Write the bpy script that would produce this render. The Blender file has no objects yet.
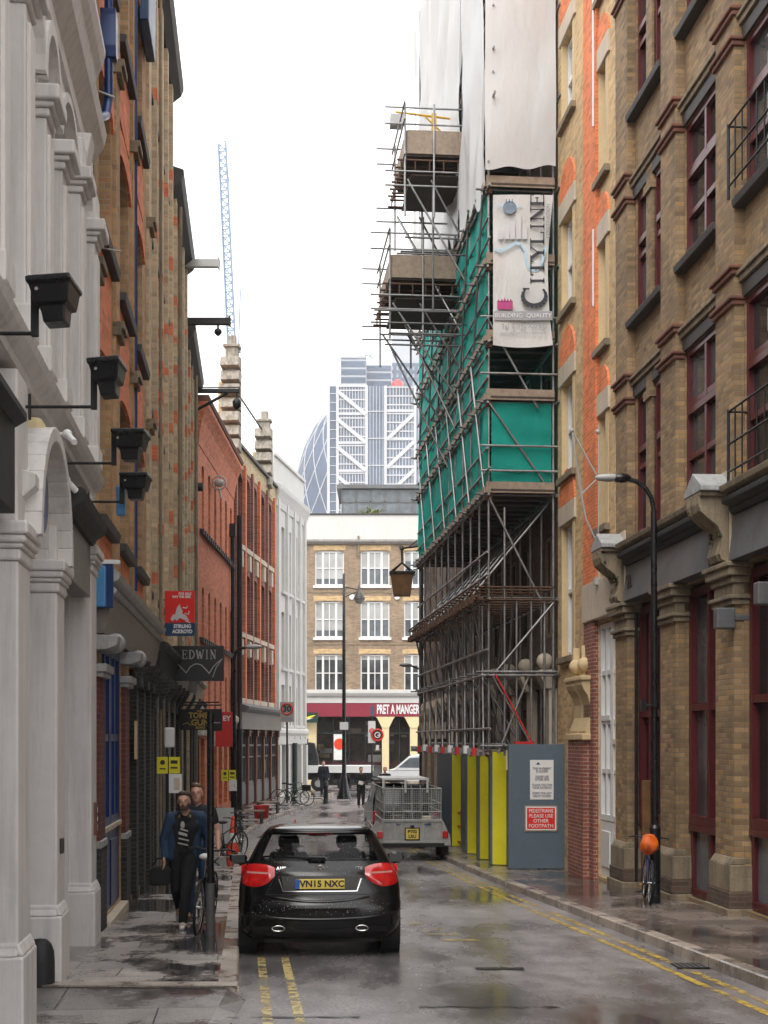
import bpy, bmesh, math, random
from mathutils import Vector, Matrix
R = math.radians
random.seed(11)
sc = bpy.context.scene
COL = sc.collection

# ------------------------------------------------------------------ camera
FP, HX, HY, CZ = 1400.0, 384.0, 740.0, 1.85      # focal length in pixels, vanishing column, horizon row, eye height
cd = bpy.data.cameras.new('camera'); cam = bpy.data.objects.new('camera', cd); COL.objects.link(cam)
cam.location = (0, 0, CZ); cam.rotation_euler = (R(90), 0, 0)
cd.sensor_fit = 'AUTO'; cd.sensor_width = 36; cd.lens = FP / 1024 * 36
cd.shift_y = (HY - 512) / 1024; cd.clip_end = 20000; cd.clip_start = 0.1
sc.camera = cam
# ------------------------------------------------------------------ sky, sun, exposure
w = bpy.data.worlds.new('World'); sc.world = w; w.use_nodes = True
nt = w.node_tree; bg = nt.nodes['Background']
sky = nt.nodes.new('ShaderNodeTexSky'); sky.sky_type = 'NISHITA'; sky.sun_disc = False
sky.sun_elevation = R(52); sky.sun_rotation = R(200); sky.air_density = 1.0; sky.dust_density = 6.0; sky.ozone_density = 1.0
mx = nt.nodes.new('ShaderNodeMix'); mx.data_type = 'RGBA'; mx.inputs[0].default_value = 0.88
mx.inputs[7].default_value = (9.9, 9.85, 9.75, 1)                     # even overcast cloud over the clear sky
nt.links.new(sky.outputs[0], mx.inputs[6]); nt.links.new(mx.outputs[2], bg.inputs[0])
bg.inputs[1].default_value = 0.115
sl = bpy.data.lights.new('sun', 'SUN'); sl.energy = 0.7; sl.angle = R(35); sl.color = (1, .97, .93)
so = bpy.data.objects.new('sun', sl); COL.objects.link(so); so.rotation_euler = (R(38), 0, R(-20)); so.location = (0, 0, 60)
sc.view_settings.view_transform = 'Standard'; sc.view_settings.look = 'None'
sc.view_settings.gamma = 1; sc.view_settings.exposure = 1.28

# ------------------------------------------------------------------ material helpers
def newmat(name):
    m = bpy.data.materials.new(name); m.use_nodes = True
    return m, m.node_tree, m.node_tree.nodes['Principled BSDF']
def N(t, ty, **kw):
    n = t.nodes.new(ty)
    for k, v in kw.items(): setattr(n, k, v)
    return n
def ramp(t, stops):
    n = t.nodes.new('ShaderNodeValToRGB'); e = n.color_ramp.elements
    while len(e) < len(stops): e.new(.5)
    for i, (p, c) in enumerate(stops):
        e[i].position = p; e[i].color = (c, c, c, 1) if not isinstance(c, tuple) else (c + (1,) if len(c) == 3 else c)
    return n
def mulcol(t, a, b, fac=1.0, mode='MULTIPLY'):
    n = t.nodes.new('ShaderNodeMix'); n.data_type = 'RGBA'; n.blend_type = mode
    for s, i in ((a, 6), (b, 7)):
        if isinstance(s, tuple): n.inputs[i].default_value = s + (1,) if len(s) == 3 else s
        else: t.links.new(s, n.inputs[i])
    if isinstance(fac, float): n.inputs[0].default_value = fac
    else: t.links.new(fac, n.inputs[0])
    return n.outputs[2]
def noise(t, vec, scale, detail=4, rough=.55):
    n = t.nodes.new('ShaderNodeTexNoise'); n.inputs['Scale'].default_value = scale
    n.inputs['Detail'].default_value = detail; n.inputs['Roughness'].default_value = rough
    t.links.new(vec, n.inputs['Vector']); return n.outputs[0]
def coords(t, scale=(1, 1, 1), rot=0, kind='Object'):
    c = t.nodes.new('ShaderNodeTexCoord'); m = t.nodes.new('ShaderNodeMapping')
    m.inputs['Scale'].default_value = scale; m.inputs['Rotation'].default_value = (0, 0, rot)
    t.links.new(c.outputs[kind], m.inputs[0]); return m.outputs[0]
def bumpn(t, b, h, strength, dist):
    n = t.nodes.new('ShaderNodeBump'); n.inputs['Strength'].default_value = strength; n.inputs['Distance'].default_value = dist
    t.links.new(h, n.inputs['Height']); t.links.new(n.outputs[0], b.inputs['Normal'])
def mat(name, col, rough=.6, metal=0, var=.35, vs=3.0, bump=0.0, stretch=(1, 1, 1), coat=0, spec=.5, stain=None):
    """plain surface with uneven dirt and wear"""
    m, t, b = newmat(name)
    v = coords(t, stretch)
    n1 = noise(t, v, vs, 6, .6); n2 = noise(t, v, vs * 9, 3)
    r1 = ramp(t, [(.28, 1 - var), (.72, 1.0)]); t.links.new(n1, r1.inputs[0])
    r2 = ramp(t, [(.3, 1 - var * .45), (.7, 1.0)]); t.links.new(n2, r2.inputs[0])
    c = mulcol(t, tuple(col), r1.outputs[0]); c = mulcol(t, c, r2.outputs[0])
    if stain:                                       # streaks of grime running down the surface
        sv = coords(t, (5, 5, .35)); sn = noise(t, sv, 1.6, 5, .65)
        sr = ramp(t, [(.48, 0.0), (.72, stain[1])]); t.links.new(sn, sr.inputs[0])
        c = mulcol(t, c, stain[0], sr.outputs[0], 'MIX')
    t.links.new(c, b.inputs['Base Color'])
    rr = N(t, 'ShaderNodeMapRange'); rr.inputs[3].default_value = max(.03, rough - .1); rr.inputs[4].default_value = min(1, rough + .12)
    t.links.new(n1, rr.inputs[0]); t.links.new(rr.outputs[0], b.inputs['Roughness'])
    b.inputs['Metallic'].default_value = metal; b.inputs['Coat Weight'].default_value = coat
    b.inputs['Specular IOR Level'].default_value = spec
    if bump: bumpn(t, b, n2, bump, .02)
    return m
def brick(name, cols, mortar, bw=.225, bh=.075, ms=.011, dirt=.45, patch=None, bump=.35, soot=(.05, .045, .04)):
    """brickwork; cols = two brick colours and a third, rarer one"""
    m, t, b = newmat(name)
    c = t.nodes.new('ShaderNodeTexCoord'); s = N(t, 'ShaderNodeSeparateXYZ'); t.links.new(c.outputs['Object'], s.inputs[0])
    ad = N(t, 'ShaderNodeMath', operation='ADD'); t.links.new(s.outputs[0], ad.inputs[0]); t.links.new(s.outputs[1], ad.inputs[1])
    cb = N(t, 'ShaderNodeCombineXYZ'); t.links.new(ad.outputs[0], cb.inputs[0]); t.links.new(s.outputs[2], cb.inputs[1])
    def bt(c1, c2, mo):
        n = t.nodes.new('ShaderNodeTexBrick'); t.links.new(cb.outputs[0], n.inputs['Vector'])
        n.inputs['Color1'].default_value = c1 + (1,); n.inputs['Color2'].default_value = c2 + (1,); n.inputs['Mortar'].default_value = mo + (1,)
        n.inputs['Scale'].default_value = 1; n.inputs['Brick Width'].default_value = bw; n.inputs['Row Height'].default_value = bh
        n.inputs['Mortar Size'].default_value = ms; n.inputs['Mortar Smooth'].default_value = .3; n.inputs['Bias'].default_value = -.1
        return n
    b1 = bt(cols[0], cols[1], mortar); b2 = bt((1, 1, 1), (.52, .5, .48), (1, 1, 1)); b2.offset = .5; b2.squash = 1; b2.inputs['Bias'].default_value = .1
    # break the two-colour regularity with cell-sized noise
    wv = N(t, 'ShaderNodeTexWhiteNoise'); wv.noise_dimensions = '2D'
    def mth(op, a, b_=None):
        n = N(t, 'ShaderNodeMath', operation=op)
        for i, q in enumerate((a, b_)):
            if q is None: continue
            if isinstance(q, (int, float)): n.inputs[i].default_value = q
            else: t.links.new(q, n.inputs[i])
        return n.outputs[0]
    row = mth('FLOOR', mth('DIVIDE', s.outputs[2], bh)); par = mth('SUBTRACT', 1, mth('FLOORED_MODULO', row, 2))
    xb = mth('FLOOR', mth('DIVIDE', mth('ADD', ad.outputs[0], mth('MULTIPLY', par, bw * .5)), bw))
    cc = N(t, 'ShaderNodeCombineXYZ'); t.links.new(xb, cc.inputs[0]); t.links.new(row, cc.inputs[1]); t.links.new(cc.outputs[0], wv.inputs['Vector'])
    wr = ramp(t, [(0.0, .76), (.55, 1.0), (1.0, 1.15)]); t.links.new(wv.outputs[0], wr.inputs[0])
    col = mulcol(t, b1.outputs[0], wr.outputs[0])
    rr = ramp(t, [(.88, 0.0), (.9, .55)]); t.links.new(wv.outputs[0], rr.inputs[0])
    inv = N(t, 'ShaderNodeMath', operation='SUBTRACT'); inv.inputs[0].default_value = 1; t.links.new(b1.outputs['Fac'], inv.inputs[1])
    mm = N(t, 'ShaderNodeMath', operation='MULTIPLY'); t.links.new(rr.outputs[0], mm.inputs[0]); t.links.new(inv.outputs[0], mm.inputs[1])
    col = mulcol(t, col, cols[2], mm.outputs[0], 'MIX')
    big = noise(t, cb.outputs[0], .55, 6, .65)
    br = ramp(t, [(.3, 1 - dirt), (.68, 1.08)]); t.links.new(big, br.inputs[0]); col = mulcol(t, col, br.outputs[0])
    mpn = N(t, 'ShaderNodeMapping'); mpn.inputs['Scale'].default_value = (4, .3, 1); t.links.new(cb.outputs[0], mpn.inputs[0])
    st = noise(t, mpn.outputs[0], 1.1, 5, .6); sr = ramp(t, [(.54, 0.0), (.78, .55)]); t.links.new(st, sr.inputs[0])
    col = mulcol(t, col, soot, sr.outputs[0], 'MIX')
    if patch:
        pn = noise(t, cb.outputs[0], 1.3, 3, .5); pr = ramp(t, [(.58, 0.0), (.62, patch[1])]); t.links.new(pn, pr.inputs[0])
        col = mulcol(t, col, patch[0], pr.outputs[0], 'MIX')
    t.links.new(col, b.inputs['Base Color']); b.inputs['Roughness'].default_value = .82
    bumpn(t, b, inv.outputs[0], bump, .01)
    return m
def glassy(name, col, rough=.04, var=.6, vs=1.2):
    m, t, b = newmat(name); v = coords(t); n = noise(t, v, vs, 3)
    r = ramp(t, [(.35, 1 - var), (.65, 1.0)]); t.links.new(n, r.inputs[0])
    t.links.new(mulcol(t, tuple(col), r.outputs[0]), b.inputs['Base Color'])
    b.inputs['Roughness'].default_value = rough; b.inputs['IOR'].default_value = 1.5
    return m

M = {}
M['brick_brown'] = brick('brown stock brick', [(.38, .25, .125), (.235, .145, .075), (.42, .24, .08)], (.25, .19, .125), dirt=.42)
M['brick_stock'] = brick('yellow stock brick', [(.64, .44, .22), (.54, .36, .175), (.62, .44, .2)], (.56, .42, .26), dirt=.18, soot=(.3, .2, .1))
M['brick_orange'] = brick('orange rubbed brick', [(.80, .21, .06), (.72, .17, .05), (.62, .12, .04)], (.62, .36, .22), dirt=.15, ms=.007, soot=(.4, .1, .04))
M['brick_red'] = brick('red brick', [(.33, .085, .05), (.25, .065, .045), (.2, .05, .04)], (.38, .3, .25), dirt=.3)
M['brick_left'] = brick('weathered warehouse brick', [(.52, .31, .14), (.40, .23, .11), (.46, .16, .07)], (.42, .30, .19), dirt=.3, soot=(.16, .09, .05))
M['brick_long'] = brick('mixed yellow and red brick', [(.62, .47, .29), (.52, .39, .24), (.50, .30, .17)], (.52, .45, .35), dirt=.3, soot=(.16, .13, .1))
M['brick_rust'] = brick('orange red brick', [(.72, .20, .085), (.64, .165, .07), (.5, .12, .06)], (.6, .24, .13), dirt=.2, soot=(.25, .09, .05))
M['brick_end'] = brick('tan brick', [(.36, .25, .16), (.29, .20, .125), (.32, .22, .14)], (.32, .26, .2), dirt=.3)
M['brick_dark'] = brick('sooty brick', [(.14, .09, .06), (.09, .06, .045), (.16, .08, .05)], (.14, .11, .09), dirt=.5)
M['brick_paintred'] = brick('maroon glazed brick', [(.16, .035, .03), (.13, .03, .025), (.1, .025, .02)], (.17, .08, .07), dirt=.3)
M['brick_black'] = brick('black glazed brick', [(.03, .03, .03), (.02, .02, .022), (.04, .035, .03)], (.07, .065, .06), dirt=.3)
M['brick_cream'] = brick('cream brick', [(.55, .42, .22), (.46, .35, .18), (.5, .38, .2)], (.5, .42, .32), dirt=.2)
M['stucco'] = mat('off-white painted stucco', (.72, .69, .67), .55, var=.12, vs=1.1, bump=.15, stain=((.33, .31, .29), .45))
M['stucco_far'] = mat('white painted render', (.62, .61, .585), .6, var=.12, vs=.8, stain=((.5, .48, .45), .35))
M['cornice_grey'] = mat('grimy stone cornice', (.36, .33, .31), .7, var=.3, vs=3, stain=((.12, .11, .1), .5))
M['stone'] = mat('weathered sandstone', (.34, .27, .18), .85, var=.45, vs=3, bump=.4, stain=((.06, .055, .045), .7))
M['stone_pale'] = mat('pale limestone', (.62, .53, .42), .8, var=.2, vs=2, bump=.2, stain=((.3, .26, .2), .4))
M['stone_yellow'] = mat('cream stone surround', (.68, .52, .30), .8, var=.18, vs=2)
M['stone_white'] = mat('white lead capping', (.46, .47, .47), .5, var=.4, vs=8, stain=((.2, .2, .18), .5))
M['terracotta'] = mat('dark terracotta moulding', (.24, .10, .065), .75, var=.45, vs=6, bump=.3)
M['slate_sill'] = mat('dark stone sill', (.055, .048, .045), .6, var=.4, vs=6)
M['maroon'] = mat('maroon window paint', (.115, .018, .022), .35, var=.3, vs=5)
M['white_paint'] = mat('white gloss paint', (.78, .78, .77), .35, var=.1, vs=4)
M['blue_paint'] = mat('royal blue gloss paint', (.004, .035, .17), .35, var=.35, vs=5)
M['blue_light'] = mat('sky blue plastic', (.08, .3, .62), .4, var=.2)
M['grey_fascia'] = mat('grey painted fascia', (.14, .15, .16), .5, var=.45, vs=2.2, stain=((.2, .14, .11), .5))
M['grey_shop'] = mat('silver grey fascia board', (.25, .24, .225), .45, var=.4, vs=2, stain=((.30, .22, .12), .5))
M['black_paint'] = mat('black gloss paint', (.013, .013, .015), .28, var=.3, vs=5)
M['black_matt'] = mat('matt black', (.02, .02, .021), .6, var=.3, vs=5)
M['iron'] = mat('black iron', (.02, .02, .022), .5, metal=.3, var=.3)
M['dark_shop'] = mat('dark charcoal shopfront', (.03, .033, .036), .35, var=.4, vs=3)
M['brown_dark'] = mat('dark brown paint', (.055, .04, .032), .5, var=.4, vs=3)
M['glass'] = glassy('dark window glass', (.02, .022, .025))
M['glass_mid'] = glassy('window glass with dim room', (.09, .095, .10))
M['glass_blind'] = glassy('window glass over blinds', (.46, .46, .45), .1, .25, 1.2)
M['glass_grey'] = glassy('window glass over grey blind', (.14, .16, .175), .12, .35, 2)
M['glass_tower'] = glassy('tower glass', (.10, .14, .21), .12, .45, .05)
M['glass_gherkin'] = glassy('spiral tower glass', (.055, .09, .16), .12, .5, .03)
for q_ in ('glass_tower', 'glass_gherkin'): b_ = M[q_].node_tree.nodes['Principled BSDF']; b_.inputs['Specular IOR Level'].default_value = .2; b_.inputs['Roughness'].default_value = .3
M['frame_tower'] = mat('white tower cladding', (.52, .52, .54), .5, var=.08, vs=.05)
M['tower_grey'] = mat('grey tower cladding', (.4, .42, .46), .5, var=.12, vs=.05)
M['steel'] = mat('galvanised scaffold tube', (.46, .46, .465), .42, metal=.75, var=.5, vs=3)
M['steel_rust'] = mat('rusty scaffold fitting', (.16, .085, .05), .7, metal=.35, var=.5, vs=6)
M['steel_dark'] = mat('old dark scaffold tube', (.24, .23, .23), .5, metal=.6, var=.5, vs=2)
M['board'] = mat('weathered scaffold board', (.40, .31, .235), .85, var=.4, vs=2, stretch=(.6, 4, 4), bump=.3)
M['board_dark'] = mat('dark wet boards', (.075, .055, .042), .7, var=.5, vs=2, stretch=(.6, 4, 4))
M['rustbox'] = mat('rusty lantern metal', (.26, .13, .05), .6, metal=.2, var=.5, vs=4)
M['alu'] = mat('galvanised trailer metal', (.52, .52, .50), .5, metal=.35, var=.4, vs=4)
M['hoard_grey'] = mat('slate grey hoarding paint', (.105, .15, .19), .55, var=.15, vs=1.2)
M['hoard_yellow'] = mat('yellow hoarding paint', (.88, .80, .02), .5, var=.12, vs=1.5)
M['red'] = mat('red paint', (.62, .03, .025), .45, var=.12)
M['sign_red'] = mat('bright red sign board', (.78, .022, .015), .4, var=.06)
M['sign_navy'] = mat('navy sign board', (.012, .055, .14), .4, var=.1)
M['sign_charcoal'] = mat('charcoal sign board', (.028, .034, .036), .45, var=.2)
M['sign_grey'] = mat('grey sign paint', (.42, .42, .41), .5, var=.1)
M['sign_white'] = mat('white sign face', (.80, .80, .79), .45, var=.06)
M['sign_yellow'] = mat('yellow sign face', (.80, .72, .03), .45, var=.1)
M['gold'] = mat('gold lettering', (.55, .38, .1), .4, metal=.3, var=.2)
M['maroon_fascia'] = mat('crimson fascia', (.27, .028, .05), .45, var=.08)
M['green_dark'] = mat('dark green board', (.015, .05, .035), .5, var=.2)
M['cream'] = mat('cream painted pier', (.80, .66, .38), .6, var=.1)
M['ink'] = mat('black lettering', (.02, .02, .03), .5, var=.05)
M['ink_grey'] = mat('grey print', (.33, .33, .36), .5, var=.05)
M['car_paint'] = mat('black car paint', (.004, .004, .005), .14, var=.3, vs=6, spec=.45)
M['car_trim'] = mat('black car plastic', (.014, .014, .015), .45, var=.3, vs=6)
M['tyre'] = mat('tyre rubber', (.014, .014, .014), .75, var=.3)
M['chrome'] = mat('chrome', (.7, .7, .7), .15, metal=1, var=.1)
M['lamp_red'] = mat('red tail lamp lens', (.75, .012, .012), .1, var=.45, vs=16, coat=.5)
M['lamp_white'] = mat('pale lamp lens', (.6, .3, .28), .15, var=.3, vs=10)
M['plate_yellow'] = mat('yellow number plate', (.82, .62, .10), .4, var=.05)
M['plate_blue'] = mat('blue plate band', (.02, .12, .5), .4, var=.05)
M['orange_cover'] = mat('orange plastic bag', (.9, .16, .01), .35, var=.35, vs=10, bump=.5)
M['cone_orange'] = mat('traffic cone orange', (.85, .07, .02), .45, var=.2, vs=6)
M['skin'] = mat('skin', (.62, .36, .26), .55, var=.15, vs=9)
M['skin_pink'] = mat('ruddy skin', (.66, .36, .27), .55, var=.15, vs=9)
M['hair'] = mat('brown hair', (.07, .04, .022), .7, var=.4, vs=30, bump=.4)
M['hair_sandy'] = mat('sandy hair', (.18, .1, .055), .7, var=.4, vs=30, bump=.4)
M['cloth_navy'] = mat('navy blue jacket cloth', (.018, .05, .11), .8, var=.4, vs=7, bump=.4)
M['cloth_black'] = mat('black cloth', (.012, .012, .014), .85, var=.4, vs=7, bump=.4)
M['cloth_dark'] = mat('dark navy t-shirt cloth', (.016, .02, .032), .85, var=.4, vs=7)
M['denim'] = mat('blue denim', (.025, .06, .14), .85, var=.4, vs=8)
M['khaki'] = mat('khaki strap', (.22, .19, .11), .85, var=.3)
M['shoe'] = mat('white trainer', (.7, .7, .69), .6, var=.2)
M['shoe_brown'] = mat('brown shoe', (.12, .08, .05), .6, var=.2)
M['van_white'] = mat('white van paint', (.72, .73, .74), .2, var=.08, coat=.6)
M['truck_blue'] = mat('dull blue paint', (.10, .16, .26), .5, var=.3)
M['plant_green'] = mat('green leaves', (.07, .12, .03), .7, var=.5, vs=20)
M['moss'] = mat('moss', (.06, .075, .02), .95, var=.6, vs=20)
M['yellow_paint'] = mat('yellow painted bracket', (.6, .35, .02), .5, var=.2)
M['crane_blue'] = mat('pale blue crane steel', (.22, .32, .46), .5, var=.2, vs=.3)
M['poster'] = mat('pale poster', (.75, .62, .5), .5, var=.3, vs=8)
M['warm'] = mat('warm shop interior', (.34, .22, .12), .6, var=.9, vs=2.2)
M['poly_white'] = None
def sheet(name, col, wr=.9, trans=.25, alpha=1.0, vs=1.5, rough=.35):
    m, t, b = newmat(name); v = coords(t, (1, 1, .35))
    n = noise(t, v, vs, 6, .6); r = ramp(t, [(.3, .82), (.7, 1.0)]); t.links.new(n, r.inputs[0])
    t.links.new(mulcol(t, tuple(col), r.outputs[0]), b.inputs['Base Color'])
    b.inputs['Roughness'].default_value = rough; b.inputs['Alpha'].default_value = alpha
    n2 = noise(t, v, vs * 2.2, 5, .6); bumpn(t, b, n2, wr, .12)
    if trans:
        out = t.nodes['Material Output']; tr = N(t, 'ShaderNodeBsdfTranslucent'); tr.inputs[0].default_value = tuple(col) + (1,)
        ms = N(t, 'ShaderNodeMixShader'); ms.inputs[0].default_value = trans
        t.links.new(b.outputs[0], ms.inputs[1]); t.links.new(tr.outputs[0], ms.inputs[2]); t.links.new(ms.outputs[0], out.inputs[0])
    return m
M['poly_white'] = sheet('white shrink wrap sheeting', (.90, .90, .90), .45, .4, vs=.6)
M['net_green'] = sheet('green debris netting', (.04, .90, .76), .8, .6, .97, rough=.6)
M['net_green_thin'] = sheet('thin green debris netting', (.02, .66, .56), .7, .5, .72, rough=.7)
M['banner'] = sheet('printed vinyl banner', (.74, .74, .73), .35, .15)
def wire_mesh(name, cell=.05, bar=.12, col=(.4, .4, .39)):
    m, t, b = newmat(name); b.inputs['Base Color'].default_value = col + (1,); b.inputs['Metallic'].default_value = .3
    b.inputs['Roughness'].default_value = .5
    c = t.nodes.new('ShaderNodeTexCoord'); s = N(t, 'ShaderNodeSeparateXYZ'); t.links.new(c.outputs['Object'], s.inputs[0])
    ad = N(t, 'ShaderNodeMath', operation='ADD'); t.links.new(s.outputs[0], ad.inputs[0]); t.links.new(s.outputs[1], ad.inputs[1])
    outs = []
    for o in (ad.outputs[0], s.outputs[2]):
        d = N(t, 'ShaderNodeMath', operation='DIVIDE'); d.inputs[1].default_value = cell; t.links.new(o, d.inputs[0])
        f = N(t, 'ShaderNodeMath', operation='FRACT'); t.links.new(d.outputs[0], f.inputs[0])
        l = N(t, 'ShaderNodeMath', operation='LESS_THAN'); l.inputs[1].default_value = bar; t.links.new(f.outputs[0], l.inputs[0]); outs.append(l.outputs[0])
    mxx = N(t, 'ShaderNodeMath', operation='MAXIMUM'); t.links.new(outs[0], mxx.inputs[0]); t.links.new(outs[1], mxx.inputs[1])
    t.links.new(mxx.outputs[0], b.inputs['Alpha']); return m
M['mesh'] = wire_mesh('welded wire mesh')

# ground surfaces -----------------------------------------------------------
def wet(name, dry, wetc, slabs=None, rdry=.5, rwet=.08, cov=(.42, .6), fine=.4, fscale=60, stretch=(1, 1, 1), pscale=.55, joint=(.03, .028, .026), patches=None):
    m, t, b = newmat(name)
    v = coords(t, stretch, R(-5)); vv = coords(t, (1, 1, 1), R(-5))
    fn = noise(t, vv, fscale, 4, .7)
    bigr = noise(t, v, pscale, 7, .62)
    wr = ramp(t, [(cov[0], 1.0), (cov[1], 0.0)]); t.links.new(bigr, wr.inputs[0])       # 1 = standing water
    fr = ramp(t, [(.3, .45), (.7, 1.5)]); t.links.new(fn, fr.inputs[0])
    d = mulcol(t, tuple(dry), fr.outputs[0])
    mid = noise(t, vv, 2.2, 5); mr = ramp(t, [(.3, .72), (.7, 1.15)]); t.links.new(mid, mr.inputs[0]); d = mulcol(t, d, mr.outputs[0])
    jf = None
    if slabs:
        bn = t.nodes.new('ShaderNodeTexBrick'); t.links.new(vv, bn.inputs['Vector']); bn.inputs['Scale'].default_value = 1
        bn.inputs['Brick Width'].default_value = slabs[0]; bn.inputs['Row Height'].default_value = slabs[1]; bn.inputs['Mortar Size'].default_value = .008
        bn.inputs['Color1'].default_value = (1.1, 1.08, 1.05, 1); bn.inputs['Color2'].default_value = (.66, .65, .66, 1); bn.inputs['Mortar'].default_value = joint + (1,)
        d = mulcol(t, d, bn.outputs[0]); jf = bn.outputs['Fac']
    c = mulcol(t, d, tuple(wetc), wr.outputs[0], 'MIX')
    t.links.new(c, b.inputs['Base Color'])
    mrr = N(t, 'ShaderNodeMapRange'); mrr.inputs[3].default_value = rdry; mrr.inputs[4].default_value = rwet
    t.links.new(wr.outputs[0], mrr.inputs[0]); t.links.new(mrr.outputs[0], b.inputs['Roughness'])
    b.inputs['Specular IOR Level'].default_value = .5
    bs = N(t, 'ShaderNodeMapRange'); bs.inputs[3].default_value = fine; bs.inputs[4].default_value = .02; t.links.new(wr.outputs[0], bs.inputs[0])
    bm = t.nodes.new('ShaderNodeBump'); bm.inputs['Distance'].default_value = .006
    t.links.new(bs.outputs[0], bm.inputs['Strength']); t.links.new(fn, bm.inputs['Height']); t.links.new(bm.outputs[0], b.inputs['Normal'])
    return m
M['asphalt'] = wet('wet asphalt', (.30, .28, .28), (.085, .08, .08), rdry=.38, rwet=.10, cov=(.38, .58), fine=.8, fscale=32, stretch=(.9, .28, 1))
M['slab'] = wet('wet paving slabs', (.42, .385, .36), (.06, .055, .055), slabs=(.9, .6), rdry=.36, rwet=.05, cov=(.46, .56), fine=.3, fscale=40, stretch=(1, .7, 1), pscale=.9)
M['slab_right'] = wet('soaked dark pavement', (.24, .20, .18), (.05, .045, .042), slabs=(.9, .65), rdry=.3, rwet=.06, cov=(.40, .56), fine=.25, fscale=40, stretch=(1, .6, 1), pscale=.7)
M['kerb'] = wet('granite kerb', (.42, .36, .31), (.15, .13, .115), slabs=(20, .95), rdry=.42, rwet=.15, cov=(.38, .55), fine=.4, fscale=50, pscale=1.5)
M['crossing'] = wet('wet concrete crossing', (.30, .28, .265), (.065, .06, .06), slabs=(1.7, 1.3), rdry=.36, rwet=.07, cov=(.40, .54), fine=.4, fscale=60, pscale=.8)
M['earth'] = mat('city ground', (.12, .115, .11), .9, var=.4, vs=.05)
def linepaint(name, col):
    m, t, b = newmat(name); v = coords(t); n = noise(t, v, 7, 6, .7)
    r = ramp(t, [(.40, 0.0), (.52, 1.0)]); t.links.new(n, r.inputs[0])
    n2 = noise(t, v, 1.3, 3); r2 = ramp(t, [(.38, .0), (.5, 1.0)]); t.links.new(n2, r2.inputs[0])
    mu = N(t, 'ShaderNodeMath', operation='MULTIPLY'); t.links.new(r.outputs[0], mu.inputs[0]); t.links.new(r2.outputs[0], mu.inputs[1])
    ma = N(t, 'ShaderNodeMath', operation='MAXIMUM'); t.links.new(mu.outputs[0], ma.inputs[0]); ma.inputs[1].default_value = .12
    b.inputs['Base Color'].default_value = col + (1,); b.inputs['Roughness'].default_value = .35; t.links.new(ma.outputs[0], b.inputs['Alpha'])
    return m
M['line_yellow'] = linepaint('worn yellow line', (.60, .42, .09))
M['line_pale'] = linepaint('worn pale yellow line', (.66, .52, .22))

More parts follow.
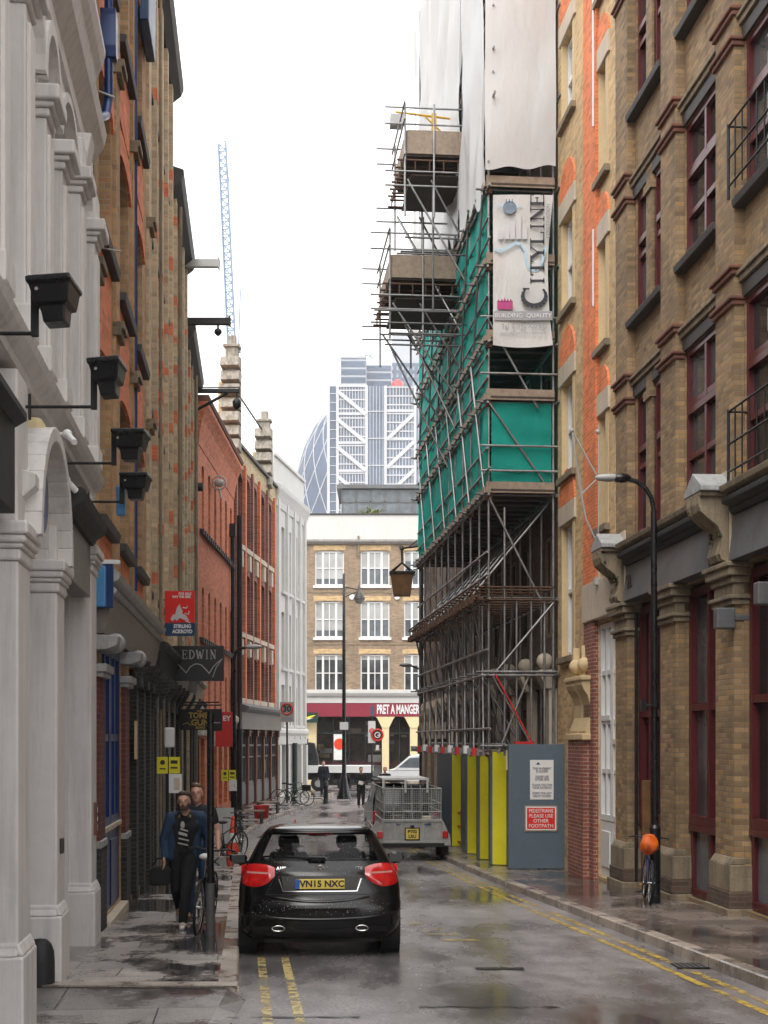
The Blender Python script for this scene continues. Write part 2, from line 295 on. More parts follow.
# ------------------------------------------------------------------ mesh helpers
class MB:
    def __init__(s): s.v = []; s.f = []; s.m = []; s.s = []
    def add(s, vs, fs, m=0, smooth=False):
        o = len(s.v); s.v += [tuple(p) for p in vs]
        for f in fs: s.f.append([i + o for i in f]); s.m.append(m); s.s.append(smooth)
    def box(s, x0, x1, y0, y1, z0, z1, m=0):
        v = [(x, y, z) for z in (z0, z1) for y in (y0, y1) for x in (x0, x1)]
        s.add(v, [(0, 2, 3, 1), (4, 5, 7, 6), (0, 1, 5, 4), (2, 6, 7, 3), (0, 4, 6, 2), (1, 3, 7, 5)], m)
    def quad(s, a, b, c, d, m=0): s.add([a, b, c, d], [(0, 1, 2, 3)], m)
    def cyl(s, p0, p1, r0, r1=None, n=8, m=0, caps=True, smooth=True):
        r1 = r0 if r1 is None else r1; p0 = Vector(p0); p1 = Vector(p1); d = p1 - p0
        if d.length < 1e-6: return
        q = d.to_track_quat('Z', 'Y'); vs = []
        for p, r in ((p0, r0), (p1, r1)):
            for i in range(n): a = 2 * math.pi * i / n; vs.append(p + q @ Vector((math.cos(a) * r, math.sin(a) * r, 0)))
        s.add(vs, [(i, (i + 1) % n, n + (i + 1) % n, n + i) for i in range(n)], m, smooth)
        if caps:
            s.add(vs[:n], [tuple(range(n))[::-1]], m); s.add(vs[n:], [tuple(range(n))], m)
    def tube(s, pts, r, n=8, m=0):
        for a, b in zip(pts, pts[1:]): s.cyl(a, b, r, n=n, m=m)
        for p in pts[1:-1]: s.sphere(p, r, 6, m=m)
    def sphere(s, c, r, n=10, scl=(1, 1, 1), m=0):
        vs = []; fs = []; k = max(4, n // 2 + 1)
        for j in range(k + 1):
            t = math.pi * j / k
            for i in range(n):
                a = 2 * math.pi * i / n
                vs.append((c[0] + r * scl[0] * math.sin(t) * math.cos(a), c[1] + r * scl[1] * math.sin(t) * math.sin(a), c[2] + r * scl[2] * math.cos(t)))
        for j in range(k):
            for i in range(n): fs.append((j * n + i, j * n + (i + 1) % n, (j + 1) * n + (i + 1) % n, (j + 1) * n + i))
        s.add(vs, fs, m, True)
    def lathe(s, prof, c=(0, 0, 0), n=16, m=0, smooth=True):
        vs = [(c[0] + r * math.cos(2 * math.pi * i / n), c[1] + r * math.sin(2 * math.pi * i / n), c[2] + z) for r, z in prof for i in range(n)]
        fs = [(j * n + i, j * n + (i + 1) % n, (j + 1) * n + (i + 1) % n, (j + 1) * n + i) for j in range(len(prof) - 1) for i in range(n)]
        s.add(vs, fs, m, smooth)
    def prism(s, poly, a, b, ax='y', m=0):
        """poly in the plane across ax, extruded from a to b along ax"""
        def P(p, t): return {'y': (p[0], t, p[1]), 'x': (t, p[0], p[1]), 'z': (p[0], p[1], t)}[ax]
        n = len(poly); vs = [P(p, a) for p in poly] + [P(p, b) for p in poly]
        s.add(vs, [tuple(range(n)), tuple(range(2 * n - 1, n - 1, -1))] + [(i, (i + 1) % n, n + (i + 1) % n, n + i) for i in range(n)], m)
    def torus(s, c, R0, r, axis='x', n=24, k=6, m=0):
        vs = []
        for i in range(n):
            a = 2 * math.pi * i / n
            for j in range(k):
                b = 2 * math.pi * j / k; q = R0 + r * math.cos(b); h = r * math.sin(b)
                p = {'x': (h, q * math.cos(a), q * math.sin(a)), 'y': (q * math.cos(a), h, q * math.sin(a)), 'z': (q * math.cos(a), q * math.sin(a), h)}[axis]
                vs.append((c[0] + p[0], c[1] + p[1], c[2] + p[2]))
        s.add(vs, [(i * k + j, ((i + 1) % n) * k + j, ((i + 1) % n) * k + (j + 1) % k, i * k + (j + 1) % k) for i in range(n) for j in range(k)], m, True)
    def build(s, name, mats, parent=None, bevel=0, recalc=True):
        me = bpy.data.meshes.new(name); me.from_pydata(s.v, [], s.f)
        mats = mats if isinstance(mats, (list, tuple)) else [mats]
        for x in mats: me.materials.append(M[x] if isinstance(x, str) else x)
        me.polygons.foreach_set('material_index', s.m); me.polygons.foreach_set('use_smooth', s.s)
        if recalc:
            bm = bmesh.new(); bm.from_mesh(me); bmesh.ops.recalc_face_normals(bm, faces=bm.faces); bm.to_mesh(me); bm.free()
        o = bpy.data.objects.new(name, me); COL.objects.link(o)
        if parent: o.parent = parent
        if bevel:
            b = o.modifiers.new('bevel', 'BEVEL'); b.width = bevel; b.segments = 2; b.limit_method = 'ANGLE'; b.angle_limit = R(40)
        return o
def thing(name, label, cat, loc=(0, 0, 0), rz=0, group=None):
    o = bpy.data.objects.new(name, None); COL.objects.link(o); o.empty_display_size = .3
    o.location = loc; o.rotation_euler = (0, 0, rz); return tag(o, label, cat, group)
def tag(o, label, cat, group=None):
    o['label'] = label; o['category'] = cat
    if group: o['group'] = group
    return o
def struct(name, mb, m, kind='structure', recalc=True):
    o = mb.build(name, m, recalc=recalc); o['kind'] = kind; return o
def copy_tree(o, parent=None):
    c = o.copy(); COL.objects.link(c)
    if parent: c.parent = parent
    for ch in list(o.children): copy_tree(ch, c)
    return c
def text(s, size, m, parent, loc, rot=(R(90), 0, 0), name='lettering', align='CENTER', ext=.003, sx=1.0, bold=0.0, space=1.0):
    cu = bpy.data.curves.new('t', 'FONT'); cu.body = s; cu.size = size; cu.align_x = align; cu.align_y = 'CENTER'
    cu.extrude = ext; cu.offset = bold; cu.space_character = space; cu.resolution_u = 3
    o = bpy.data.objects.new('t', cu); COL.objects.link(o); bpy.context.view_layer.update()
    me = bpy.data.meshes.new_from_object(o.evaluated_get(bpy.context.evaluated_depsgraph_get()))
    bpy.data.objects.remove(o); bpy.data.curves.remove(cu)
    me.materials.clear(); me.materials.append(M[m])
    for p in me.polygons: p.material_index = 0
    r = bpy.data.objects.new(name, me); COL.objects.link(r); r.location = loc; r.rotation_euler = rot; r.scale = (sx, 1, 1)
    if parent: r.parent = parent
    return r

# ------------------------------------------------------------------ ground height and the lines of the street
GK = [(-60, 2.16), (0, 0), (28, -1.01), (35, -1.2), (42, -1.24), (52, -1.18), (62, -1.08), (75, -1.0), (6000, -1.0)]
def lerp(K, t):
    if t <= K[0][0]: return K[0][1]
    for (a, p), (b, q) in zip(K, K[1:]):
        if t <= b: return p + (q - p) * (t - a) / (b - a)
    return K[-1][1]
def gz(y):
    return (lerp(GK, y - 2.5) + lerp(GK, y) * 2 + lerp(GK, y + 2.5)) / 4 if y > 20 else lerp(GK, y)
LK = [(12.35, -1.285), (40, -4.05), (45.5, -4.42), (52, -4.25), (60, -3.5), (70, -2.55), (74, -2.6), (76, -3.6)]   # left kerb line: (Y, X)
RK = [(-8, 5.39), (40, 1.12), (48, .62), (56, .55), (61, .75), (63.5, 1.5)]
def XL(y): return lerp(LK, y)
def XR(y): return lerp(RK, y)
class Fr:
    """a facade: an Empty at its base, local x along the wall, local y out into the street"""
    def __init__(s, name, label, p0, p1, cat='building'):
        s.p0 = Vector(p0); s.p1 = Vector(p1); s.L = (s.p1 - s.p0).length; s.d = (s.p1 - s.p0) / s.L
        s.n = Vector((-s.d.y, s.d.x)); s.root = thing(name, label, cat, (s.p0.x, s.p0.y, 0), math.atan2(s.d.y, s.d.x))
    def W(s, u, v=0): p = s.p0 + s.d * u + s.n * v; return p
    def uy(s, Y, v=0): return (Y - s.p0.y - s.n.y * v) / s.d.y
    def u(s, px, v=0):
        k = (px - HX) / FP; a = s.p0.x + s.n.x * v; b = s.p0.y + s.n.y * v
        return (k * b - a) / (s.d.x - k * s.d.y)
    def z(s, py, u, v=0): return CZ + (HY - py) * s.W(u, v).y / FP
    def g(s, u): return gz(s.W(u).y)
def wall(mb, u0, u1, z0, z1, ops=(), v=0., dep=.2, m=0, back=8., block=True, seg=8):
    """brick face with real openings; ops = (ua, ub, za, zb, arch rise)"""
    ops = [o if len(o) == 5 else tuple(o) + (0,) for o in ops]
    us = sorted({u0, u1} | {max(u0, min(u1, x)) for o in ops for x in o[:2]}); zs = sorted({z0, z1} | {max(z0, min(z1, x)) for o in ops for x in o[2:4]})
    for a, b in zip(us, us[1:]):
        for c, d in zip(zs, zs[1:]):
            if b - a < 1e-5 or d - c < 1e-5: continue
            cu, cz = (a + b) / 2, (c + d) / 2
            if any(o[0] < cu < o[1] and o[2] < cz < o[3] for o in ops): continue
            mb.quad((a, v, c), (b, v, c), (b, v, d), (a, v, d), m)
    for a, b, c, d, r in ops:
        w_ = v - dep
        mb.quad((a, v, c), (a, w_, c), (a, w_, d - r), (a, v, d - r), m); mb.quad((b, v, c), (b, w_, c), (b, w_, d - r), (b, v, d - r), m)
        mb.quad((a, v, c), (b, v, c), (b, w_, c), (a, w_, c), m)
        if r <= 0: mb.quad((a, v, d), (b, v, d), (b, w_, d), (a, w_, d), m)
        else:
            pts = [(a + (b - a) * i / seg, d - r + r * math.sqrt(max(0, 1 - (2 * i / seg - 1) ** 2))) for i in range(seg + 1)]
            for (xa, za), (xb, zb) in zip(pts, pts[1:]):
                mb.quad((xa, v, za), (xb, v, zb), (xb, v, d), (xa, v, d), m); mb.quad((xa, v, za), (xb, v, zb), (xb, w_, zb), (xa, w_, za), m)
    if block:
        w_ = v - dep - .05
        mb.box(u0, u1, w_ - back, w_, z0, z1, m)
        mb.quad((u0, v, z0), (u0, w_, z0), (u0, w_, z1), (u0, v, z1), m); mb.quad((u1, v, z0), (u1, w_, z0), (u1, w_, z1), (u1, v, z1), m)
        mb.quad((u0, v, z1), (u1, v, z1), (u1, w_, z1), (u0, w_, z1), m)
def window(parent, u0, u1, z0, z1, v, nx=2, nz=2, fm='white_paint', gm='glass', bar=.05, out=.06, name='window', thinx=None, mid=None):
    """frame with glazing bars, its panes a sub-part"""
    f = MB(); th = out; b2 = bar * .5
    f.box(u0, u0 + bar, v, v + th, z0, z1); f.box(u1 - bar, u1, v, v + th, z0, z1)
    f.box(u0 + bar, u1 - bar, v, v + th, z0, z0 + bar * 1.3); f.box(u0 + bar, u1 - bar, v, v + th, z1 - bar, z1)
    for i in range(1, nx):
        x = u0 + (u1 - u0) * i / nx; f.box(x - b2 / 1, x + b2, v + .002, v + th - .006, z0 + bar * 1.3, z1 - bar)
    for j in range(1, nz):
        z = z0 + (z1 - z0) * j / nz; f.box(u0 + bar, u1 - bar, v + .004, v + th - .012, z - b2, z + b2)
    if mid is not None: f.box(u0 + bar, u1 - bar, v - .001, v + th + .012, z0 + (z1 - z0) * mid - bar * .6, z0 + (z1 - z0) * mid + bar * .6)
    o = f.build(name, fm, parent)
    g = MB(); g.box(u0 + bar * .5, u1 - bar * .5, v - .012, v + .012, z0 + bar * .5, z1 - bar * .5); g.build('pane', gm, o)
    return o
def slab(parent, name, m, u0, u1, v0, v1, z0, z1, bevel=.012):
    b = MB(); b.box(u0, u1, v0, v1, z0, z1); return b.build(name, m, parent, bevel)
def cornice(parent, m, u0, u1, v, z, prof, name='cornice', bevel=0):
    """prof: list of (projection, height) from bottom to top"""
    b = MB(); poly = [(v - .05, z)] + [(v + p, z + h) for p, h in prof] + [(v - .05, z + prof[-1][1])]
    b.prism(poly, u0, u1, 'x'); return b.build(name, m, parent, bevel)
# ================================================================== THE GROUND
def strip(name, m, ys, fa, fb, dz, n=6, kind='structure'):
    b = MB()
    for y0, y1 in zip(ys, ys[1:]):
        for i in range(n):
            t0, t1 = i / n, (i + 1) / n
            q = []
            for y, t in ((y0, t0), (y0, t1), (y1, t1), (y1, t0)): q.append((fa(y) + (fb(y) - fa(y)) * t, y, gz(y) + dz))
            b.quad(*q)
    return struct(name, b, m, kind, recalc=False)
def fr(a, b, st): n = max(1, int(round((b - a) / st))); return [a + (b - a) * i / n for i in range(n + 1)]
g = MB()
gy = [-60, -20, 0] + fr(6, 100, 4) + [200, 1000, 6000]
for y0, y1 in zip(gy, gy[1:]): g.quad((-3000, y0, gz(y0) - .05), (3000, y0, gz(y0) - .05), (3000, y1, gz(y1) - .05), (-3000, y1, gz(y1) - .05))
struct('ground', g, 'earth', recalc=False)
strip('road', 'asphalt', fr(-15, 88, 1.0), lambda y: -40 if y > 76 else (-1.6 - .05 * y if y < 12.2 else XL(y) - .05), lambda y: 40 if y > 64 else XR(y) + .05, 0, 10)
KW = .17
def wallL(y): return -7.6 if y < 3 else (-1.62 - .105 * y if y < 16.4 else (-1.974 - .09 * y if y < 46 else (-6.1 if y < 57 else (-10.6 + .079 * y if y < 67.6 else -5.27 + .142 * (y - 67.6)))))
strip('pavement_left', 'slab', fr(12.35, 74, .8), lambda y: wallL(y) - 1.2, lambda y: XL(y) - KW, .12, 4)
strip('pavement_right', 'slab_right', fr(-8, 60.5, .8), lambda y: XR(y) + KW, lambda y: 6.485 - .085 * y + 1.2, .12, 4)
def kerb(name, ys, fx, sgn):
    b = MB()
    for y0, y1 in zip(ys, ys[1:]):
        a0, a1 = fx(y0), fx(y1); z0, z1 = gz(y0), gz(y1)
        b.quad((a0, y0, z0 - .04), (a1, y1, z1 - .04), (a1 + sgn * .008, y1, z1 + .112), (a0 + sgn * .008, y0, z0 + .112))
        b.quad((a0 + sgn * .008, y0, z0 + .112), (a1 + sgn * .008, y1, z1 + .112), (a1 + sgn * .025, y1, z1 + .126), (a0 + sgn * .025, y0, z0 + .126))
        b.quad((a0 + sgn * .025, y0, z0 + .126), (a1 + sgn * .025, y1, z1 + .126), (a1 + sgn * (KW + .01), y1, z1 + .124), (a0 + sgn * (KW + .01), y0, z0 + .124))
    return struct(name, b, 'kerb')
kerb('kerb_right', fr(-8, 60.5, .9), XR, 1); kerb('kerb_left', fr(12.35, 74, .9), XL, -1)
# the pavement ends where a lowered concrete crossing begins
b = MB(); y = 12.35
b.quad((-4.2, y, gz(y) - .04), (XL(y), y, gz(y) - .04), (XL(y), y + .03, gz(y) + .124), (-4.2, y + .03, gz(y) + .124))
b.quad((-4.2, y + .03, gz(y) + .126), (XL(y) - .02, y + .03, gz(y) + .126), (XL(y) - .02, y + .22, gz(y) + .127), (-4.2, y + .22, gz(y) + .127))
struct('kerb_end', b, 'kerb', recalc=False)
b = MB()
for y0, y1 in zip(fr(2, 12.35, .7), fr(2, 12.35, .7)[1:]):
    h = lambda y: gz(y) + .006 + .10 * max(0, min(1, (y - 10.6) / 1.7)) ** 1.5
    for i in range(4): xa, xb = -6 + 4.62 * i / 4, -6 + 4.62 * (i + 1) / 4; b.quad((xa, y0, h(y0)), (xb, y0, h(y0)), (xb, y1, h(y1)), (xa, y1, h(y1)))
    b.quad((-1.38, y0, h(y0)), (-1.22, y0, gz(y0) + .004), (-1.22, y1, gz(y1) + .004), (-1.38, y1, h(y1)))
struct('pavement_crossing', b, 'crossing', recalc=False)
# worn double yellow lines
def line(name, ys, fx, wd, m='line_yellow', dz=.006):
    return strip(name, m, ys, lambda y: fx(y) - wd / 2, lambda y: fx(y) + wd / 2, dz, 1)
line('road_marking', fr(2, 45, .9), lambda y: XR(y) - .26, .09); line('road_marking', fr(2, 45, .9), lambda y: XR(y) - .47, .09)
line('road_marking', fr(9.5, 39, .9), lambda y: XL(y) + .24 if y > 12.35 else XL(12.35) + .24 + .1 * (12.35 - y), .085, 'line_pale')
line('road_marking', fr(9.5, 39, .9), lambda y: XL(y) + .50 if y > 12.35 else XL(12.35) + .50 + .1 * (12.35 - y), .085, 'line_pale')
for (xa, xb, yy, h) in ((.42, .78, 18.6, .16), (.55, .95, 17.9, .14), (.75, 1.15, 17.2, .13), (.30, .55, 19.4, .12)):
    b = MB(); b.quad((xa, yy, gz(yy) + .006), (xb, yy, gz(yy) + .006), (xb + .03, yy + h, gz(yy + h) + .006), (xa - .02, yy + h, gz(yy + h) + .006)); struct('road_marking', b, 'line_yellow', recalc=False)
# trench repairs, an iron cover and a long joint across the carriageway
M['tar'] = mat('tar patch', (.028, .027, .028), .3, var=.5, vs=6)
def patch(x0, x1, y0, y1, m='tar', nm='road_patch', jag=.02):
    b = MB(); n = 14; top = []; bot = []
    for i in range(n + 1):
        x = x0 + (x1 - x0) * i / n; bot.append((x, y0 + random.uniform(-jag, jag))); top.append((x, y1 + random.uniform(-jag, jag)))
    for i in range(n): b.quad(*[(p[0], p[1], gz(p[1]) + .008) for p in (bot[i], bot[i + 1], top[i + 1], top[i])])
    struct(nm, b, m, recalc=False)
patch(.95, 1.45, 14.4, 14.6, jag=.03); patch(.3, 1.5, 11.9, 11.95, jag=.035); patch(-1.5, -.2, 11.38, 11.41, jag=.03)
def ironwork(name, x0, x1, y0, y1, n):
    b = MB(); z = lambda y: gz(y) + .012
    b.quad((x0, y0, z(y0)), (x1, y0, z(y0)), (x1, y1, z(y1)), (x0, y1, z(y1)), 0)
    for i in range(n):
        xa = x0 + (x1 - x0) * (i + .15) / n; xb = x0 + (x1 - x0) * (i + .6) / n; b.quad((xa, y0 + .03, z(y0) + .004), (xb, y0 + .03, z(y0) + .004), (xb, y1 - .03, z(y1) + .004), (xa, y1 - .03, z(y1) + .004), 1)
    struct(name, b, ['black_matt', 'steel_dark'], recalc=False)
ironwork('drain_grate', 3.05, 3.40, 14.5, 14.95, 6); ironwork('utility_cover', -2.6, -1.95, 13.6, 14.1, 1)

# ================================================================== RIGHT: THE BROWN BRICK WAREHOUSE
RW = lambda y: 6.485 - .085 * y
A = Fr('brick_warehouse', 'dark brown brick warehouse with maroon sash windows and grey shop fascias', (RW(4), 4), (RW(25.9), 25.9))
uA = lambda Y: A.uy(Y)
Z0, ZT = -1.4, 19.5
pil = [(25.06, 25.88), (22.1, 22.95), (19.35, 20.15), (16.5, 17.3), (13.6, 14.4), (10.7, 11.5), (7.8, 8.6), (4.9, 5.7)]
bays = [(22.95, 25.06, 2), (20.15, 22.1, 1), (17.3, 19.35, 1), (14.4, 16.5, 2), (11.5, 13.6, 1), (8.6, 10.7, 1), (5.7, 7.8, 2)]
rows = [(5.42, 7.95), (9.35, 11.5), (13.05, 15.3), (16.8, 18.6)]
ops = []
for (a, b_, k) in bays:
    for (za, zb) in rows:
        if k == 2:
            c = (a + b_) / 2; ops += [(uA(a) + .1, uA(c) - .18, za, zb), (uA(c) + .18, uA(b_) - .1, za, zb)]
        else: ops += [(uA(a) + .04, uA(b_) - .04, za, zb)]
    ops.append((uA(a) + .02, uA(b_) - .02, -.62 if False else A.g(uA((a + b_) / 2)) + .16, 4.28))
mb = MB(); wall(mb, 0, uA(25.9), Z0, ZT, ops, v=-.14, dep=.16, back=9); mb.build('wall', 'brick_brown', A.root)
for (a, b_) in pil:                               # pilasters: shaft, base stones, capital, terracotta bands
    ua, ub = uA(a), uA(b_); gg = A.g(ua) + .1
    mb = MB(); mb.box(ua, ub, -.24, 0, gg + .75, ZT); mb.build('pilaster', 'brick_brown', A.root)
    mb = MB(); mb.box(ua - .07, ub + .07, -.24, .08, gg + .35, gg + .72); mb.prism([(-.22, gg + .72), (.08, gg + .72), (.012, gg + .82), (-.22, gg + .82)], ua - .02, ub + .02, 'x')
    mb.box(ua - .09, ub + .09, -.24, .1, gg + .12, gg + .35, 1); mb.box(ua - .13, ub + .13, -.24, .14, gg - .1, gg + .12, 2)
    mb.build('pilaster_base', ['stone', 'brick_dark', 'stone'], A.root, .012)
    mb = MB()
    for (p, z0, z1) in ((.05, 3.72, 3.8), (.09, 3.8, 3.86), (.02, 3.86, 4.02), (.06, 4.02, 4.12), (.12, 4.12, 4.24), (.16, 4.24, 4.31)):
        mb.box(ua - p, ub + p, -.23, p, z0, z1)
    mb.build('capital', 'stone', A.root, .015)
    for zz in (8.28, 11.86, 15.62):
        for dz in (0, -.42):
            mb = MB(); mb.box(ua - .04, ub + .04, -.23, .05, zz + dz, zz + dz + .07); mb.box(ua - .075, ub + .075, -.23, .085, zz + dz + .07, zz + dz + .13); mb.build('band', 'terracotta', A.root, .02)
gls = ['glass', 'glass_mid']
for i, (a, b_, k) in enumerate(bays):
    ua, ub = uA(a), uA(b_)
    for j, (za, zb) in enumerate(rows):
        # stone string course, dark iron lintel under it, dark sill below
        slab(A.root, 'lintel', 'slate_sill', ua + .01, ub - .01, -.30, -.10, zb + .005, zb + .2, .01)
        mb = MB(); mb.box(ua - .0, ub + .0, -.21, -.06, zb + .22, zb + .31); mb.box(ua, ub, -.21, -.02, zb + .31, zb + .37); mb.build('string_course', 'stone', A.root, .012)
        if j: 
            mb = MB(); mb.prism([(-.25, za - .15), (.03, za - .15), (.05, za - .04), (-.25, za - .002)], ua, ub, 'x'); mb.build('sill', 'slate_sill', A.root, .012)
        spans = [(ua + .04, ub - .04)] if k == 1 else [(ua + .1, (ua + ub) / 2 - .18), ((ua + ub) / 2 + .18, ub - .1)]
        for (p, q) in spans: window(A.root, p + .01, q - .01, za + .01, zb - .01, -.25, 2 if k == 1 else 1, 3 if k == 1 else 2, 'maroon', gls[(i + j) % 2], .085, .09, mid=.62)
        if k == 2:
            c = (ua + ub) / 2; mb = MB(); mb.box(c - .18, c + .18, -.23, -.1, za, zb + .2); mb.box(c - .22, c + .22, -.23, -.06, zb - .25, zb - .1); mb.build('pier', 'brick_brown', A.root)
    # ground floor shop window: tall maroon frame, panelled at the foot
    gg = A.g((ua + ub) / 2) + .17; p, q = ua + .04, ub - .04
    o = window(A.root, p, q, gg + 1.12, 4.2, -.32, 2 if k == 1 else 3, 2, 'maroon', 'glass_mid' if i % 2 else 'glass', .11, .12)
    mb = MB(); n = 2 if k == 1 else 3
    mb.box(p, q, -.34, -.22, gg, gg + .12); mb.box(p, q, -.34, -.19, gg + 1.02, gg + 1.115)
    for t in range(n + 1):
        x = p + (q - p - .11) * t / n; mb.box(x, x + .11, -.34, -.23, gg + .12, gg + 1.02)
    pn = mb.build('stall_riser', 'maroon', A.root, .006)
    mb = MB(); mb.box(p + .05, q - .05, -.33, -.29, gg + .1, gg + 1.03); 
    mb.build('pane', 'glass_grey', pn)
    mb = MB()
    for t in range(n):                       # pale blind behind each light
        x0 = p + (q - p) * (t + .16) / n; mb.box(x0, x0 + (q - p) * .2 / n, -.304, -.298, gg + 1.3, 4.05)
    mb.build('blind', 'glass_grey', o)
# fascias, cornice and the carved consoles with white cappings
for (ya, yb) in ((20.2, 25.02), (14.45, 19.3), (8.65, 13.5)):
    ua, ub = uA(ya), uA(yb)
    mb = MB(); mb.prism([(-.18, 4.315), (.10, 4.315), (.02, 4.95), (-.18, 4.95)], ua, ub, 'x'); mb.build('fascia', 'grey_fascia', A.root, .006)
    mb = MB(); mb.prism([(-.2, 4.955), (.06, 4.955), (.10, 5.02), (.10, 5.06), (.2, 5.1), (.2, 5.17), (.12, 5.2), (-.2, 5.2)], ua, ub, 'x', 0)
    mb.prism([(-.2, 5.205), (.10, 5.205), (.22, 5.26), (.24, 5.34), (-.2, 5.40)], ua, ub, 'x', 1); mb.build('cornice', ['black_matt', 'stone'], A.root, .01)
t_ = text('22', .34, 'ink', A.root, (uA(24.62), .085, 4.62), (R(90 + 7), 0, R(180)), 'house_number', bold=.01)
for k, (a, b_) in enumerate(pil):
    if k % 2: continue
    ua, ub = uA(a), uA(b_)
    mb = MB(); mb.box(ua + .1, ub - .1, -.2, .03, 4.31, 5.62, 1)
    prof = [(.03, 4.33), (.13, 4.35), (.17, 4.44), (.14, 4.55), (.12, 4.68), (.19, 4.82), (.33, 4.93), (.44, 5.03), (.47, 5.14), (.47, 5.24), (.03, 5.24)]
    for x0, x1 in ((ua + .12, ua + .24), (ua + .27, ub - .27), (ub - .24, ub - .12)): mb.prism(prof, x0, x1, 'x')
    mb.prism([(a_ * .82 + .0, z_) for a_, z_ in prof], ua + .14, ub - .14, 'x'); mb.box(ua + .06, ub - .06, .0, .46, 5.235, 5.30)
    co = mb.build('console', ['stone', 'stone_pale'], A.root, .01)
    mb = MB(); cx = (ua + ub) / 2; mb.prism([(ua + .0, 5.30), (ub - .0, 5.30), (ub, 5.37), (cx, 5.60), (ua, 5.37)], -.0, .47, 'y'); mb.build('capping', 'stone_white', co, .01)
    mb = MB()
    for q in range(40):
        x = random.uniform(ua + .1, ub - .1); z = random.uniform(4.6, 5.3); mb.sphere((x, random.uniform(.30, .46) if z > 5 else random.uniform(.1, .2), z), random.uniform(.01, .035), 5)
    mb.build('moss', 'moss', co)
# iron balcony rails in front of the third bay's windows
for za in (5.42, 9.35):
    ua, ub = uA(17.35), uA(19.3); mb = MB()
    for zz in (.12, .5, .95): mb.cyl((ua, .1, za + zz), (ub, .1, za + zz), .017, n=6)
    for x in fr(ua, ub, .28): mb.cyl((x, .1, za - .0), (x, .1, za + .95), .012, n=5)
    for x in (ua, ub): mb.cyl((x, -.2, za + .95), (x, .1, za + .95), .016, n=5); mb.cyl((x, .1, za - .05), (x, .1, za + .98), .022, n=6)
    mb.build('balcony_rail', 'iron', A.root)
for (px, py) in ((724, 617), (765, 592)):
    u = A.u(px, .12); z = A.z(py, u, .12); mb = MB(); mb.box(u - .13, u + .05, .0, .26, z - .17, z + .12); mb.box(u - .1, u + .02, -.3, .0, z - .06, z + .03)
    mb.build('wall_box', 'grey_fascia', A.root, .02)
u = A.u(650, -.2); mb = MB(); mb.box(u - .05, u + .05, -.2, -.06, -.55, 1.15); mb.build('timber_post', 'rustbox', A.root, .01)
for j in range(12):                         # louvred vent low in the first bay
    if j == 0: mb = MB()
    mb.box(uA(22.98), uA(23.5), -.27, -.2, -.3 + j * .07, -.26 + j * .07)
mb.build('louvre', 'iron', A.root)
mb = MB(); mb.cyl((uA(24.98), -.14, -.7), (uA(24.98), -.14, 4.2), .03); mb.build('downpipe', 'iron', A.root)
cornice(A.root, 'stone', 0, uA(25.9), 0, ZT, [(.1, 0), (.35, .2), (.4, .35)])

# ================================================================== RIGHT: THE YELLOW BRICK BLOCK WITH AN ORANGE STRIP
B = Fr('brick_house', 'yellow stock brick block with a vertical orange brick strip and arched heads over white windows', (RW(25.93), 25.93), (RW(31.0), 31.0))
c1 = (B.u(581, -.1), B.u(565, -.1)); c2 = (max(.04, B.u(615, -.1)), B.u(602.5, -.1)); st = (B.u(599, 0), B.u(586.5, 0))
um1 = sum(c1) / 2; um2 = sum(c2) / 2
ops = []; wins = []
for zt, zb in ((6.49, 3.64), (9.54, 7.54), (13.1, 11.1), (17.0, 15.2)):
    ops.append((c1[0] + .12, c1[1] - .12, zb, zt)); wins.append((c1, zb, zt))
for zt, zb in ((8.1, 5.95), (11.4, 9.42), (14.8, 12.7), (18.3, 16.2)):
    ops.append((c2[0] + .08, c2[1] - .06, zb, zt)); wins.append((c2, zb, zt))
d0, d1 = B.u(622.5), B.u(598.5)
dg = B.g(d0) + .13; ops.append((d0, d1, dg, 4.1))
mb = MB(); wall(mb, 0, B.L, Z0, 19.9, ops, v=0, dep=.22, back=8.5); mb.build('wall', 'brick_stock', B.root)
mb = MB(); mb.box(st[0], st[1], -.02, .07, 4.95, 19.9); mb.build('pilaster', 'brick_orange', B.root)
for (c, zb, zt) in wins:
    a, b_ = c[0] + (.12 if c is c1 else .08), c[1] - (.12 if c is c1 else .06)
    window(B.root, a + .22, b_ - .08, zb + .02, zt - .02, -.2, 2, 2, 'white_paint', 'glass_blind', .07, .08, mid=.5)
    mb = MB(); mb.box(a, a + .215, -.21, .012, zb, zt); mb.box(b_ - .075, b_, -.21, .012, zb, zt); mb.build('window_jamb', 'stone_yellow', B.root)
    slab(B.root, 'lintel', 'stone_pale', a - .12, b_ + .12, -.04, .05, zt + .005, zt + .42)
    slab(B.root, 'sill', 'stone', a - .1, b_ + .1, -.2, .11, zb - .14, zb - .003)
    cx = (a + b_) / 2; r = (b_ - a) / 2 + .1; mb = MB(); mb.prism([(cx + r * math.cos(t), zt + .43 + r * .95 * math.sin(t)) for t in [math.pi * i / 14 for i in range(15)]], -.02, .04, 'y')
    mb.build('arch_head', 'brick_orange', B.root)
mb = MB(); mb.box(B.u(622.5), B.u(588), -.03, .13, 4.18, 4.93); mb.build('lintel', 'stone_pale', B.root, .015)
for i in range(2):
    a = d0 + (d1 - d0) * i / 2; b_ = d0 + (d1 - d0) * (i + 1) / 2
    o = window(B.root, a + .01, b_ - .01, dg + 1.1, 4.08, -.12, 2, 4, 'white_paint', 'glass_blind', .085, .09, mid=.52 if i else .4, name='shop_window')
    mb = MB(); mb.box(a + .01, b_ - .01, -.12, -.04, dg, dg + 1.09); mb.box(a + .14, b_ - .14, -.045, -.02, dg + .2, dg + .9); mb.build('door_panel', 'white_paint', B.root, .012)
ob0, ob1 = B.u(598.2), B.u(588)
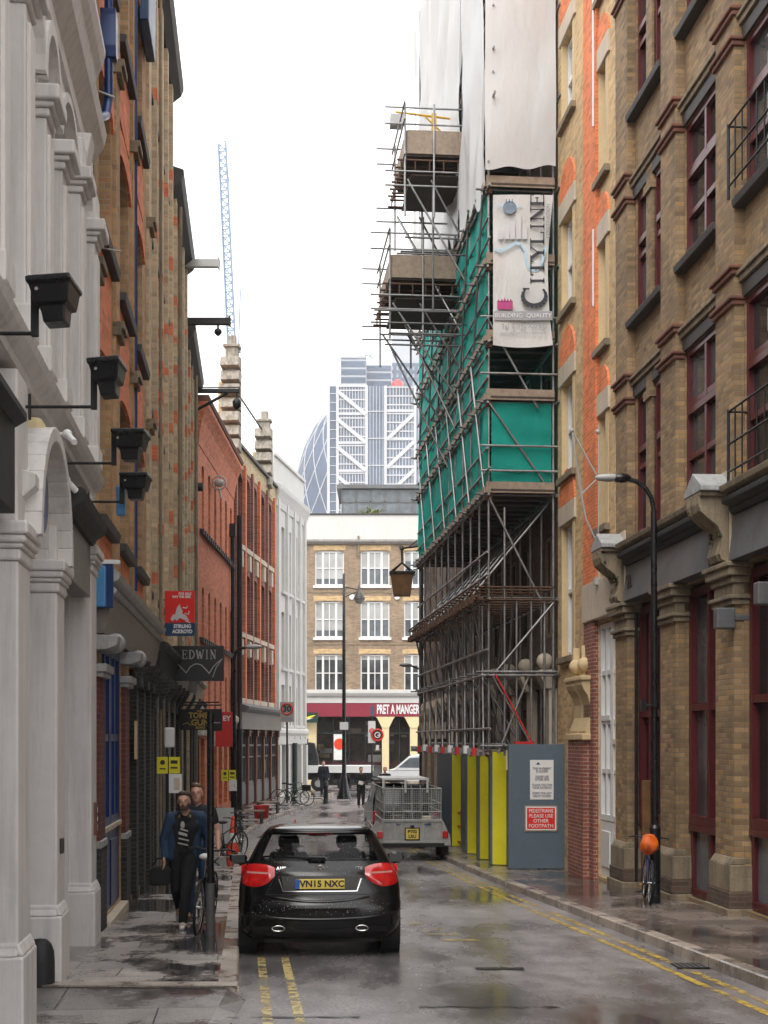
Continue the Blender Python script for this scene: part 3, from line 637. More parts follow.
mb = MB(); mb.box(ob0, ob1, -.02, .09, Z0, 4.17); mb.build('pilaster', 'brick_red', B.root)
q0, q1 = B.u(586, .2), B.u(569, .2); zc = B.z(735, q0)
mb = MB(); mb.box(q0 + .18, q1, -.02, .22, Z0, zc); mb.build('pilaster', 'brick_red', B.root)
for k, (xa, xb) in enumerate(((q0 + .12, q0 + .12 + (q1 - q0 - .12) * .48), (q0 + .16 + (q1 - q0 - .12) * .5, q1 + .04))):     # carved scroll consoles
    mb = MB(); cx = (xa + xb) / 2
    prof = [(.0, zc), (.16, zc), (.18, zc + .08), (.15, zc + .18), (.09, zc + .35), (.09, zc + .6), (.14, zc + .78), (.22, zc + .9), (.26, zc + 1.0), (.26, zc + 1.1), (0, zc + 1.1)]
    mb.prism(prof, xa, xb, 'x'); mb.box(xa - .05, xb + .05, 0, .29, zc + 1.08, zc + 1.17); mb.box(xa - .04, xb + .04, 0, .26, zc - .1, zc + .03)
    mb.sphere((cx, .12, zc + 1.40), .15, 14); mb.prism([(cx - .02, zc + 1.15), (cx + .3, zc + 1.15), (cx + .12, zc + 1.8)], .02, .16, 'y')
    mb.build('console', 'stone_yellow', B.root, .02)
# white lattice arm and cable pipe on the strip
u = B.u(598, .12); z1 = B.z(432, u); mb = MB()
mb.cyl((u, .1, B.z(610, u)), (u, .1, B.z(425, u)), .022); mb.box(u - .06, u + .06, .07, .2, B.z(585, u), B.z(578, u))
arm = [(u, .12, B.z(478, u)), (u + .02, .62, B.z(431, u)), (u, .6, B.z(440, u)), (u, .45, B.z(495, u)), (u, .35, B.z(520, u)), (u, .12, B.z(545, u))]
for p, q in zip(arm, arm[1:]): mb.cyl(p, q, .018, n=6)
mb.cyl(arm[0], arm[3], .015, n=6); mb.cyl(arm[1], arm[4], .013, n=6); mb.sphere(arm[1], .045, 8); mb.sphere((u, .12, z1), .05, 8)
mb.build('lattice_bracket', 'sign_grey', B.root)
cornice(B.root, 'stone', 0, B.L, 0, 19.9, [(.1, 0), (.3, .2), (.3, .35)])
# rain pipes on the upper wall beside the strip
mb = MB(); mb.cyl((st[0] + .1, .09, 13.8), (st[0] + .1, .09, 19.8), .022); mb.cyl((st[0] + .1, .09, 10.3), (st[0] + .1, .09, 11.8), .022); mb.build('downpipe', 'white_paint', B.root)

# ================================================================== RIGHT: THE HOUSE UNDER REPAIR (behind the scaffold) AND THE CORNER HOUSE
Cc = Fr('house_under_repair', 'sooty brick house standing dark behind the scaffolding', (RW(31.03), 31.03), (RW(48), 48))
ops = []
for k in range(7):
    u0 = .9 + k * 2.3
    for (za, zb) in ((-.9, 2.6), (4.2, 6.6), (8.2, 10.4), (12, 14.2), (15.8, 18), (19.4, 21.4)): ops.append((u0, u0 + 1.25, za, zb))
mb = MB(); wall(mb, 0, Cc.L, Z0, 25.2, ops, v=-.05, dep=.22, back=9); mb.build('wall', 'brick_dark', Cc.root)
for o in ops: window(Cc.root, o[0] + .01, o[1] - .01, o[2] + .01, o[3] - .01, -.22, 2, 2, 'stone', 'glass', .08, .07)
cornice(Cc.root, 'stone', .3, Cc.L, -.05, 3.05, [(.12, 0), (.3, .2), (.34, .35)])
for k in range(8):
    mb = MB(); x = .25 + k * 2.3; mb.box(x, x + .4, -.05, .14, -1.2, 3.0); mb.sphere((x + .2, .2, 3.62), .19, 12); mb.prism([(0, 3.0), (.22, 3.0), (.36, 3.3), (.36, 3.42), (0, 3.42)], x - .05, x + .45, 'x'); mb.build('pilaster', 'stone_pale', Cc.root, .01)
D = Fr('corner_house', 'dark brick corner house with a black drainpipe beyond the scaffold', (RW(48.03) + .02, 48.03), (RW(60) + .32, 60))
ops = []
for k in range(4):
    u0 = 1.2 + k * 2.8
    for (za, zb) in ((-.9, 2.2), (4.4, 6.6), (8, 10), (11.4, 13.2)): ops.append((u0, u0 + 1.2, za, zb))
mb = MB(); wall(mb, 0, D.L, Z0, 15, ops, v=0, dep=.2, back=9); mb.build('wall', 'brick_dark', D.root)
for o in ops: window(D.root, o[0] + .01, o[1] - .01, o[2] + .01, o[3] - .01, -.2, 2, 2, 'stone', 'glass', .08, .07)
cornice(D.root, 'stone', 0, D.L, 0, 2.6, [(.1, 0), (.2, .25), (.22, .5), (.1, .8)]); cornice(D.root, 'grey_shop', .2, D.L - .1, 0, 1.9, [(.08, 0), (.1, .6)], 'fascia')
mb = MB(); mb.cyl((D.L - .15, .12, -1), (D.L - .15, .12, 15), .09); mb.cyl((.4, .2, -1), (.4, .2, 15), .05); mb.build('downpipe', 'black_paint', D.root)
for k in range(5):
    mb = MB(); x = .4 + k * 2.8; mb.box(x, x + .35, 0, .1, -1.2, 1.9); mb.prism([(0, 1.9), (.12, 1.9), (.2, 2.3), (.2, 2.6), (0, 2.6)], x - .05, x + .4, 'x'); mb.build('pilaster', 'stone', D.root, .01)

# ================================================================== SCAFFOLDING
S0, S1 = Vector((2.32, 31.0)), Vector((1.12, 43.7))
S = Fr('scaffold', 'tube scaffolding with timber lifts and two jutting loading platforms over the pavement', S0, S1, 'scaffold')
SD = 1.45                                                    # depth towards the wall
us = fr(0, S.L, 1.3); lifts = [1.55, 3.3, 4.95, 7.25, 9.3, 10.6, 12.3, 14.0, 16.0, 18.0, 20.0, 22.0, 24.0]
base = 1.6
for i, u in enumerate(us):
    for v in (0, -SD):
        gg = S.g(u) + .12; mb = MB(); j = random.uniform(-.015, .015)
        mb.cyl((u + j, v, 1.45 if v == 0 else gg), (u + j, v, 24.6), .03, n=7); o = mb.build('standard', 'steel', S.root)
        if v == 0 and i % 2 == 0:
            pb = MB()
            for z in lifts[:8]: pb.box(u - .07, u + .07, -.06, .07, z - .07, z + .07)
            pb.build('coupler', 'steel_rust', o)
for z in lifts:
    for v, dz in ((.05, 0), (.05, .55), (.05, 1.05), (-SD - .05, 0)):
        if z < 4 and dz > .6: continue
        if z > 15 and v > 0: v = -.06
        mb = MB(); a = random.uniform(.1, .5); mb.cyl((-a, v, z + dz), (S.L + a, v, z + dz), .027, n=7); mb.build('ledger', 'steel', S.root)
    for u in us:
        if z < 20 or u == us[0]: mb = MB()
        mb.cyl((u + .06, .28 if z < 15 else -.05, z + .06), (u + .06, -SD - .15, z + .06), .025, n=6)
        if z < 20: mb.build('transom', 'steel_dark', S.root)
    if z >= 20: mb.build('transoms', 'steel_dark', S.root)['kind'] = 'stuff'
# raking braces on the street side and the end
def brace(p, q, m='steel', nm='brace', r=.027):
    mb = MB(); mb.cyl(p, q, r, n=7); return mb.build(nm, m, S.root)
for k in range(6):
    u = k * 2.1; brace((u, .1, 7.3), (u + 1.9, .1, 10.6)); brace((u + 1.5, .11, 10.6), (u + .2, .11, 14.0), 'steel_dark')
for k in range(9):
    u = .3 + k * 1.35; brace((u, .07, 1.6), (u + 1.2, -.1, 4.95), 'steel'); brace((u + 1.2, -.6, 1.6), (u, -.6, 4.95), 'steel_dark'); brace((u, -1.1, 1.6), (u + .9, -.3, 3.3), 'steel_dark')
for k in range(9):
    u = .3 + k * 1.35; brace((u, .3, 5.1), (u + .1, -SD, 7.2), 'steel'); brace((u + .5, -.4, 2.0), (u + .5, .3, 5.1), 'steel_dark')
brace((-.06, 0, 9.3), (-.06, -SD, 7.25)); brace((-.06, 0, 7.2), (-.06, -SD * .8, 4.95)); brace((-.06, -SD * .9, 10.6), (-.06, -.3, 13.9)); brace((-.07, 0, 11.1), (-.07, -SD * .75, 9.2)); brace((-.06, -SD, 4.9), (-.06, -.1, 3.3)); brace((-.06, -.9, 3.3), (-.06, -.2, 1.55))
for z in (3.36, 3.28, 1.72, 7.8, 8.35, 9.95, 11.2): brace((-.1, .2, z), (-.1, -SD - .1, z), 'steel', 'end_rail')
for v in (-.35, -.62, -.95, -1.25): brace((-.02, v, 1.5), (-.02, v, 4.95 if v < -.5 else 7.0), 'steel', 'standard')
# timber lifts
for z in lifts[3:]:
    mb = MB(); mb.box(-.15, S.L + .15, -SD, -.02, z + .10, z + .14); mb.build('deck', 'board_dark', S.root)
    mb = MB(); ft = .125 if z < 15 else -.05; mb.box(-.1, S.L + .1, ft - .04, ft, z + .06, z + .19); mb.box(-.14, -.10, -SD, min(ft, .08), z + .06, z + .30, 0); mb.build('toe_board', 'board', S.root)
    mb = MB()
    for u in fr(0, S.L, .65): mb.cyl((u, .2 if z < 15 else -.05, z + .03), (u, -SD, z + .03), .03, n=5)
    mb.build('deck_bearers', 'steel_dark', S.root)['kind'] = 'stuff'
# the protective fan of ladder beams and fittings over the pavement
mb = MB()
for u in fr(-.1, S.L, .62):
    for dz in (0, .28): mb.cyl((u, .36, 4.95 + dz), (u, -SD, 4.95 + dz), .024, n=5)
    for v in (.3, -.05, -.5, -1): mb.cyl((u, v, 4.95), (u, v, 5.23), .018, n=5)
for v in (.3, .1): mb.cyl((-.3, v, 5.0), (S.L + .3, v, 5.0), .024, n=6); mb.cyl((-.3, v, 5.3), (S.L + .3, v, 5.3), .024, n=6)
for u in fr(0, S.L, .5): mb.box(u - .06, u + .06, .22, .38, 4.9, 5.06)
mb.build('ladder_beams', 'steel_rust', S.root)
mb = MB(); mb.cyl((-.4, .2, 1.58), (S.L + .3, .2, 1.58), .03); mb.cyl((-.4, -.3, 1.75), (S.L, -.3, 1.75), .03)
for u in us: mb.box(u - .06, u + .06, .12, .28, 1.5, 1.66)
mb.build('ledger', 'steel', S.root)
mb = MB()
for k, u in enumerate(us[:9]): mb.box(u + .05, u + .17, .24, .36, 1.5 + .04 * (k % 2), 1.68 + .04 * (k % 2), k % 2)
mb.build('fluttering_tape', ['red', 'sign_white'], S.root)
mb = MB(); mb.box(-.35, -.2, -.95, -.52, 1.62, 1.82); mb.cyl((-.3, -.9, 1.8), (-.25, -.1, 3.3), .02); mb.build('red_bracket', 'red', S.root)
# loading platforms
def platform(u0, u1, z, out):
    mb = MB(); mb.box(u0, u1, .1, out, z, z + .05); mb.build('platform_deck', 'board_dark', S.root)
    mb = MB()
    mb.box(u0 - .04, u0, .1, out, z + .05, z + .62); mb.box(u1, u1 + .04, .1, out, z + .05, z + .62); mb.box(u0, u1, out, out + .04, z + .05, z + .62); mb.build('toe_board', 'board', S.root)
    mb = MB()
    for u in fr(u0, u1, .5):
        for dz in (-.1, -.38): mb.cyl((u, out + .25, z + dz), (u, -.2, z + dz), .026, n=6)
        for v in fr(.2, out + .15, .36): mb.cyl((u, v, z - .1), (u, v, z - .38), .018, n=5)
    mb.build('ladder_beams', 'steel_rust', S.root)
    mb = MB(); mb.box(u0, u1, .1, out - .1, z - .48, z - .44); mb.build('crash_deck', 'board_dark', S.root)
    for u in (u0 - .06, u1 + .06):
        for dz in (.75, 1.15, -.4, -.75): brace((u, -.2, z + dz), (u, out + .55, z + dz), 'steel', 'guard_rail', .024)
        for v in (out + .06, out * .55): brace((u, v, z - 1.5), (u, v, z + 1.25), 'steel', 'standard', .027)
        brace((u, out, z - .6), (u, .05, z - 3.0)); brace((u, out * .6, z - .6), (u, .0, z - 2.2), 'steel_dark')
    for dz in (.75, 1.15, -.1): brace((u0 - .4, out + .1, z + dz), (u1 + .4, out + .1, z + dz), 'steel', 'guard_rail', .024)
platform(3.3, 5.6, 16.1, 1.45); platform(4.3, 6.9, 13.4, 1.72)
for (z, o_) in ((14.15, 1.5), (13.75, 1.7), (12.35, 2.25), (12.05, 2.0), (11.8, 1.9)):
    for u in (3.4, 4.4): brace((u, -.2, z), (u, o_, z), 'steel_dark', 'transom', .024)
brace((5.0, 1.5, 15.2), (4.0, .0, 12.0)); brace((5.6, 1.4, 13.0), (4.8, .05, 9.8)); brace((6.6, 1.6, 12.5), (6.0, .05, 9.0))
for u in (3.4, 5.4): brace((u, .8, 12.4), (u, .8, 15.4), 'steel_dark')
# yellow arm with a floodlight high on the scaffold
mb = MB(); z = 17.85; mb.cyl((5.1, .1, z), (5.1, 1.55, z + .12), .03); mb.cyl((5.1, .1, z - .6), (5.1, .8, z + .05), .025); mb.box(5.03, 5.17, .5, .62, z - .7, z + .1)
f = mb.build('light_arm', 'yellow_paint', S.root); mb = MB(); mb.box(4.95, 5.25, 1.35, 1.7, z - .28, z + .02); mb.build('floodlight', 'sign_grey', f, .02)

# sheeting: wavy sheets with real folds
def sheeting(name, m, label, cat, pts, za, zb, nu=30, nz=30, amp=.06, seed=1, ragged=0., frame=S, fold=3.0):
    """pts: polyline in (u, v) local to the scaffold"""
    rnd = random.Random(seed); b = MB(); L = [0]
    for p, q in zip(pts, pts[1:]): L.append(L[-1] + math.hypot(q[0] - p[0], q[1] - p[1]))
    ph = [rnd.uniform(0, 6) for _ in range(8)]
    def P(t, s):
        d = t * L[-1]; k = 0
        while k < len(pts) - 2 and d > L[k + 1]: k += 1
        p, q = pts[k], pts[k + 1]; f = (d - L[k]) / (L[k + 1] - L[k]); x = p[0] + (q[0] - p[0]) * f; y = p[1] + (q[1] - p[1]) * f
        nx, ny = -(q[1] - p[1]) / (L[k + 1] - L[k]), (q[0] - p[0]) / (L[k + 1] - L[k])
        e = abs(math.sin(s * math.pi * 3.0)) ; wv = (math.sin(d * fold + ph[0] + 1.3 * math.sin(s * 5 + ph[1])) * .5 + math.sin(d * fold * 2.7 + s * 9 + ph[2]) * .3 + math.sin(s * 23 + d * 1.7 + ph[3]) * .25) * amp * (.35 + .65 * e)
        z0 = za(d, L[-1]) if callable(za) else za; z1 = zb(d, L[-1]) if callable(zb) else zb
        zz = z0 + (z1 - z0) * s
        if ragged and s < .02: zz += ragged * (math.sin(d * 7 + ph[4]) + math.sin(d * 2.3 + ph[5]))
        return (x + nx * wv, y + ny * wv, zz)
    vs = [P(i / nu, j / nz) for j in range(nz + 1) for i in range(nu + 1)]
    b.add(vs, [(j * (nu + 1) + i, j * (nu + 1) + i + 1, (j + 1) * (nu + 1) + i + 1, (j + 1) * (nu + 1) + i) for j in range(nz) for i in range(nu)], 0, True)
    o = b.build(name, m, None, recalc=False); o.location = S.root.location; o.rotation_euler = S.root.rotation_euler
    return tag(o, label, cat)
sheeting('debris_netting', 'net_green', 'green debris netting tied along the street side of the scaffold', 'netting', [(.02, .01), (S.L, .01)], 7.45, lambda d, l: 14.0, 90, 60, .08, 3, fold=4.5)
sheeting('debris_netting', 'net_green_thin', 'thin see-through green netting closing the end bay of the scaffold', 'netting', [(-.02, -.05), (-.03, -SD + .05)], 7.5, 9.32, 20, 20, .05, 5)
sheeting('plastic_sheeting', 'poly_white', 'smooth white shrink wrap over the front end of the scaffold top', 'sheeting', [(-.24, -SD), (-.26, .12)], lambda d, l: 14.45, 24.9, 40, 120, .055, 8, .04, fold=2.0)
sheeting('plastic_sheeting', 'poly_white', 'torn white sheeting hanging along the street side of the scaffold top', 'sheeting', [(-.24, .14), (2.0, .2), (2.9, .2)], lambda d, l: 14.0 - .0 * d, 24.9, 30, 90, .12, 9, .15)
sheeting('plastic_sheeting', 'poly_white', 'far sheet of white wrap beyond the loading platforms', 'sheeting', [(3.3, .12), (6.0, .13), (S.L - 1.2, .13)], 14.6, 24.9, 50, 90, .14, 12, .2)
sheeting('plastic_sheeting', 'poly_white', 'narrow last strip of white wrap at the far end of the scaffold', 'sheeting', [(S.L - 1.0, .2), (S.L, .2)], 14.1, 24.9, 12, 60, .1, 14, .1)

# ---------------- the builders' banner
BR = thing('banner', 'white builder banner reading CITYLINE upwards, tied to the scaffold end', 'banner', (0, 0, 0))
bY = 30.82; k = bY / FP
bx = lambda px: (px - HX) * k
bz = lambda py: CZ + (HY - py) * k
mb = MB(); nu, nz = 16, 34; vs = []
for j in range(nz + 1):
    for i in range(nu + 1):
        s = j / nz; t = i / nu; xr = 553 - 6 * math.sin(s * math.pi) * (1 - .3 * s); x = 493 + (xr - 493) * t
        vs.append((bx(x), bY - .03 * math.sin(7 * t + 5 * s) * math.sin(math.pi * s) - .02 * math.sin(13 * s + 3 * t), bz(345 - (150) * s + (3 * math.sin(math.pi * t) if j in (0,) else 0))))
mb.add(vs, [(j * (nu + 1) + i, j * (nu + 1) + i + 1, (j + 1) * (nu + 1) + i + 1, (j + 1) * (nu + 1) + i) for j in range(nz) for i in range(nu)], 0, True)
sh = mb.build('sheet', 'banner', BR, recalc=False)
yf = bY - .062
def flat(name, m, polys, y=yf, th=.004, par=BR):
    b = MB()
    for p in polys: b.prism([(bx(x), bz(y_)) for x, y_ in p], y, y + th, 'y')
    return b.build(name, m, par)
def bar(x0, y0, x1, y1, w_):
    dx, dy = x1 - x0, y1 - y0; l = math.hypot(dx, dy); nx, ny = -dy / l * w_ / 2, dx / l * w_ / 2
    return [(x0 + nx, y0 + ny), (x1 + nx, y1 + ny), (x1 - nx, y1 - ny), (x0 - nx, y0 - ny)]
# serif capitals drawn in a unit box (x right, y up), thick and thin strokes
def serif(ch):
    T, t = .2, .075; o = []
    def sf(x, y, w_=.3): o.append(bar(x - w_ / 2, y, x + w_ / 2, y, t))
    if ch == 'I': o.append(bar(.5, 0, .5, 1, T)); sf(.5, .03, .46); sf(.5, .97, .46)
    if ch == 'T': o.append(bar(.5, 0, .5, 1, T)); sf(.5, .03, .46); o.append(bar(.04, .96, .96, .96, t)); o.append(bar(.07, .99, .07, .76, t)); o.append(bar(.93, .99, .93, .76, t))
    if ch == 'Y': o.append(bar(.5, 0, .5, .46, T)); o.append(bar(.16, .96, .5, .42, T)); o.append(bar(.86, .96, .5, .42, t)); sf(.5, .03, .44); sf(.16, .97, .36); sf(.84, .97, .32)
    if ch == 'L': o.append(bar(.25, 0, .25, 1, T)); sf(.25, .97, .46); o.append(bar(.05, .04, .9, .04, t)); o.append(bar(.9, .02, .9, .3, t))
    if ch == 'N': o.append(bar(.2, 0, .2, 1, t)); o.append(bar(.17, .97, .82, .04, T)); o.append(bar(.82, 0, .82, 1, t)); sf(.2, .03, .32); sf(.82, .97, .32); sf(.12, .97, .2)
    if ch == 'E': o.append(bar(.25, 0, .25, 1, T)); o.append(bar(.05, .04, .88, .04, t)); o.append(bar(.05, .96, .86, .96, t)); o.append(bar(.25, .52, .66, .52, t)); o.append(bar(.88, .02, .88, .28, t)); o.append(bar(.86, .98, .86, .74, t)); o.append(bar(.66, .4, .66, .64, t))
    if ch == 'D': 
        o.append(bar(.22, 0, .22, 1, T)); P_ = [(.3 + .58 * math.sin(a) , .5 + .46 * math.cos(a)) for a in [math.pi * i / 10 for i in range(11)]]
        for i in range(10): o.append(bar(*P_[i], *P_[i + 1], t + (T - t) * math.sin(math.pi * (i + .5) / 10)))
        o.append(bar(.04, .96, .3, .96, t)); o.append(bar(.04, .04, .3, .04, t))
    if ch == 'W': o.append(bar(.1, .97, .32, .03, T)); o.append(bar(.5, .8, .32, .03, t)); o.append(bar(.46, .85, .7, .03, T)); o.append(bar(.92, .97, .7, .03, t)); sf(.1, .97, .24); sf(.92, .97, .22)
    if ch == 'C':
        P_ = [(.56 + .46 * math.cos(a), .5 + .49 * math.sin(a)) for a in [R(48) + R(264) * i / 14 for i in range(15)]]
        for i in range(14): o.append(bar(*P_[i], *P_[i + 1], t + (T * 1.15 - t) * math.sin(math.pi * (i + .5) / 14)))
        o.append(bar(.88, .98, .88, .7, t))
    return o
def upward(ch, xr, yb, h, w_):                      # letter turned a quarter: baseline on the right (x = xr), reading upwards from y = yb
    return [[(xr - q[1] * h, yb - q[0] * w_) for q in p] for p in serif(ch)]
ps = upward('C', 546, 309, 24, 22)
yy = 287
for ch, wd in (('I', 11), ('T', 15), ('Y', 16), ('L', 14), ('I', 10), ('N', 15), ('E', 14)):
    ps += upward(ch, 544, yy, 14, wd); yy -= wd * .975
flat('lettering', 'ink', ps)
flat('title_strip', 'ink_grey', [[(494, 312), (552, 312), (552, 321), (494, 321)]], yf + .002)
text('BUILDING  QUALITY', .135, 'sign_white', BR, (bx(523), yf - .006, bz(316.5)), sx=1.0)
text('Tel. 01992 700 880', .135, 'ink_grey', BR, (bx(524), yf, bz(327)), sx=.95)
text('www.citylineconstruction.co.uk', .085, 'ink_grey', BR, (bx(523), yf, bz(333.5)), sx=.93)
text('CONSTRUCTION', .12, 'ink_grey', BR, (bx(548), yf, bz(222)), (R(90), R(-90), 0), sx=.8)
M['pale_blue'] = mat('pale blue print', (.45, .62, .74), .5, var=.05); M['pale_grey'] = mat('pale grey print', (.58, .58, .60), .5, var=.1); M['globe_blue'] = mat('slate blue print', (.22, .3, .4), .5, var=.4, vs=8); M['magenta'] = mat('magenta print', (.55, .05, .25), .5, var=.3, vs=6)
riv = [(494, 250), (500, 252), (508, 248), (515, 244), (521, 245), (525, 252), (526, 262), (529, 270), (536, 272), (542, 262), (545, 248)]
flat('river_line', 'pale_blue', [bar(*p, *q, 2.8) for p, q in zip(riv, riv[1:])], yf + .003)
flat('skyline', 'pale_grey', [[(x, 240), (x + 5, 240), (x + 5, y), (x, y)] for x, y in ((498, 231), (504, 228), (510, 222), (516, 215), (522, 226))], yf + .003)
flat('globe', 'globe_blue', [[(509.5 + 6.8 * math.cos(a), 208.5 + 6.4 * math.sin(a)) for a in [R(20 * i) for i in range(18)]]] + [bar(x, 204, x, 200, 1) for x in (506, 509, 512)])
flat('globe_line', 'pale_blue', [bar(496, 206, 503, 208, 1), bar(516, 208, 522, 207, 1)])
flat('small_logo', 'magenta', [[(497, 302), (512.5, 302), (512.5, 310), (497, 310)]] + [[(x, 302.5), (x + 3, 302.5), (x + 1.5, y)] for x, y in ((497, 300), (500, 299), (503, 298), (506, 299), (509, 299.5))])

# ---------------- hoarding round the foot of the scaffold
HB = thing('hoarding', 'slate grey and yellow painted plywood hoarding stepping along the pavement under the scaffold', 'hoarding', (0, 0, 0))
hx = lambda px, Y: (px - HX) * Y / FP
def hpanel(name, m, p, q, top, th=.05, drop=.0):
    (xa, ya), (xb, yb) = p, q; d = Vector((xb - xa, yb - ya)); n = Vector((-d.y, d.x)).normalized() * th
    if n.y < 0: n = -n
    za, zb = gz(ya) + .14 + drop, gz(yb) + .14 + drop; b = MB()
    v = [(xa, ya), (xb, yb), (xb + n.x, yb + n.y), (xa + n.x, ya + n.y)]
    b.add([(x, y, za if i in (0, 3) else zb) for i, (x, y) in enumerate(v)] + [(x, y, top) for x, y in v], [(0, 1, 2, 3), (4, 5, 6, 7), (0, 1, 5, 4), (1, 2, 6, 5), (2, 3, 7, 6), (3, 0, 4, 7)])
    return b.build(name, m, HB)
P_ = [(570, 30.3), (511, 30.3), (508.5, 31.6), (492.5, 31.75), (490.5, 33.6), (480, 33.75), (478.2, 35.8), (467.5, 35.95), (462.5, 38.6), (452, 38.75), (437, 43)]
cl = ['hoard_grey', 'hoard_grey', 'hoard_yellow', 'hoard_grey', 'hoard_yellow', 'hoard_grey', 'hoard_yellow', 'hoard_grey', 'hoard_yellow', 'hoard_grey']
tp = [1.76, 1.76, 1.63, 1.60, 1.60, 1.58, 1.58, 1.55, 1.52, 1.50]
for i in range(10):
    (a, ya), (b_, yb) = P_[i], P_[i + 1]
    hpanel('panel', cl[i], (hx(a, ya), ya), (hx(b_, yb), yb), tp[i])
fy = 30.3
def fx(px): return hx(px, fy)
def fzz(py): return CZ + (HY - py) * fy / FP
def plate(name, label, x0, y0, x1, y1, m, Y, th=.012, parent=None):
    t = None
    b = MB(); b.box(hx(x0, Y), hx(x1, Y), Y - th, Y, CZ + (HY - y1) * Y / FP, CZ + (HY - y0) * Y / FP)
    o = b.build(name, m, parent)
    return o
SG = thing('pedestrian_sign', 'red sign reading PEDESTRIANS PLEASE USE OTHER FOOTPATH on the grey hoarding', 'sign', (hx(540, fy), fy, fzz(818)))
def signplate(root, x0, y0, x1, y1, m, Y, th=.012, name='board', rad=0):
    l = root.location; b = MB(); b.box(hx(x0, Y) - l.x, hx(x1, Y) - l.x, Y - th - l.y, Y - l.y, CZ + (HY - y1) * Y / FP - l.z, CZ + (HY - y0) * Y / FP - l.z)
    return b.build(name, m, root, .003)
def signtext(root, s, px, py, size, m, Y, **kw):
    l = root.location; return text(s, size * Y / FP, m, root, (hx(px, Y) - l.x, Y - l.y, CZ + (HY - py) * Y / FP - l.z), **kw)
signplate(SG, 524.5, 805.5, 557.5, 831.5, 'board', fy, .02, 'backing'); signplate(SG, 525.8, 806.6, 556.3, 830.2, 'sign_white', fy - .02, .004, 'border'); signplate(SG, 527, 807.8, 555, 829, 'sign_red', fy - .024, .003)
for i, s in enumerate(('PEDESTRIANS', 'PLEASE USE', 'OTHER', 'FOOTPATH')): signtext(SG, s, 541, 811 + i * 5.0, 5.0, 'sign_white', fy - .032, sx=.80 if i == 0 else .95, bold=.001)
SN = thing('notice_board', 'white printed notice above the red sign on the grey hoarding', 'notice', (hx(542, fy), fy, fzz(780)))
signplate(SN, 530, 760, 553.5, 799.5, 'sign_white', fy, .01)
for i, s in enumerate(('THIS PAVEMENT', 'IS CLOSED', '', 'PLEASE USE', 'OTHER SIDE', '', 'THANK YOU FOR', 'YOUR PATIENCE', '', 'SORRY FOR ANY', 'DELAY CAUSED')):
    if s: signtext(SN, s, 542, 768.5 + i * 2.75, 3.0, 'ink_grey', fy - .014, bold=.003, sx=.85)
flatb = MB(); l = SN.location; flatb.prism([(hx(536, fy) - l.x, fzz(764.5) - l.z), (hx(538, fy) - l.x, fzz(762) - l.z), (hx(540, fy) - l.x, fzz(764.5) - l.z)], fy - .016 - l.y, fy - .011 - l.y, 'y'); flatb.build('logo', 'sign_navy', SN)
b = MB(); Yb = 30.9; b.box(hx(505.5, Yb), hx(509, Yb), Yb - .05, Yb, CZ + (HY - 770) * Yb / FP, CZ + (HY - 750) * Yb / FP); o = b.build('edge_label', 'cream', HB)
# white H and red sprayed loop on the side panels
Yg = 36.9; b = MB()
for q in ([465.2, 762, 465.8, 782], [463.2, 762, 463.8, 782], [463.4, 771, 465.6, 773]):
    b.box(hx(q[0], 37.1), hx(q[2], 37.1), 37.0, 37.02, CZ + (HY - q[3]) * 37 / FP, CZ + (HY - q[1]) * 37 / FP)
b.build('letter_mark', 'sign_grey', HB)
lp = [(461, 812), (457.5, 815), (456, 822), (457.5, 826), (456.3, 834), (458, 842), (462, 843), (463.5, 838), (462.8, 828), (457.8, 826)]
b = MB(); b.tube([(hx(x, 38.35), 38.3 + (462 - x) * .13 - .04, CZ + (HY - y) * 38.3 / FP) for x, y in lp], .022, 6); b.build('sprayed_mark', 'red', HB)
# ================================================================== LEFT: THE WHITE STUCCO BUILDING
LW = lambda y: -1.62 - .105 * y
Wh = Fr('stucco_building', 'off-white stucco building with arched pilasters, heavy cornices and black floodlights', (LW(16.45), 16.45), (LW(2), 2))
uW = lambda Y: Wh.uy(Y)
pl = [16.3, 14.85, 13.35, 12.25, 11.1, 9.9, 8.7, 7.4, 6.1, 4.8]           # far edge of each upper pilaster
ops = []
for a, b_ in zip(pl, pl[1:]):
    ops.append((uW(a - .36), uW(b_ + .02), 5.25, 7.95, .36))
gops = [(uW(15.55), uW(13.2), -.55, 3.45), (uW(12.62), uW(10.98), -.5, 4.22, .8), (uW(10.35), uW(6.4), -.3, 3.45), (uW(5.9), uW(2.6), -.2, 3.45)]
mb = MB(); wall(mb, 0, uW(2), Z0, 10.0, ops + gops, v=-.25, dep=.2, back=8, seg=12); mb.build('wall', 'stucco', Wh.root)
for i, (o, (a, b_)) in enumerate(zip(ops, zip(pl, pl[1:]))):
    window(Wh.root, o[0] + .01, o[1] - .01, 5.26, 7.58, -.42, 2, 2, 'white_paint', 'glass_mid', .07, .07, mid=.5)
    # round arch moulding standing proud of the wall
    cx = (o[0] + o[1]) / 2; r = (o[1] - o[0]) / 2; mb = MB(); n = 14
    for (ra, rb, v1) in ((r + .0, r + .10, -.12), (r + .1, r + .2, -.02)):
        A_ = [(cx + ra * math.cos(math.pi * t / n), 7.59 + (.36 / r) * ra * 1.25 * math.sin(math.pi * t / n)) for t in range(n + 1)]; B_ = [(cx + rb * math.cos(math.pi * t / n), 7.59 + (.36 / r) * rb * 1.25 * math.sin(math.pi * t / n)) for t in range(n + 1)]
        for t in range(n): mb.prism([A_[t], A_[t + 1], B_[t + 1], B_[t]], -.27, v1, 'y')
    mb.build('arch_moulding', 'stucco', Wh.root)
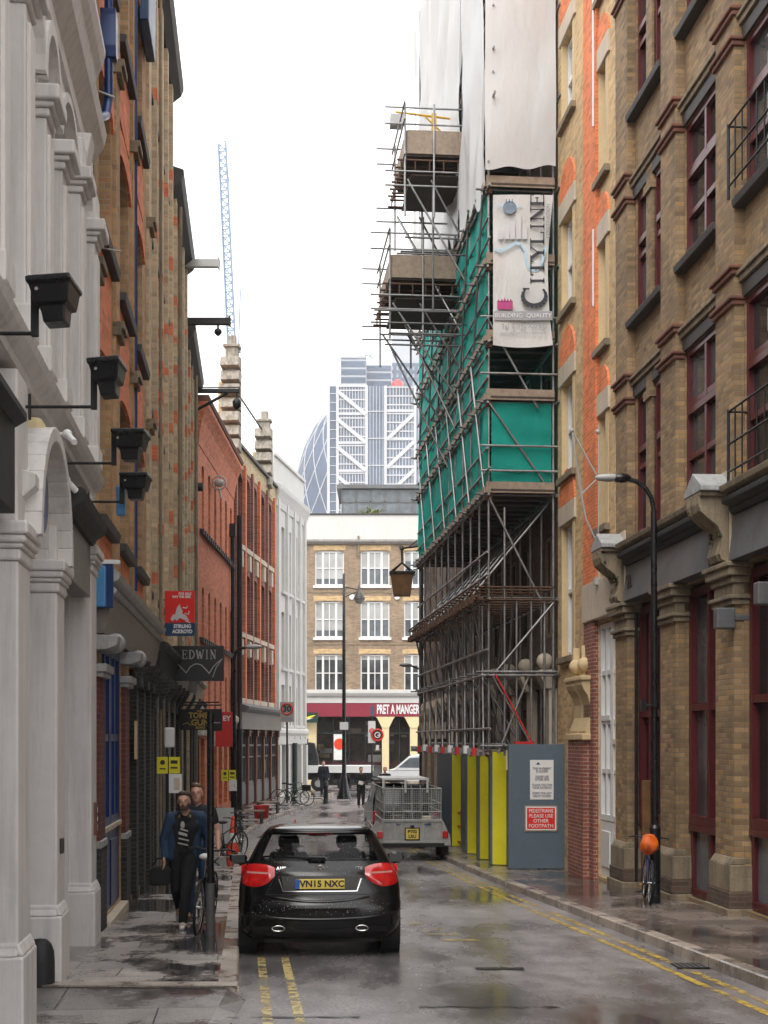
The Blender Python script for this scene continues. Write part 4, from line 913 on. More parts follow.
for i, Y in enumerate(pl):
    a, b_ = uW(Y), uW(Y - .34); main = i in (0, 1, 4); zt = 7.52 if main else 7.15
    mb = MB(); mb.box(a, b_, -.26, 0, 4.98, zt); mb.box(a + .05, b_ - .05, -.26, .03, 5.1, zt - .12); mb.box(a - .04, b_ + .04, -.26, .05, 4.98, 5.2)
    mb.box(a - .03, b_ + .03, -.26, .03, zt, zt + .07); mb.box(a - .06, b_ + .06, -.26, .07, zt + .07, zt + .12); mb.box(a - .1, b_ + .1, -.26, .12, zt + .12, zt + .25)
    if main: mb.box(a - .02, b_ + .02, -.26, .02, zt + .25, 8.1)
    mb.build('pilaster', 'stucco', Wh.root, .018)
cornice(Wh.root, 'stucco', 0, uW(2), -.25, 8.1, [(.14, 0), (.14, .3), (.18, .34), (.18, .5), (.25, .62), (.31, .72), (.34, .86), (.2, .95)])
cornice(Wh.root, 'stucco', 0, uW(2), -.25, 4.68, [(.20, 0), (.21, .06), (.26, .1), (.30, .16), (.32, .22), (.2, .26)])
cornice(Wh.root, 'stucco', -.02, uW(2), -.25, 9.55, [(.2, 0), (.22, .08), (.28, .2), (.32, .34), (.32, .42)])
mb = MB(); mb.box(.2, uW(8), -.26, -.18, 9.08, 9.5); mb.build('frieze', 'brick_red', Wh.root)
mb = MB(); mb.prism([(-.25, 7.9), (-.0, 7.9), (.08, 8.3), (-.25, 8.3)], uW(15.2), uW(14.85), 'x'); mb.build('console', 'stucco', Wh.root, .02)
for (yf_, yn) in ((16.15, 15.6), (13.15, 12.62), (10.97, 10.38), (6.35, 5.95)):            # ground floor pillars
    a, b_ = uW(yf_), uW(yn); gg = gz(yn) + (.1 if yn > 12.4 else 0); zt = 3.72 if yf_ > 15 else 3.18
    mb = MB(); mb.box(a, b_, -.3, 0, gg + .7, zt); mb.prism([(-.28, gg + .62), (.045, gg + .62), (.0, gg + .72), (-.28, gg + .72)], a - .02, b_ + .02, 'x'); mb.box(a - .05, b_ + .05, -.3, .045, gg - .1, gg + .62)
    mb.prism([(a - .05, gg + .62), (b_ + .05, gg + .62), (b_, gg + .72), (a, gg + .72)], -.3, -.0, 'y')
    for (p, z0_, z1_) in ((.02, 0, .09), (.04, .09, .13), (.06, .13, .19), (.08, .19, .29)): mb.box(a - p, b_ + p, -.3, p, zt + z0_, zt + z1_)
    mb.box(a + .04, b_ - .04, -.3, -.01, zt + .29, 4.62)
    mb.build('pillar', 'stucco', Wh.root, .02)
# hood mould over the entrance arch
cx = (uW(12.62) + uW(10.98)) / 2; r = (uW(10.98) - uW(12.62)) / 2; mb = MB(); n = 18
for (ra, rb, v1) in ((r, r + .12, -.08), (r + .12, r + .24, .12)):
    for t in range(n):
        q = [(cx + rr * math.cos(math.pi * tt / n), 3.43 + rr * .97 * math.sin(math.pi * tt / n)) for rr, tt in ((ra, t), (ra, t + 1), (rb, t + 1), (rb, t))]
        mb.prism(q, -.27, v1, 'y')
mb.prism([(-.2, 3.66), (.0, 3.7), (.09, 3.78), (.09, 3.88), (-.2, 3.96)], cx - r - .36, cx - r - .12, 'x'); mb.prism([(-.2, 3.66), (.0, 3.7), (.09, 3.78), (.09, 3.88), (-.2, 3.96)], cx + r + .12, cx + r + .36, 'x')
mb.build('hood_mould', 'stucco', Wh.root, .01)
mb = MB(); mb.box(uW(12.62), uW(10.98), -.5, -.46, -.5, 3.4); mb.box(uW(12.3), uW(11.2), -.46, -.43, -.4, 2.2); mb.build('door', 'dark_shop', Wh.root)
def shopfront(F_, u0, u1, z0, z1, v, m='dark_shop', gm='glass', n=3, riser=.8, door=None, trans=.75):
    mb = MB(); mb.box(u0, u1, v - .05, v, z0, z0 + riser); mb.box(u0, u1, v - .05, v + .03, z0 + riser, z0 + riser + .07); mb.box(u0, u1, v - .05, v, z1 - .1, z1)
    for t in range(n + 1): x = u0 + (u1 - u0 - .07) * t / n; mb.box(x, x + .07, v - .05, v + .02, z0 + riser, z1 - .1)
    zt = z0 + (z1 - z0) * trans; mb.box(u0, u1, v - .045, v + .012, zt, zt + .06)
    for t in range(n): x0 = u0 + (u1 - u0) * t / n; x1 = u0 + (u1 - u0) * (t + 1) / n; mb.box(x0 + .14, x1 - .12, v, v + .018, z0 + .15, z0 + riser - .12)
    o = mb.build('shop_window', m, F_.root); mb = MB(); mb.box(u0 + .02, u1 - .02, v - .04, v - .02, z0 + riser, z1 - .05); mb.build('pane', gm, o); return o
shopfront(Wh, uW(15.55), uW(13.2), gz(14.4) + .1, 3.4, -.38, n=3, riser=1.0); shopfront(Wh, uW(10.35), uW(6.4), gz(8.5), 3.4, -.38, n=4); shopfront(Wh, uW(5.9), uW(2.6), gz(4), 3.4, -.38, n=3)
mb = MB(); mb.box(uW(15.45), uW(13.3), -.2, .0, 3.42, 4.0); mb.build('fascia', 'grey_shop', Wh.root, .01); cornice(Wh.root, 'black_matt', uW(15.5), uW(13.25), -.2, 4.0, [(.24, 0), (.27, .06), (.36, .12), (.38, .22), (.34, .25)])
ue = Wh.u(15, .0); mb = MB(); mb.box(ue, uW(5.9), -.2, .0, 3.5, 4.14); mb.build('fascia', 'black_matt', Wh.root, .01); cornice(Wh.root, 'black_matt', Wh.u(27, .08), uW(5.8), -.2, 4.14, [(.2, 0), (.28, .05), (.28, .1)])
mb = MB(); mb.sphere((uW(13.15) + .0, .18, 1.05), .0, 4) if False else mb.box(uW(12.9), uW(12.78), 0, .03, gz(13) + 1.28, gz(13) + 1.42); mb.build('door_entry_panel', 'brown_dark', Wh.root, .006)
mb = MB(); mb.box(uW(15.98), uW(15.82), 0, .03, gz(16) + 1.35, gz(16) + 1.72); 
for q in range(3): mb.box(uW(15.95), uW(15.85), .03, .036, gz(16) + 1.4 + q * .1, gz(16) + 1.46 + q * .1, 1)
mb.build('door_entry_panel', ['terracotta', 'chrome'], Wh.root, .004)
mb = MB(); mb.cyl((uW(11.35) , .0, 3.83), (uW(11.35), .05, 3.83), .3, n=28); q = mb.build('round_plaque', 'blue_paint', Wh.root); q.location.x = 0
mb = MB(); mb.cyl((uW(11.35), -.0, 3.83), (uW(11.35), .045, 3.83), .33, n=28); mb.build('plaque_rim', 'white_paint', q)
mb = MB(); zc = 4.62; mb.box(uW(11.75), uW(11.45), -.15, .03, 4.05, 4.5); mb.build('alarm_box', 'cream', Wh.root, .05)
mb = MB(); mb.cyl((uW(13.1), -.2, 4.35), (uW(13.1), .0, 4.3), .02); mb.sphere((uW(13.1), .02, 4.28), .045, 10); mb.cyl((uW(13.1), .02, 4.28), (uW(13.2), .1, 4.2), .03); mb.build('security_camera', 'sign_white', Wh.root)
mb = MB(); mb.cyl((uW(12.35), -.2, 4.58), (uW(12.35), .1, 4.55), .015); mb.sphere((uW(12.35), .12, 4.55), .045, 10); mb.cyl((uW(12.35), .12, 4.55), (uW(12.2), .2, 4.45), .028); mb.build('security_camera', 'sign_white', Wh.root)

# four black tapered floodlights on iron arms
def flood(Y, xe, label, tilt=0, wd=.30):
    X0 = LW(Y); zz = 4.42; t = thing('wall_floodlight', label, 'floodlight', (X0, Y, zz), 0, 'black floodlights on the stucco building')
    L_ = xe - X0; mb = MB(); mb.cyl((-.02, 0, 0), (L_, 0, 0), .013); mb.cyl((.02, 0, -.1), (.02, 0, .1), .012); mb.build('arm', 'iron', t)
    mb = MB(); mb.box(L_ - .01, L_ + .035, -.02, .02, -.02, .30); mb.build('stirrup', 'iron', t, .004)
    mb = MB(); a = L_ + .02; c = a + wd / 2
    def ring(z, w0, d0): return [(c - w0 / 2, -d0 / 2, z), (c + w0 / 2, -d0 / 2, z), (c + w0 / 2, d0 / 2, z), (c - w0 / 2, d0 / 2, z)]
    R_ = [ring(.02, wd * .5, .16), ring(.12, wd * .58, .2), ring(.13, wd * .78, .26), ring(.24, wd * .95, .32), ring(.25, wd * 1.04, .36), ring(.285, wd * 1.04, .36)]
    vs = [p for q in R_ for p in q]; fs = [(0, 1, 2, 3), (20, 21, 22, 23)] + [(k * 4 + i, k * 4 + (i + 1) % 4, k * 4 + 4 + (i + 1) % 4, k * 4 + 4 + i) for k in range(5) for i in range(4)]
    mb.add(vs, fs); h = mb.build('housing', 'black_paint', t, .008); h.rotation_euler = (0, -tilt, 0)
    mb = MB(); mb.box(c - wd * .48, c + wd * .48, -.16, .16, .286, .292); mb.build('lens', 'glass_grey', h)
    mb = MB(); mb.cyl((a + .06, -.165, .2), (a + .06, -.175, .2), .012); mb.build('bolt', 'chrome', h)
flood(8.85, -2.22, 'largest and nearest of the black floodlights, highest in the picture', R(4), .27)
flood(10.8, -2.25, 'second black floodlight, tilted on its arm below the nearest', R(5), .24)
flood(13.0, -2.52, 'third black floodlight, in front of the blue window frame')
flood(15.1, -2.84, 'lowest and farthest of the black floodlights', 0, .29)
# black domed bollard stone at the entrance
bl = MB(); bl.lathe([(.0, .44), (.06, .43), (.10, .39), (.125, .32), (.13, .22), (.13, .0)][::-1], n=20)
o = bl.build('kerb_guard', 'black_matt'); o.location = (hx(40, 12.5), 12.5, gz(12.5) + .09); tag(o, 'round-topped black guard stone between the first two white pillars', 'bollard')

# ================================================================== LEFT: BRICK WAREHOUSE WITH BLUE WINDOWS
RL = lambda y: -1.974 - .09 * y
Bl = Fr('blue_window_warehouse', 'brown brick warehouse with royal blue window frames and orange segmental arches', (RL(25.6), 25.6), (RL(16.47), 16.47))
uB = lambda Y: Bl.uy(Y)
wy = [(18.9, 17.25), (21.5, 19.85), (24.1, 22.45)]
rowsB = [(4.65, 6.75), (8.2, 10.25), (11.85, 14.0), (15.2, 16.9)]
ops = [(uB(a), uB(b_), z0, z1, .22) for a, b_ in wy for z0, z1 in rowsB]
gops = [(uB(20.35), uB(17.75), -.45, 3.1), (uB(25.2), uB(21.6), -.6, 3.1)]
mb = MB(); wall(mb, 0, Bl.L, Z0, 17.4, ops + gops, v=-.02, dep=.36, back=8); mb.build('wall', 'brick_left', Bl.root)
for o in ops:
    window(Bl.root, o[0] + .01, o[1] - .01, o[2] + .01, o[3] - .02, -.30, 2, 3, 'blue_paint', 'glass_mid', .09, .12, mid=.5)
    r = (o[1] - o[0]) / 2; cx = (o[0] + o[1]) / 2; mb = MB(); n = 10
    for t in range(n):
        a, b_ = o[0] - .12 + (o[1] - o[0] + .24) * t / n, o[0] - .12 + (o[1] - o[0] + .24) * (t + 1) / n
        h = lambda x: o[3] - .22 + .22 * math.sqrt(max(0, 1 - ((x - cx) / (r + .125)) ** 2)) + .02
        mb.prism([(a, h(a)), (b_, h(b_)), (b_, h(b_) + .34), (a, h(a) + .34)], -.05, .02, 'y')
    mb.build('arch_head', 'brick_orange', Bl.root)
    mb = MB(); mb.prism([(-.3, o[2] - .14), (.1, o[2] - .14), (.12, o[2] - .02), (-.3, o[2] - .003)], o[0] - .08, o[1] + .08, 'x'); mb.build('sill', 'slate_sill', Bl.root, .01)
    mb = MB(); mb.box(o[0] + .05, o[1] - .05, -.05, .0, o[2] - 1.1, o[2] - .16); mb.build('apron_panel', 'brick_orange', Bl.root)
for Y in (25.5, 22.3, 19.7, 17.1):
    mb = MB(); mb.box(uB(Y), uB(Y - .5), -.14, .03, 4.15, 17.4); mb.build('pilaster', 'brick_long' if Y > 25 else 'brick_left', Bl.root)
    for zz in (7.4, 11.0): mb = MB(); mb.box(uB(Y) - .03, uB(Y - .5) + .03, -.14, .1, zz, zz + .1); mb.box(uB(Y), uB(Y - .5), -.14, .14, zz + .1, zz + .2); mb.build('corbel', 'stone', Bl.root, .01)
# rainwater hopper and blue downpipe
u = Bl.u(109.5, .13); mb = MB(); hz = 10.3
mb.cyl((u, .12, 17.2), (u, .12, hz + .55), .055); mb.prism([(u - .08, hz), (u + .08, hz), (u + .13, hz + .12), (u + .13, hz + .5), (u + .16, hz + .56), (u - .16, hz + .56), (u - .13, hz + .5), (u - .13, hz + .12)], .03, .22, 'y')
mb.tube([(u, .12, hz + .05), (u, .12, hz - .5), (u + .12, .1, hz - .75), (u + .5, .06, hz - .95), (u + .9, .05, hz - 1.0)], .055, 10); mb.build('downpipe', 'blue_paint', Bl.root, .006)
for Y in (22.1,): mb = MB(); mb.cyl((uB(Y), .04, 4.2), (uB(Y), .04, 17), .03); mb.build('downpipe', 'blue_paint', Bl.root)
mb = MB(); mb.cyl((uB(17.6), -.1, 8.05), (uB(17.6), .25, 8.0), .012); mb.cyl((uB(17.3), -.1, 9.9), (uB(17.3), .2, 9.8), .014); mb.build('lamp_arm', 'sign_grey', Bl.root)
mb = MB(); mb.prism([(.0, 13.8), (.16, 13.8), (.2, 17.2), (.0, 17.2)], uB(24.7), uB(23.2), 'x'); mb.build('hoist_housing', 'sign_navy', Bl.root, .02)
# shopfront: sloping grey fascia with lead flashing, maroon tiled pilasters, blue doors
u0, u1 = uB(25.5), uB(17.05)
mb = MB(); mb.prism([(-.1, 3.15), (.1, 3.15), (.2, 3.62), (-.1, 3.62)], u0, u1, 'x'); mb.build('fascia', 'grey_shop', Bl.root, .008)
cornice(Bl.root, 'alu', u0, u1 + .05, -.1, 3.625, [(.32, 0), (.36, .05), (.32, .09), (.28, .13), (.38, .18), (.40, .25), (.32, .32), (.1, .42)])
mb = MB(); mb.box(u1 + .06, u1 + .12, -.1, .22, 3.45, 3.98); mb.box(u1 + .05, u1 + .14, -.12, .3, 3.98, 4.03, 1); mb.build('fascia_end', ['blue_paint', 'sign_white'], Bl.root, .005)
mb = MB(); mb.box(u1 + .13, u1 + .22, .0, .14, 3.45, 3.95); mb.build('alarm_box', 'blue_light', Bl.root, .02)
mb = MB(); mb.box(uW(15.3), uW(15.2), .3, .4, 4.3, 4.62); mb.build('alarm_box', 'blue_light', Wh.root, .02)
for (ya, yb) in ((17.72, 17.08), (21.05, 20.4)):
    a, b_ = uB(ya), uB(yb); gg = gz(yb) + .1
    mb = MB(); mb.box(a, b_, -.14, .04, gg + 1.12, 2.62); mb.build('pilaster', 'brick_paintred', Bl.root)
    mb = MB(); mb.box(a - .02, b_ + .02, -.14, .07, gg + 1.04, gg + 1.13); mb.box(a - .06, b_ + .06, -.14, .1, 2.62, 2.68); mb.box(a - .1, b_ + .1, -.14, .14, 2.68, 2.78)
    mb.prism([(-.1, 2.95), (.12, 2.95), (.26, 3.0), (.28, 3.12), (-.1, 3.14)], a - .1, b_ + .1, 'x'); mb.sphere(((a + b_) / 2, .2, 3.05), .13, 10); mb.build('pilaster_cap', 'stone_white', Bl.root, .01)
    mb = MB(); mb.box(a - .02, b_ + .02, -.14, .06, gg - .1, gg + 1.035); mb.build('pilaster_base', 'brick_black', Bl.root)
gg = gz(19) + .12
for i, (ya, yb) in enumerate(((20.3, 19.0), (19.0, 17.8))): 
    window(Bl.root, uB(ya) + .02, uB(yb) - .02, gg + 1.25, 3.08, -.13, 2, 2, 'blue_paint', 'glass', .1, .1, name='door_window')
    mb = MB(); mb.box(uB(ya) + .02, uB(yb) - .02, -.14, -.05, gg + .05, gg + 1.2); mb.box(uB(ya) + .14, uB(yb) - .14, -.05, -.03, gg + .15, gg + 1.05); mb.build('door', 'blue_paint', Bl.root, .008)
mb = MB(); mb.box(uB(20.3), uB(17.8), -.13, .0, gg + 1.2, gg + 1.27); mb.box(uB(20.3), uB(17.8), -.3, .1, gg - .05, gg + .09); mb.build('step', 'stone_pale', Bl.root, .01)
shopfront(Bl, uB(25.2), uB(21.6), gz(23.5) + .12, 3.05, -.3, 'black_paint', 'glass', 4)
for Y in (22.6, 24.0, 25.3):
    mb = MB(); mb.box(uB(Y), uB(Y - .42), -.14, .05, -.8, 2.7); mb.box(uB(Y) - .06, uB(Y - .42) + .06, -.14, .12, 2.7, 2.85); mb.prism([(0, 2.85), (.1, 2.85), (.25, 3.1), (0, 3.1)], uB(Y), uB(Y - .42), 'x'); mb.build('pilaster', 'brick_black', Bl.root)
mb = MB(); mb.box(uB(22.1), uB(21.75), .05, .07, 1.55, 2.15); mb.build('wall_plate', 'stone_yellow', Bl.root)
cornice(Bl.root, 'slate_sill', 0, Bl.L, -.12, 17.4, [(.1, 0), (.3, .2), (.34, .4)])

# ================================================================== LEFT: THE LONG WAREHOUSE IN YELLOW AND RED BRICK
Lg = Fr('long_warehouse', 'long warehouse of thin yellow brick pilasters with red brick bands above black shopfronts', (RL(46), 46), (RL(25.65), 25.65))
uL = lambda Y: Lg.uy(Y)
def ztop(Y): return 17.4 if Y < 33.4 else (15.4 if Y < 39.8 else 13.6)
bayY = fr(25.8, 45.9, 1.68); rowsL = [(4.7, 6.9), (8.2, 10.3), (11.5, 13.0)]
for (ya, yb) in ((33.4, 25.65), (39.8, 33.4), (46, 39.8)):
    zt = ztop((ya + yb) / 2); ops = []
    for y0, y1 in zip(bayY, bayY[1:]):
        ym = (y0 + y1) / 2
        if yb < ym < ya:
            for (za, zb) in rowsL + ([(14.3, 16.2)] if zt > 17 else []):
                if zb < zt - .3: ops.append((max(uL(ya), uL(y1 - .32)), min(uL(yb), uL(y0 + .32)), za, zb, .18))
            ops.append((max(uL(ya) + .01, uL(y1 - .25)), min(uL(yb) - .01, uL(y0 + .25)), gz(ym) + .2, 2.9))
    mb = MB(); wall(mb, uL(ya), uL(yb), Z0, zt, ops, v=-.16, dep=.2, back=8); mb.build('wall', 'brick_long', Lg.root)
    for i, o in enumerate(ops):
        if o[3] == 2.9: 
            window(Lg.root, o[0] + .01, o[1] - .01, o[2], 2.88, -.3, 2, 2, 'black_paint', 'glass' if i % 3 else 'warm', .07, .08, name='shop_window', mid=.3)
        else:
            window(Lg.root, o[0] + .01, o[1] - .01, o[2] + .01, o[3] - .01, -.34, 2, 2, 'brown_dark' if i % 3 else 'white_paint', 'glass_mid', .06, .07)
            mb = MB(); mb.box(o[0] - .08, o[1] + .08, -.17, -.11, o[3] - .02 if False else o[3] + .01, o[3] + .3); mb.build('window_head', 'brick_rust', Lg.root)
            mb = MB(); mb.box(o[0] - .05, o[1] + .05, -.3, -.05, o[2] - .12, o[2] - .003); mb.build('sill', 'slate_sill', Lg.root)
    cornice(Lg.root, 'slate_sill', uL(ya), uL(yb), -.16, zt - .35, [(.12, 0), (.3, .15), (.36, .3), (.36, .42), (.1, .5)])
for i, Y in enumerate(bayY):
    zt = ztop(Y) - .4; a, b_ = uL(Y + .16), uL(Y - .16); mb = MB(); mb.box(a, b_, -.17, 0, 3.5, zt)
    z = 4.0
    while z < zt - .4:
        if random.random() < .45: mb.box(a - .006, b_ + .006, -.17, .007, z, z + random.choice((.15, .22, .3)), 1)
        z += random.choice((.6, .75, .9, 1.2))
    mb.build('pilaster', ['brick_long', 'brick_rust'], Lg.root)
    mb = MB(); mb.box(uL(Y + .2), uL(Y - .2), -.17, .05, gz(Y) + .05, 2.45); mb.box(uL(Y + .24), uL(Y - .24), -.17, .1, 2.45, 2.58); mb.prism([(0, 2.58), (.08, 2.58), (.3, 2.95), (.3, 3.05), (0, 3.05)], uL(Y + .17), uL(Y - .17), 'x'); mb.build('shop_pilaster', 'brick_black' if i not in (6, 8) else 'brick_long', Lg.root)
for ya, yb, m in ((31.0, 25.8, 'black_matt'), (36.3, 31.2, 'sign_charcoal'), (41, 36.5, 'black_matt'), (45.8, 41.2, 'stone_pale')):
    mb = MB(); mb.prism([(-.1, 2.95), (.1, 2.95), (.22, 3.5), (-.1, 3.5)], uL(ya), uL(yb), 'x'); mb.build('fascia', m, Lg.root, .006); cornice(Lg.root, m, uL(ya), uL(yb), -.1, 3.505, [(.36, 0), (.42, .08), (.42, .14), (.1, .24)])
for Y, r in ((27.4, .03), (34.3, .05), (43.2, .05)): mb = MB(); mb.cyl((uL(Y), .07, -.8), (uL(Y), .07, ztop(Y) - .5), r); mb.build('downpipe', 'stone', Lg.root)
for Y in (26.6, 28.4, 30.0, 32.0): mb = MB(); mb.box(uL(Y), uL(Y - .05), .05, .09, -.8, 2.9); mb.build('shutter_guide', 'grey_shop', Lg.root)
mb = MB(); mb.box(uL(28.1), uL(27.9), .1, .3, 1.7, 2.1); mb.build('alarm_box', 'sign_white', Lg.root, .03)
mb = MB(); mb.box(uL(44.9), uL(43.9), .0, .25, 2.0, 2.95); mb.build('awning', 'stucco', Lg.root, .01)
# hoist beams and a lantern sticking out of the warehouse
def beam(name, label, cat, px0, px1, py, Y, h, m, strut=None, extra=None):
    t = thing(name, label, cat, (hx(px0, Y), Y, CZ + (HY - py) * Y / FP)); L_ = (px1 - px0) * Y / FP
    mb = MB(); mb.box(-.15, L_, -.08, .08, -h / 2, h / 2); mb.box(L_ - .04, L_, -.11, .11, -h * .7, h * .7); mb.build('beam', m, t, .01)
    if strut: mb = MB(); mb.cyl((-.05, 0, -strut), (L_ * .75, 0, -h / 2), .05); mb.build('strut', m, t)
    if extra: extra(t, L_)
    return t
beam('hoist_beam', 'pale steel hoist beam high on the long warehouse', 'hoist beam', 184, 219.5, 263.5, 39.0, .22, 'sign_grey')
def hook(t, L_): mb = MB(); mb.cyl((L_ * .72, 0, 0), (L_ * .72, 0, -.25), .03); mb.lathe([(.02, -.18), (.1, -.24), (.11, -.32), (.04, -.4)], (L_ * .72, 0, 0), 12); mb.build('pulley', 'iron', t)
beam('hoist_beam', 'dark iron hoist beam with a pulley, below the pale one', 'hoist beam', 186, 230.5, 321.5, 39.3, .19, 'black_matt', None, hook)
beam('hoist_bracket', 'black iron bracket with a diagonal strut and a hanging lantern', 'bracket', 190, 240, 391, 44.5, .12, 'iron', .75, lambda t, L_: (lambda mb: (mb.cyl((L_ - .1, 0, 0), (L_ - .1, 0, -.2), .02), mb.lathe([(.03, -.2), (.14, -.34), (.12, -.5), (.04, -.58)], (L_ - .1, 0, 0), 12), mb.cyl((0, 0, .1), (L_, 0, .12), .02), mb.build('lantern', 'iron', t)))(MB()))
t = thing('wall_lantern', 'small black cylinder lamp on the end of the long warehouse', 'lamp', (hx(197, 46) + .0, 45.4, CZ + (HY - 487) * 45.4 / FP)); mb = MB(); mb.cyl((-.25, 0, .1), (.15, 0, .1), .04); mb.cyl((-.15, 0, 0), (.28, 0, 0), .14, n=14); mb.build('lamp_body', 'black_matt', t)

# ================================================================== LEFT: THE ORANGE BRICK BUILDING
p46, p57, p67, p75 = (-6.12, 46.05), (-6.1, 57.0), (-10.6 + .079 * 67.6, 67.6), (-5.27 + .142 * 7.3, 74.9)
Og = Fr('orange_building', 'orange red brick building with a curved red cornice and rows of slim arched windows', p57, p46)
zr = [(Og.z(458, Og.u(232)), 12.6)]
ops = []
for k in range(6):
    u0 = .9 + k * 1.7
    for (za, zb) in ((9.0, 11.1), (5.35, 7.0), (2.9, 4.3)): ops.append((u0, u0 + .62, za, zb, .18))
    ops.append((u0 - .15, u0 + .95, -.6, 1.9))
mb = MB(); wall(mb, 0, Og.L, Z0, 12.3, ops, v=0, dep=.25, back=7); mb.build('wall', 'brick_rust', Og.root)
for o in ops: window(Og.root, o[0] + .01, o[1] - .01, o[2] + .01, o[3] - .01, -.24, 1 if o[3] > 2 else 2, 2, 'brown_dark', 'glass', .05, .05)
for z in (8.75, 5.15): 
    mb = MB(); mb.box(.5, Og.L - .4, -.02, .1, z, z + .12)
    for u in fr(.5, Og.L - .5, .55): mb.box(u, u + .2, .1, .16, z - .08, z + .1)
    mb.build('string_course', 'slate_sill', Og.root)
cornice(Og.root, 'brick_rust', 0, Og.L, -.02, 11.6, [(.04, 0), (.06, .25), (.1, .5), (.16, .85), (.26, 1.1), (.34, 1.25), (.34, 1.4)]); cornice(Og.root, 'terracotta', 0, Og.L, 0, 13.01, [(.36, 0), (.4, .1), (.36, .2)], 'gutter')
cornice(Og.root, 'stone_pale', 0, Og.L, 0, 2.0, [(.08, 0), (.1, .45), (.2, .6), (.2, .75), (.1, .85)], 'fascia')
mb = MB(); u = Og.u(212); z = Og.z(483, u); mb.lathe([(.0, .16), (.14, .1), (.18, 0), (.14, -.1), (.0, -.16)], (u, .25, z), 14); mb.torus((u, .25, z), .24, .03, 'x', 16, 6); mb.cyl((u, 0, z), (u, .3, z), .03); mb.cyl((u, .25, z - .2), (u, .32, z - .55), .04); mb.build('wall_ornament', 'sign_grey', Og.root)
mb = MB(); mb.cyl((1.6, .12, -1), (1.6, .12, 10.4), .08); mb.box(1.48, 1.72, .0, .24, 9.9, 10.4); mb.build('downpipe', 'iron', Og.root)

M['finial_stone'] = mat('sooty carved stone', (.50, .45, .38), .85, var=.55, vs=5, bump=.5, stain=((.07, .065, .06), .8))
# ================================================================== LEFT: THE GABLED RED BRICK BUILDING
Gb = Fr('gabled_building', 'dark red brick building with two tall stone finials, yellow brick parapet and a grey shopfront', p67, p57)
xs = [(235.5, 242.5), (244.5, 250), (252, 257), (259, 264.5), (267, 271.5)]
ops = []
for (xa, xb) in xs:
    a, b_ = Gb.u(xb), Gb.u(xa)
    for (za, zb) in ((10.0, 13.0), (6.35, 8.9), (3.6, 5.4)): ops.append((a, b_, za, zb, .3 if zb > 10 else .1))
mb = MB(); wall(mb, 0, Gb.L, Z0, 13.2, ops, v=0, dep=.35, back=7); mb.build('wall', 'brick_red', Gb.root)
for o in ops:
    window(Gb.root, o[0] + .01, o[1] - .01, o[2] + .01, o[3] - .02, -.36, 2, 3, 'brick_red' if False else 'brown_dark', 'glass', .07, .05)
    mb = MB(); cx = (o[0] + o[1]) / 2; mb.box(o[0] - .12, o[1] + .12, -.1, .12, o[2] - .2, o[2] - .003); mb.box(cx - .22, cx + .22, .02, .16, o[2] - .95, o[2] - .3); mb.build('carved_sill', 'stone_pale', Gb.root)
prev = None
for i, px in enumerate((234.5, 243.5, 251, 258, 266, 273)):
    u = Gb.u(px); mb = MB(); mb.box(u - .16, u + .16, -.02, .12, 2.9, 13.4, 0); mb.build('pilaster', 'brick_rust' if i % 2 else 'brick_red', Gb.root)
mb = MB(); mb.box(0, Gb.L, -.3, .03, 13.2, 14.0); mb.box(0, Gb.L, -.3, .06, 12.4, 12.7) if False else None; mb.build('parapet', 'brick_cream', Gb.root); mb = MB(); mb.box(0, Gb.L, -.3, .15, 14.0, 14.12); mb.build('coping', 'slate_sill', Gb.root)
for px, zt, wd in ((232.5, 18.4, .34), (268.5, 17.2, .30)):          # gable piers with stacked stone finials
    u = min(Gb.u(px), Gb.L - .55); mb = MB(); mb.box(u - wd, u + wd, -.7, .08, 13.2, zt - 1.9); mb.prism([(u - .25, 13.3), (u + .25, 13.3), (u + .25, 14.6), (u, 15.1), (u - .25, 14.6)], .05, .1, 'y'); mb.build('gable_pier', 'brick_cream', Gb.root)
    mb = MB(); z = 13.6; s_ = 0
    while z < zt - 1.0:
        w2 = wd * (.85 if s_ % 2 else 1.05); mb.prism([(u + w2 * .2, z), (u + w2 + .45, z + .1), (u + w2 + .3, z + .5), (u + w2 * .2, z + .55)], -.55, .22, 'y'); z += .56; s_ += 1
    mb.box(u - .05, u + .42, -.4, .1, zt - 1.6, zt - .5); mb.box(u - .14, u + .52, -.5, .2, zt - 1.65, zt - 1.5); mb.box(u - .12, u + .5, -.48, .18, zt - .5, zt - .38); mb.box(u + .04, u + .34, -.3, .02, zt - .38, zt); mb.box(u - .06, u + .44, -.4, .1, zt - 1.0, zt - .95)
    mb.build('finial', 'finial_stone', Gb.root, .02)
shopL = Gb.L
for i in range(5):
    a = .3 + i * (shopL - .6) / 5; b_ = a + (shopL - .6) / 5; mb = MB(); mb.box(a - .12, a + .14, -.02, .2, -.9, 2.0); mb.box(a - .16, a + .18, -.02, .26, 2.0, 2.3); mb.build('shop_pilaster', 'terracotta', Gb.root, .01)
    o = window(Gb.root, a + .16, b_ - .14, .0, 2.25, .0, 3, 2, 'grey_fascia', 'glass_mid' if i % 2 else 'glass', .07, .08, name='shop_window', mid=.72)
    mb = MB(); mb.box(a + .16, b_ - .14, .0, .1, -.85, -.01); mb.box(a + .3, b_ - .28, .1, .12, -.7, -.15); mb.build('stall_riser', 'grey_fascia', Gb.root)
mb = MB(); mb.prism([(0, 2.3), (.3, 2.3), (.34, 3.0), (0, 3.0)], 0, shopL, 'x'); mb.build('fascia', 'grey_shop', Gb.root); cornice(Gb.root, 'grey_fascia', -.05, shopL, 0, 3.0, [(.45, 0), (.6, .12), (.62, .22), (.1, .4)])
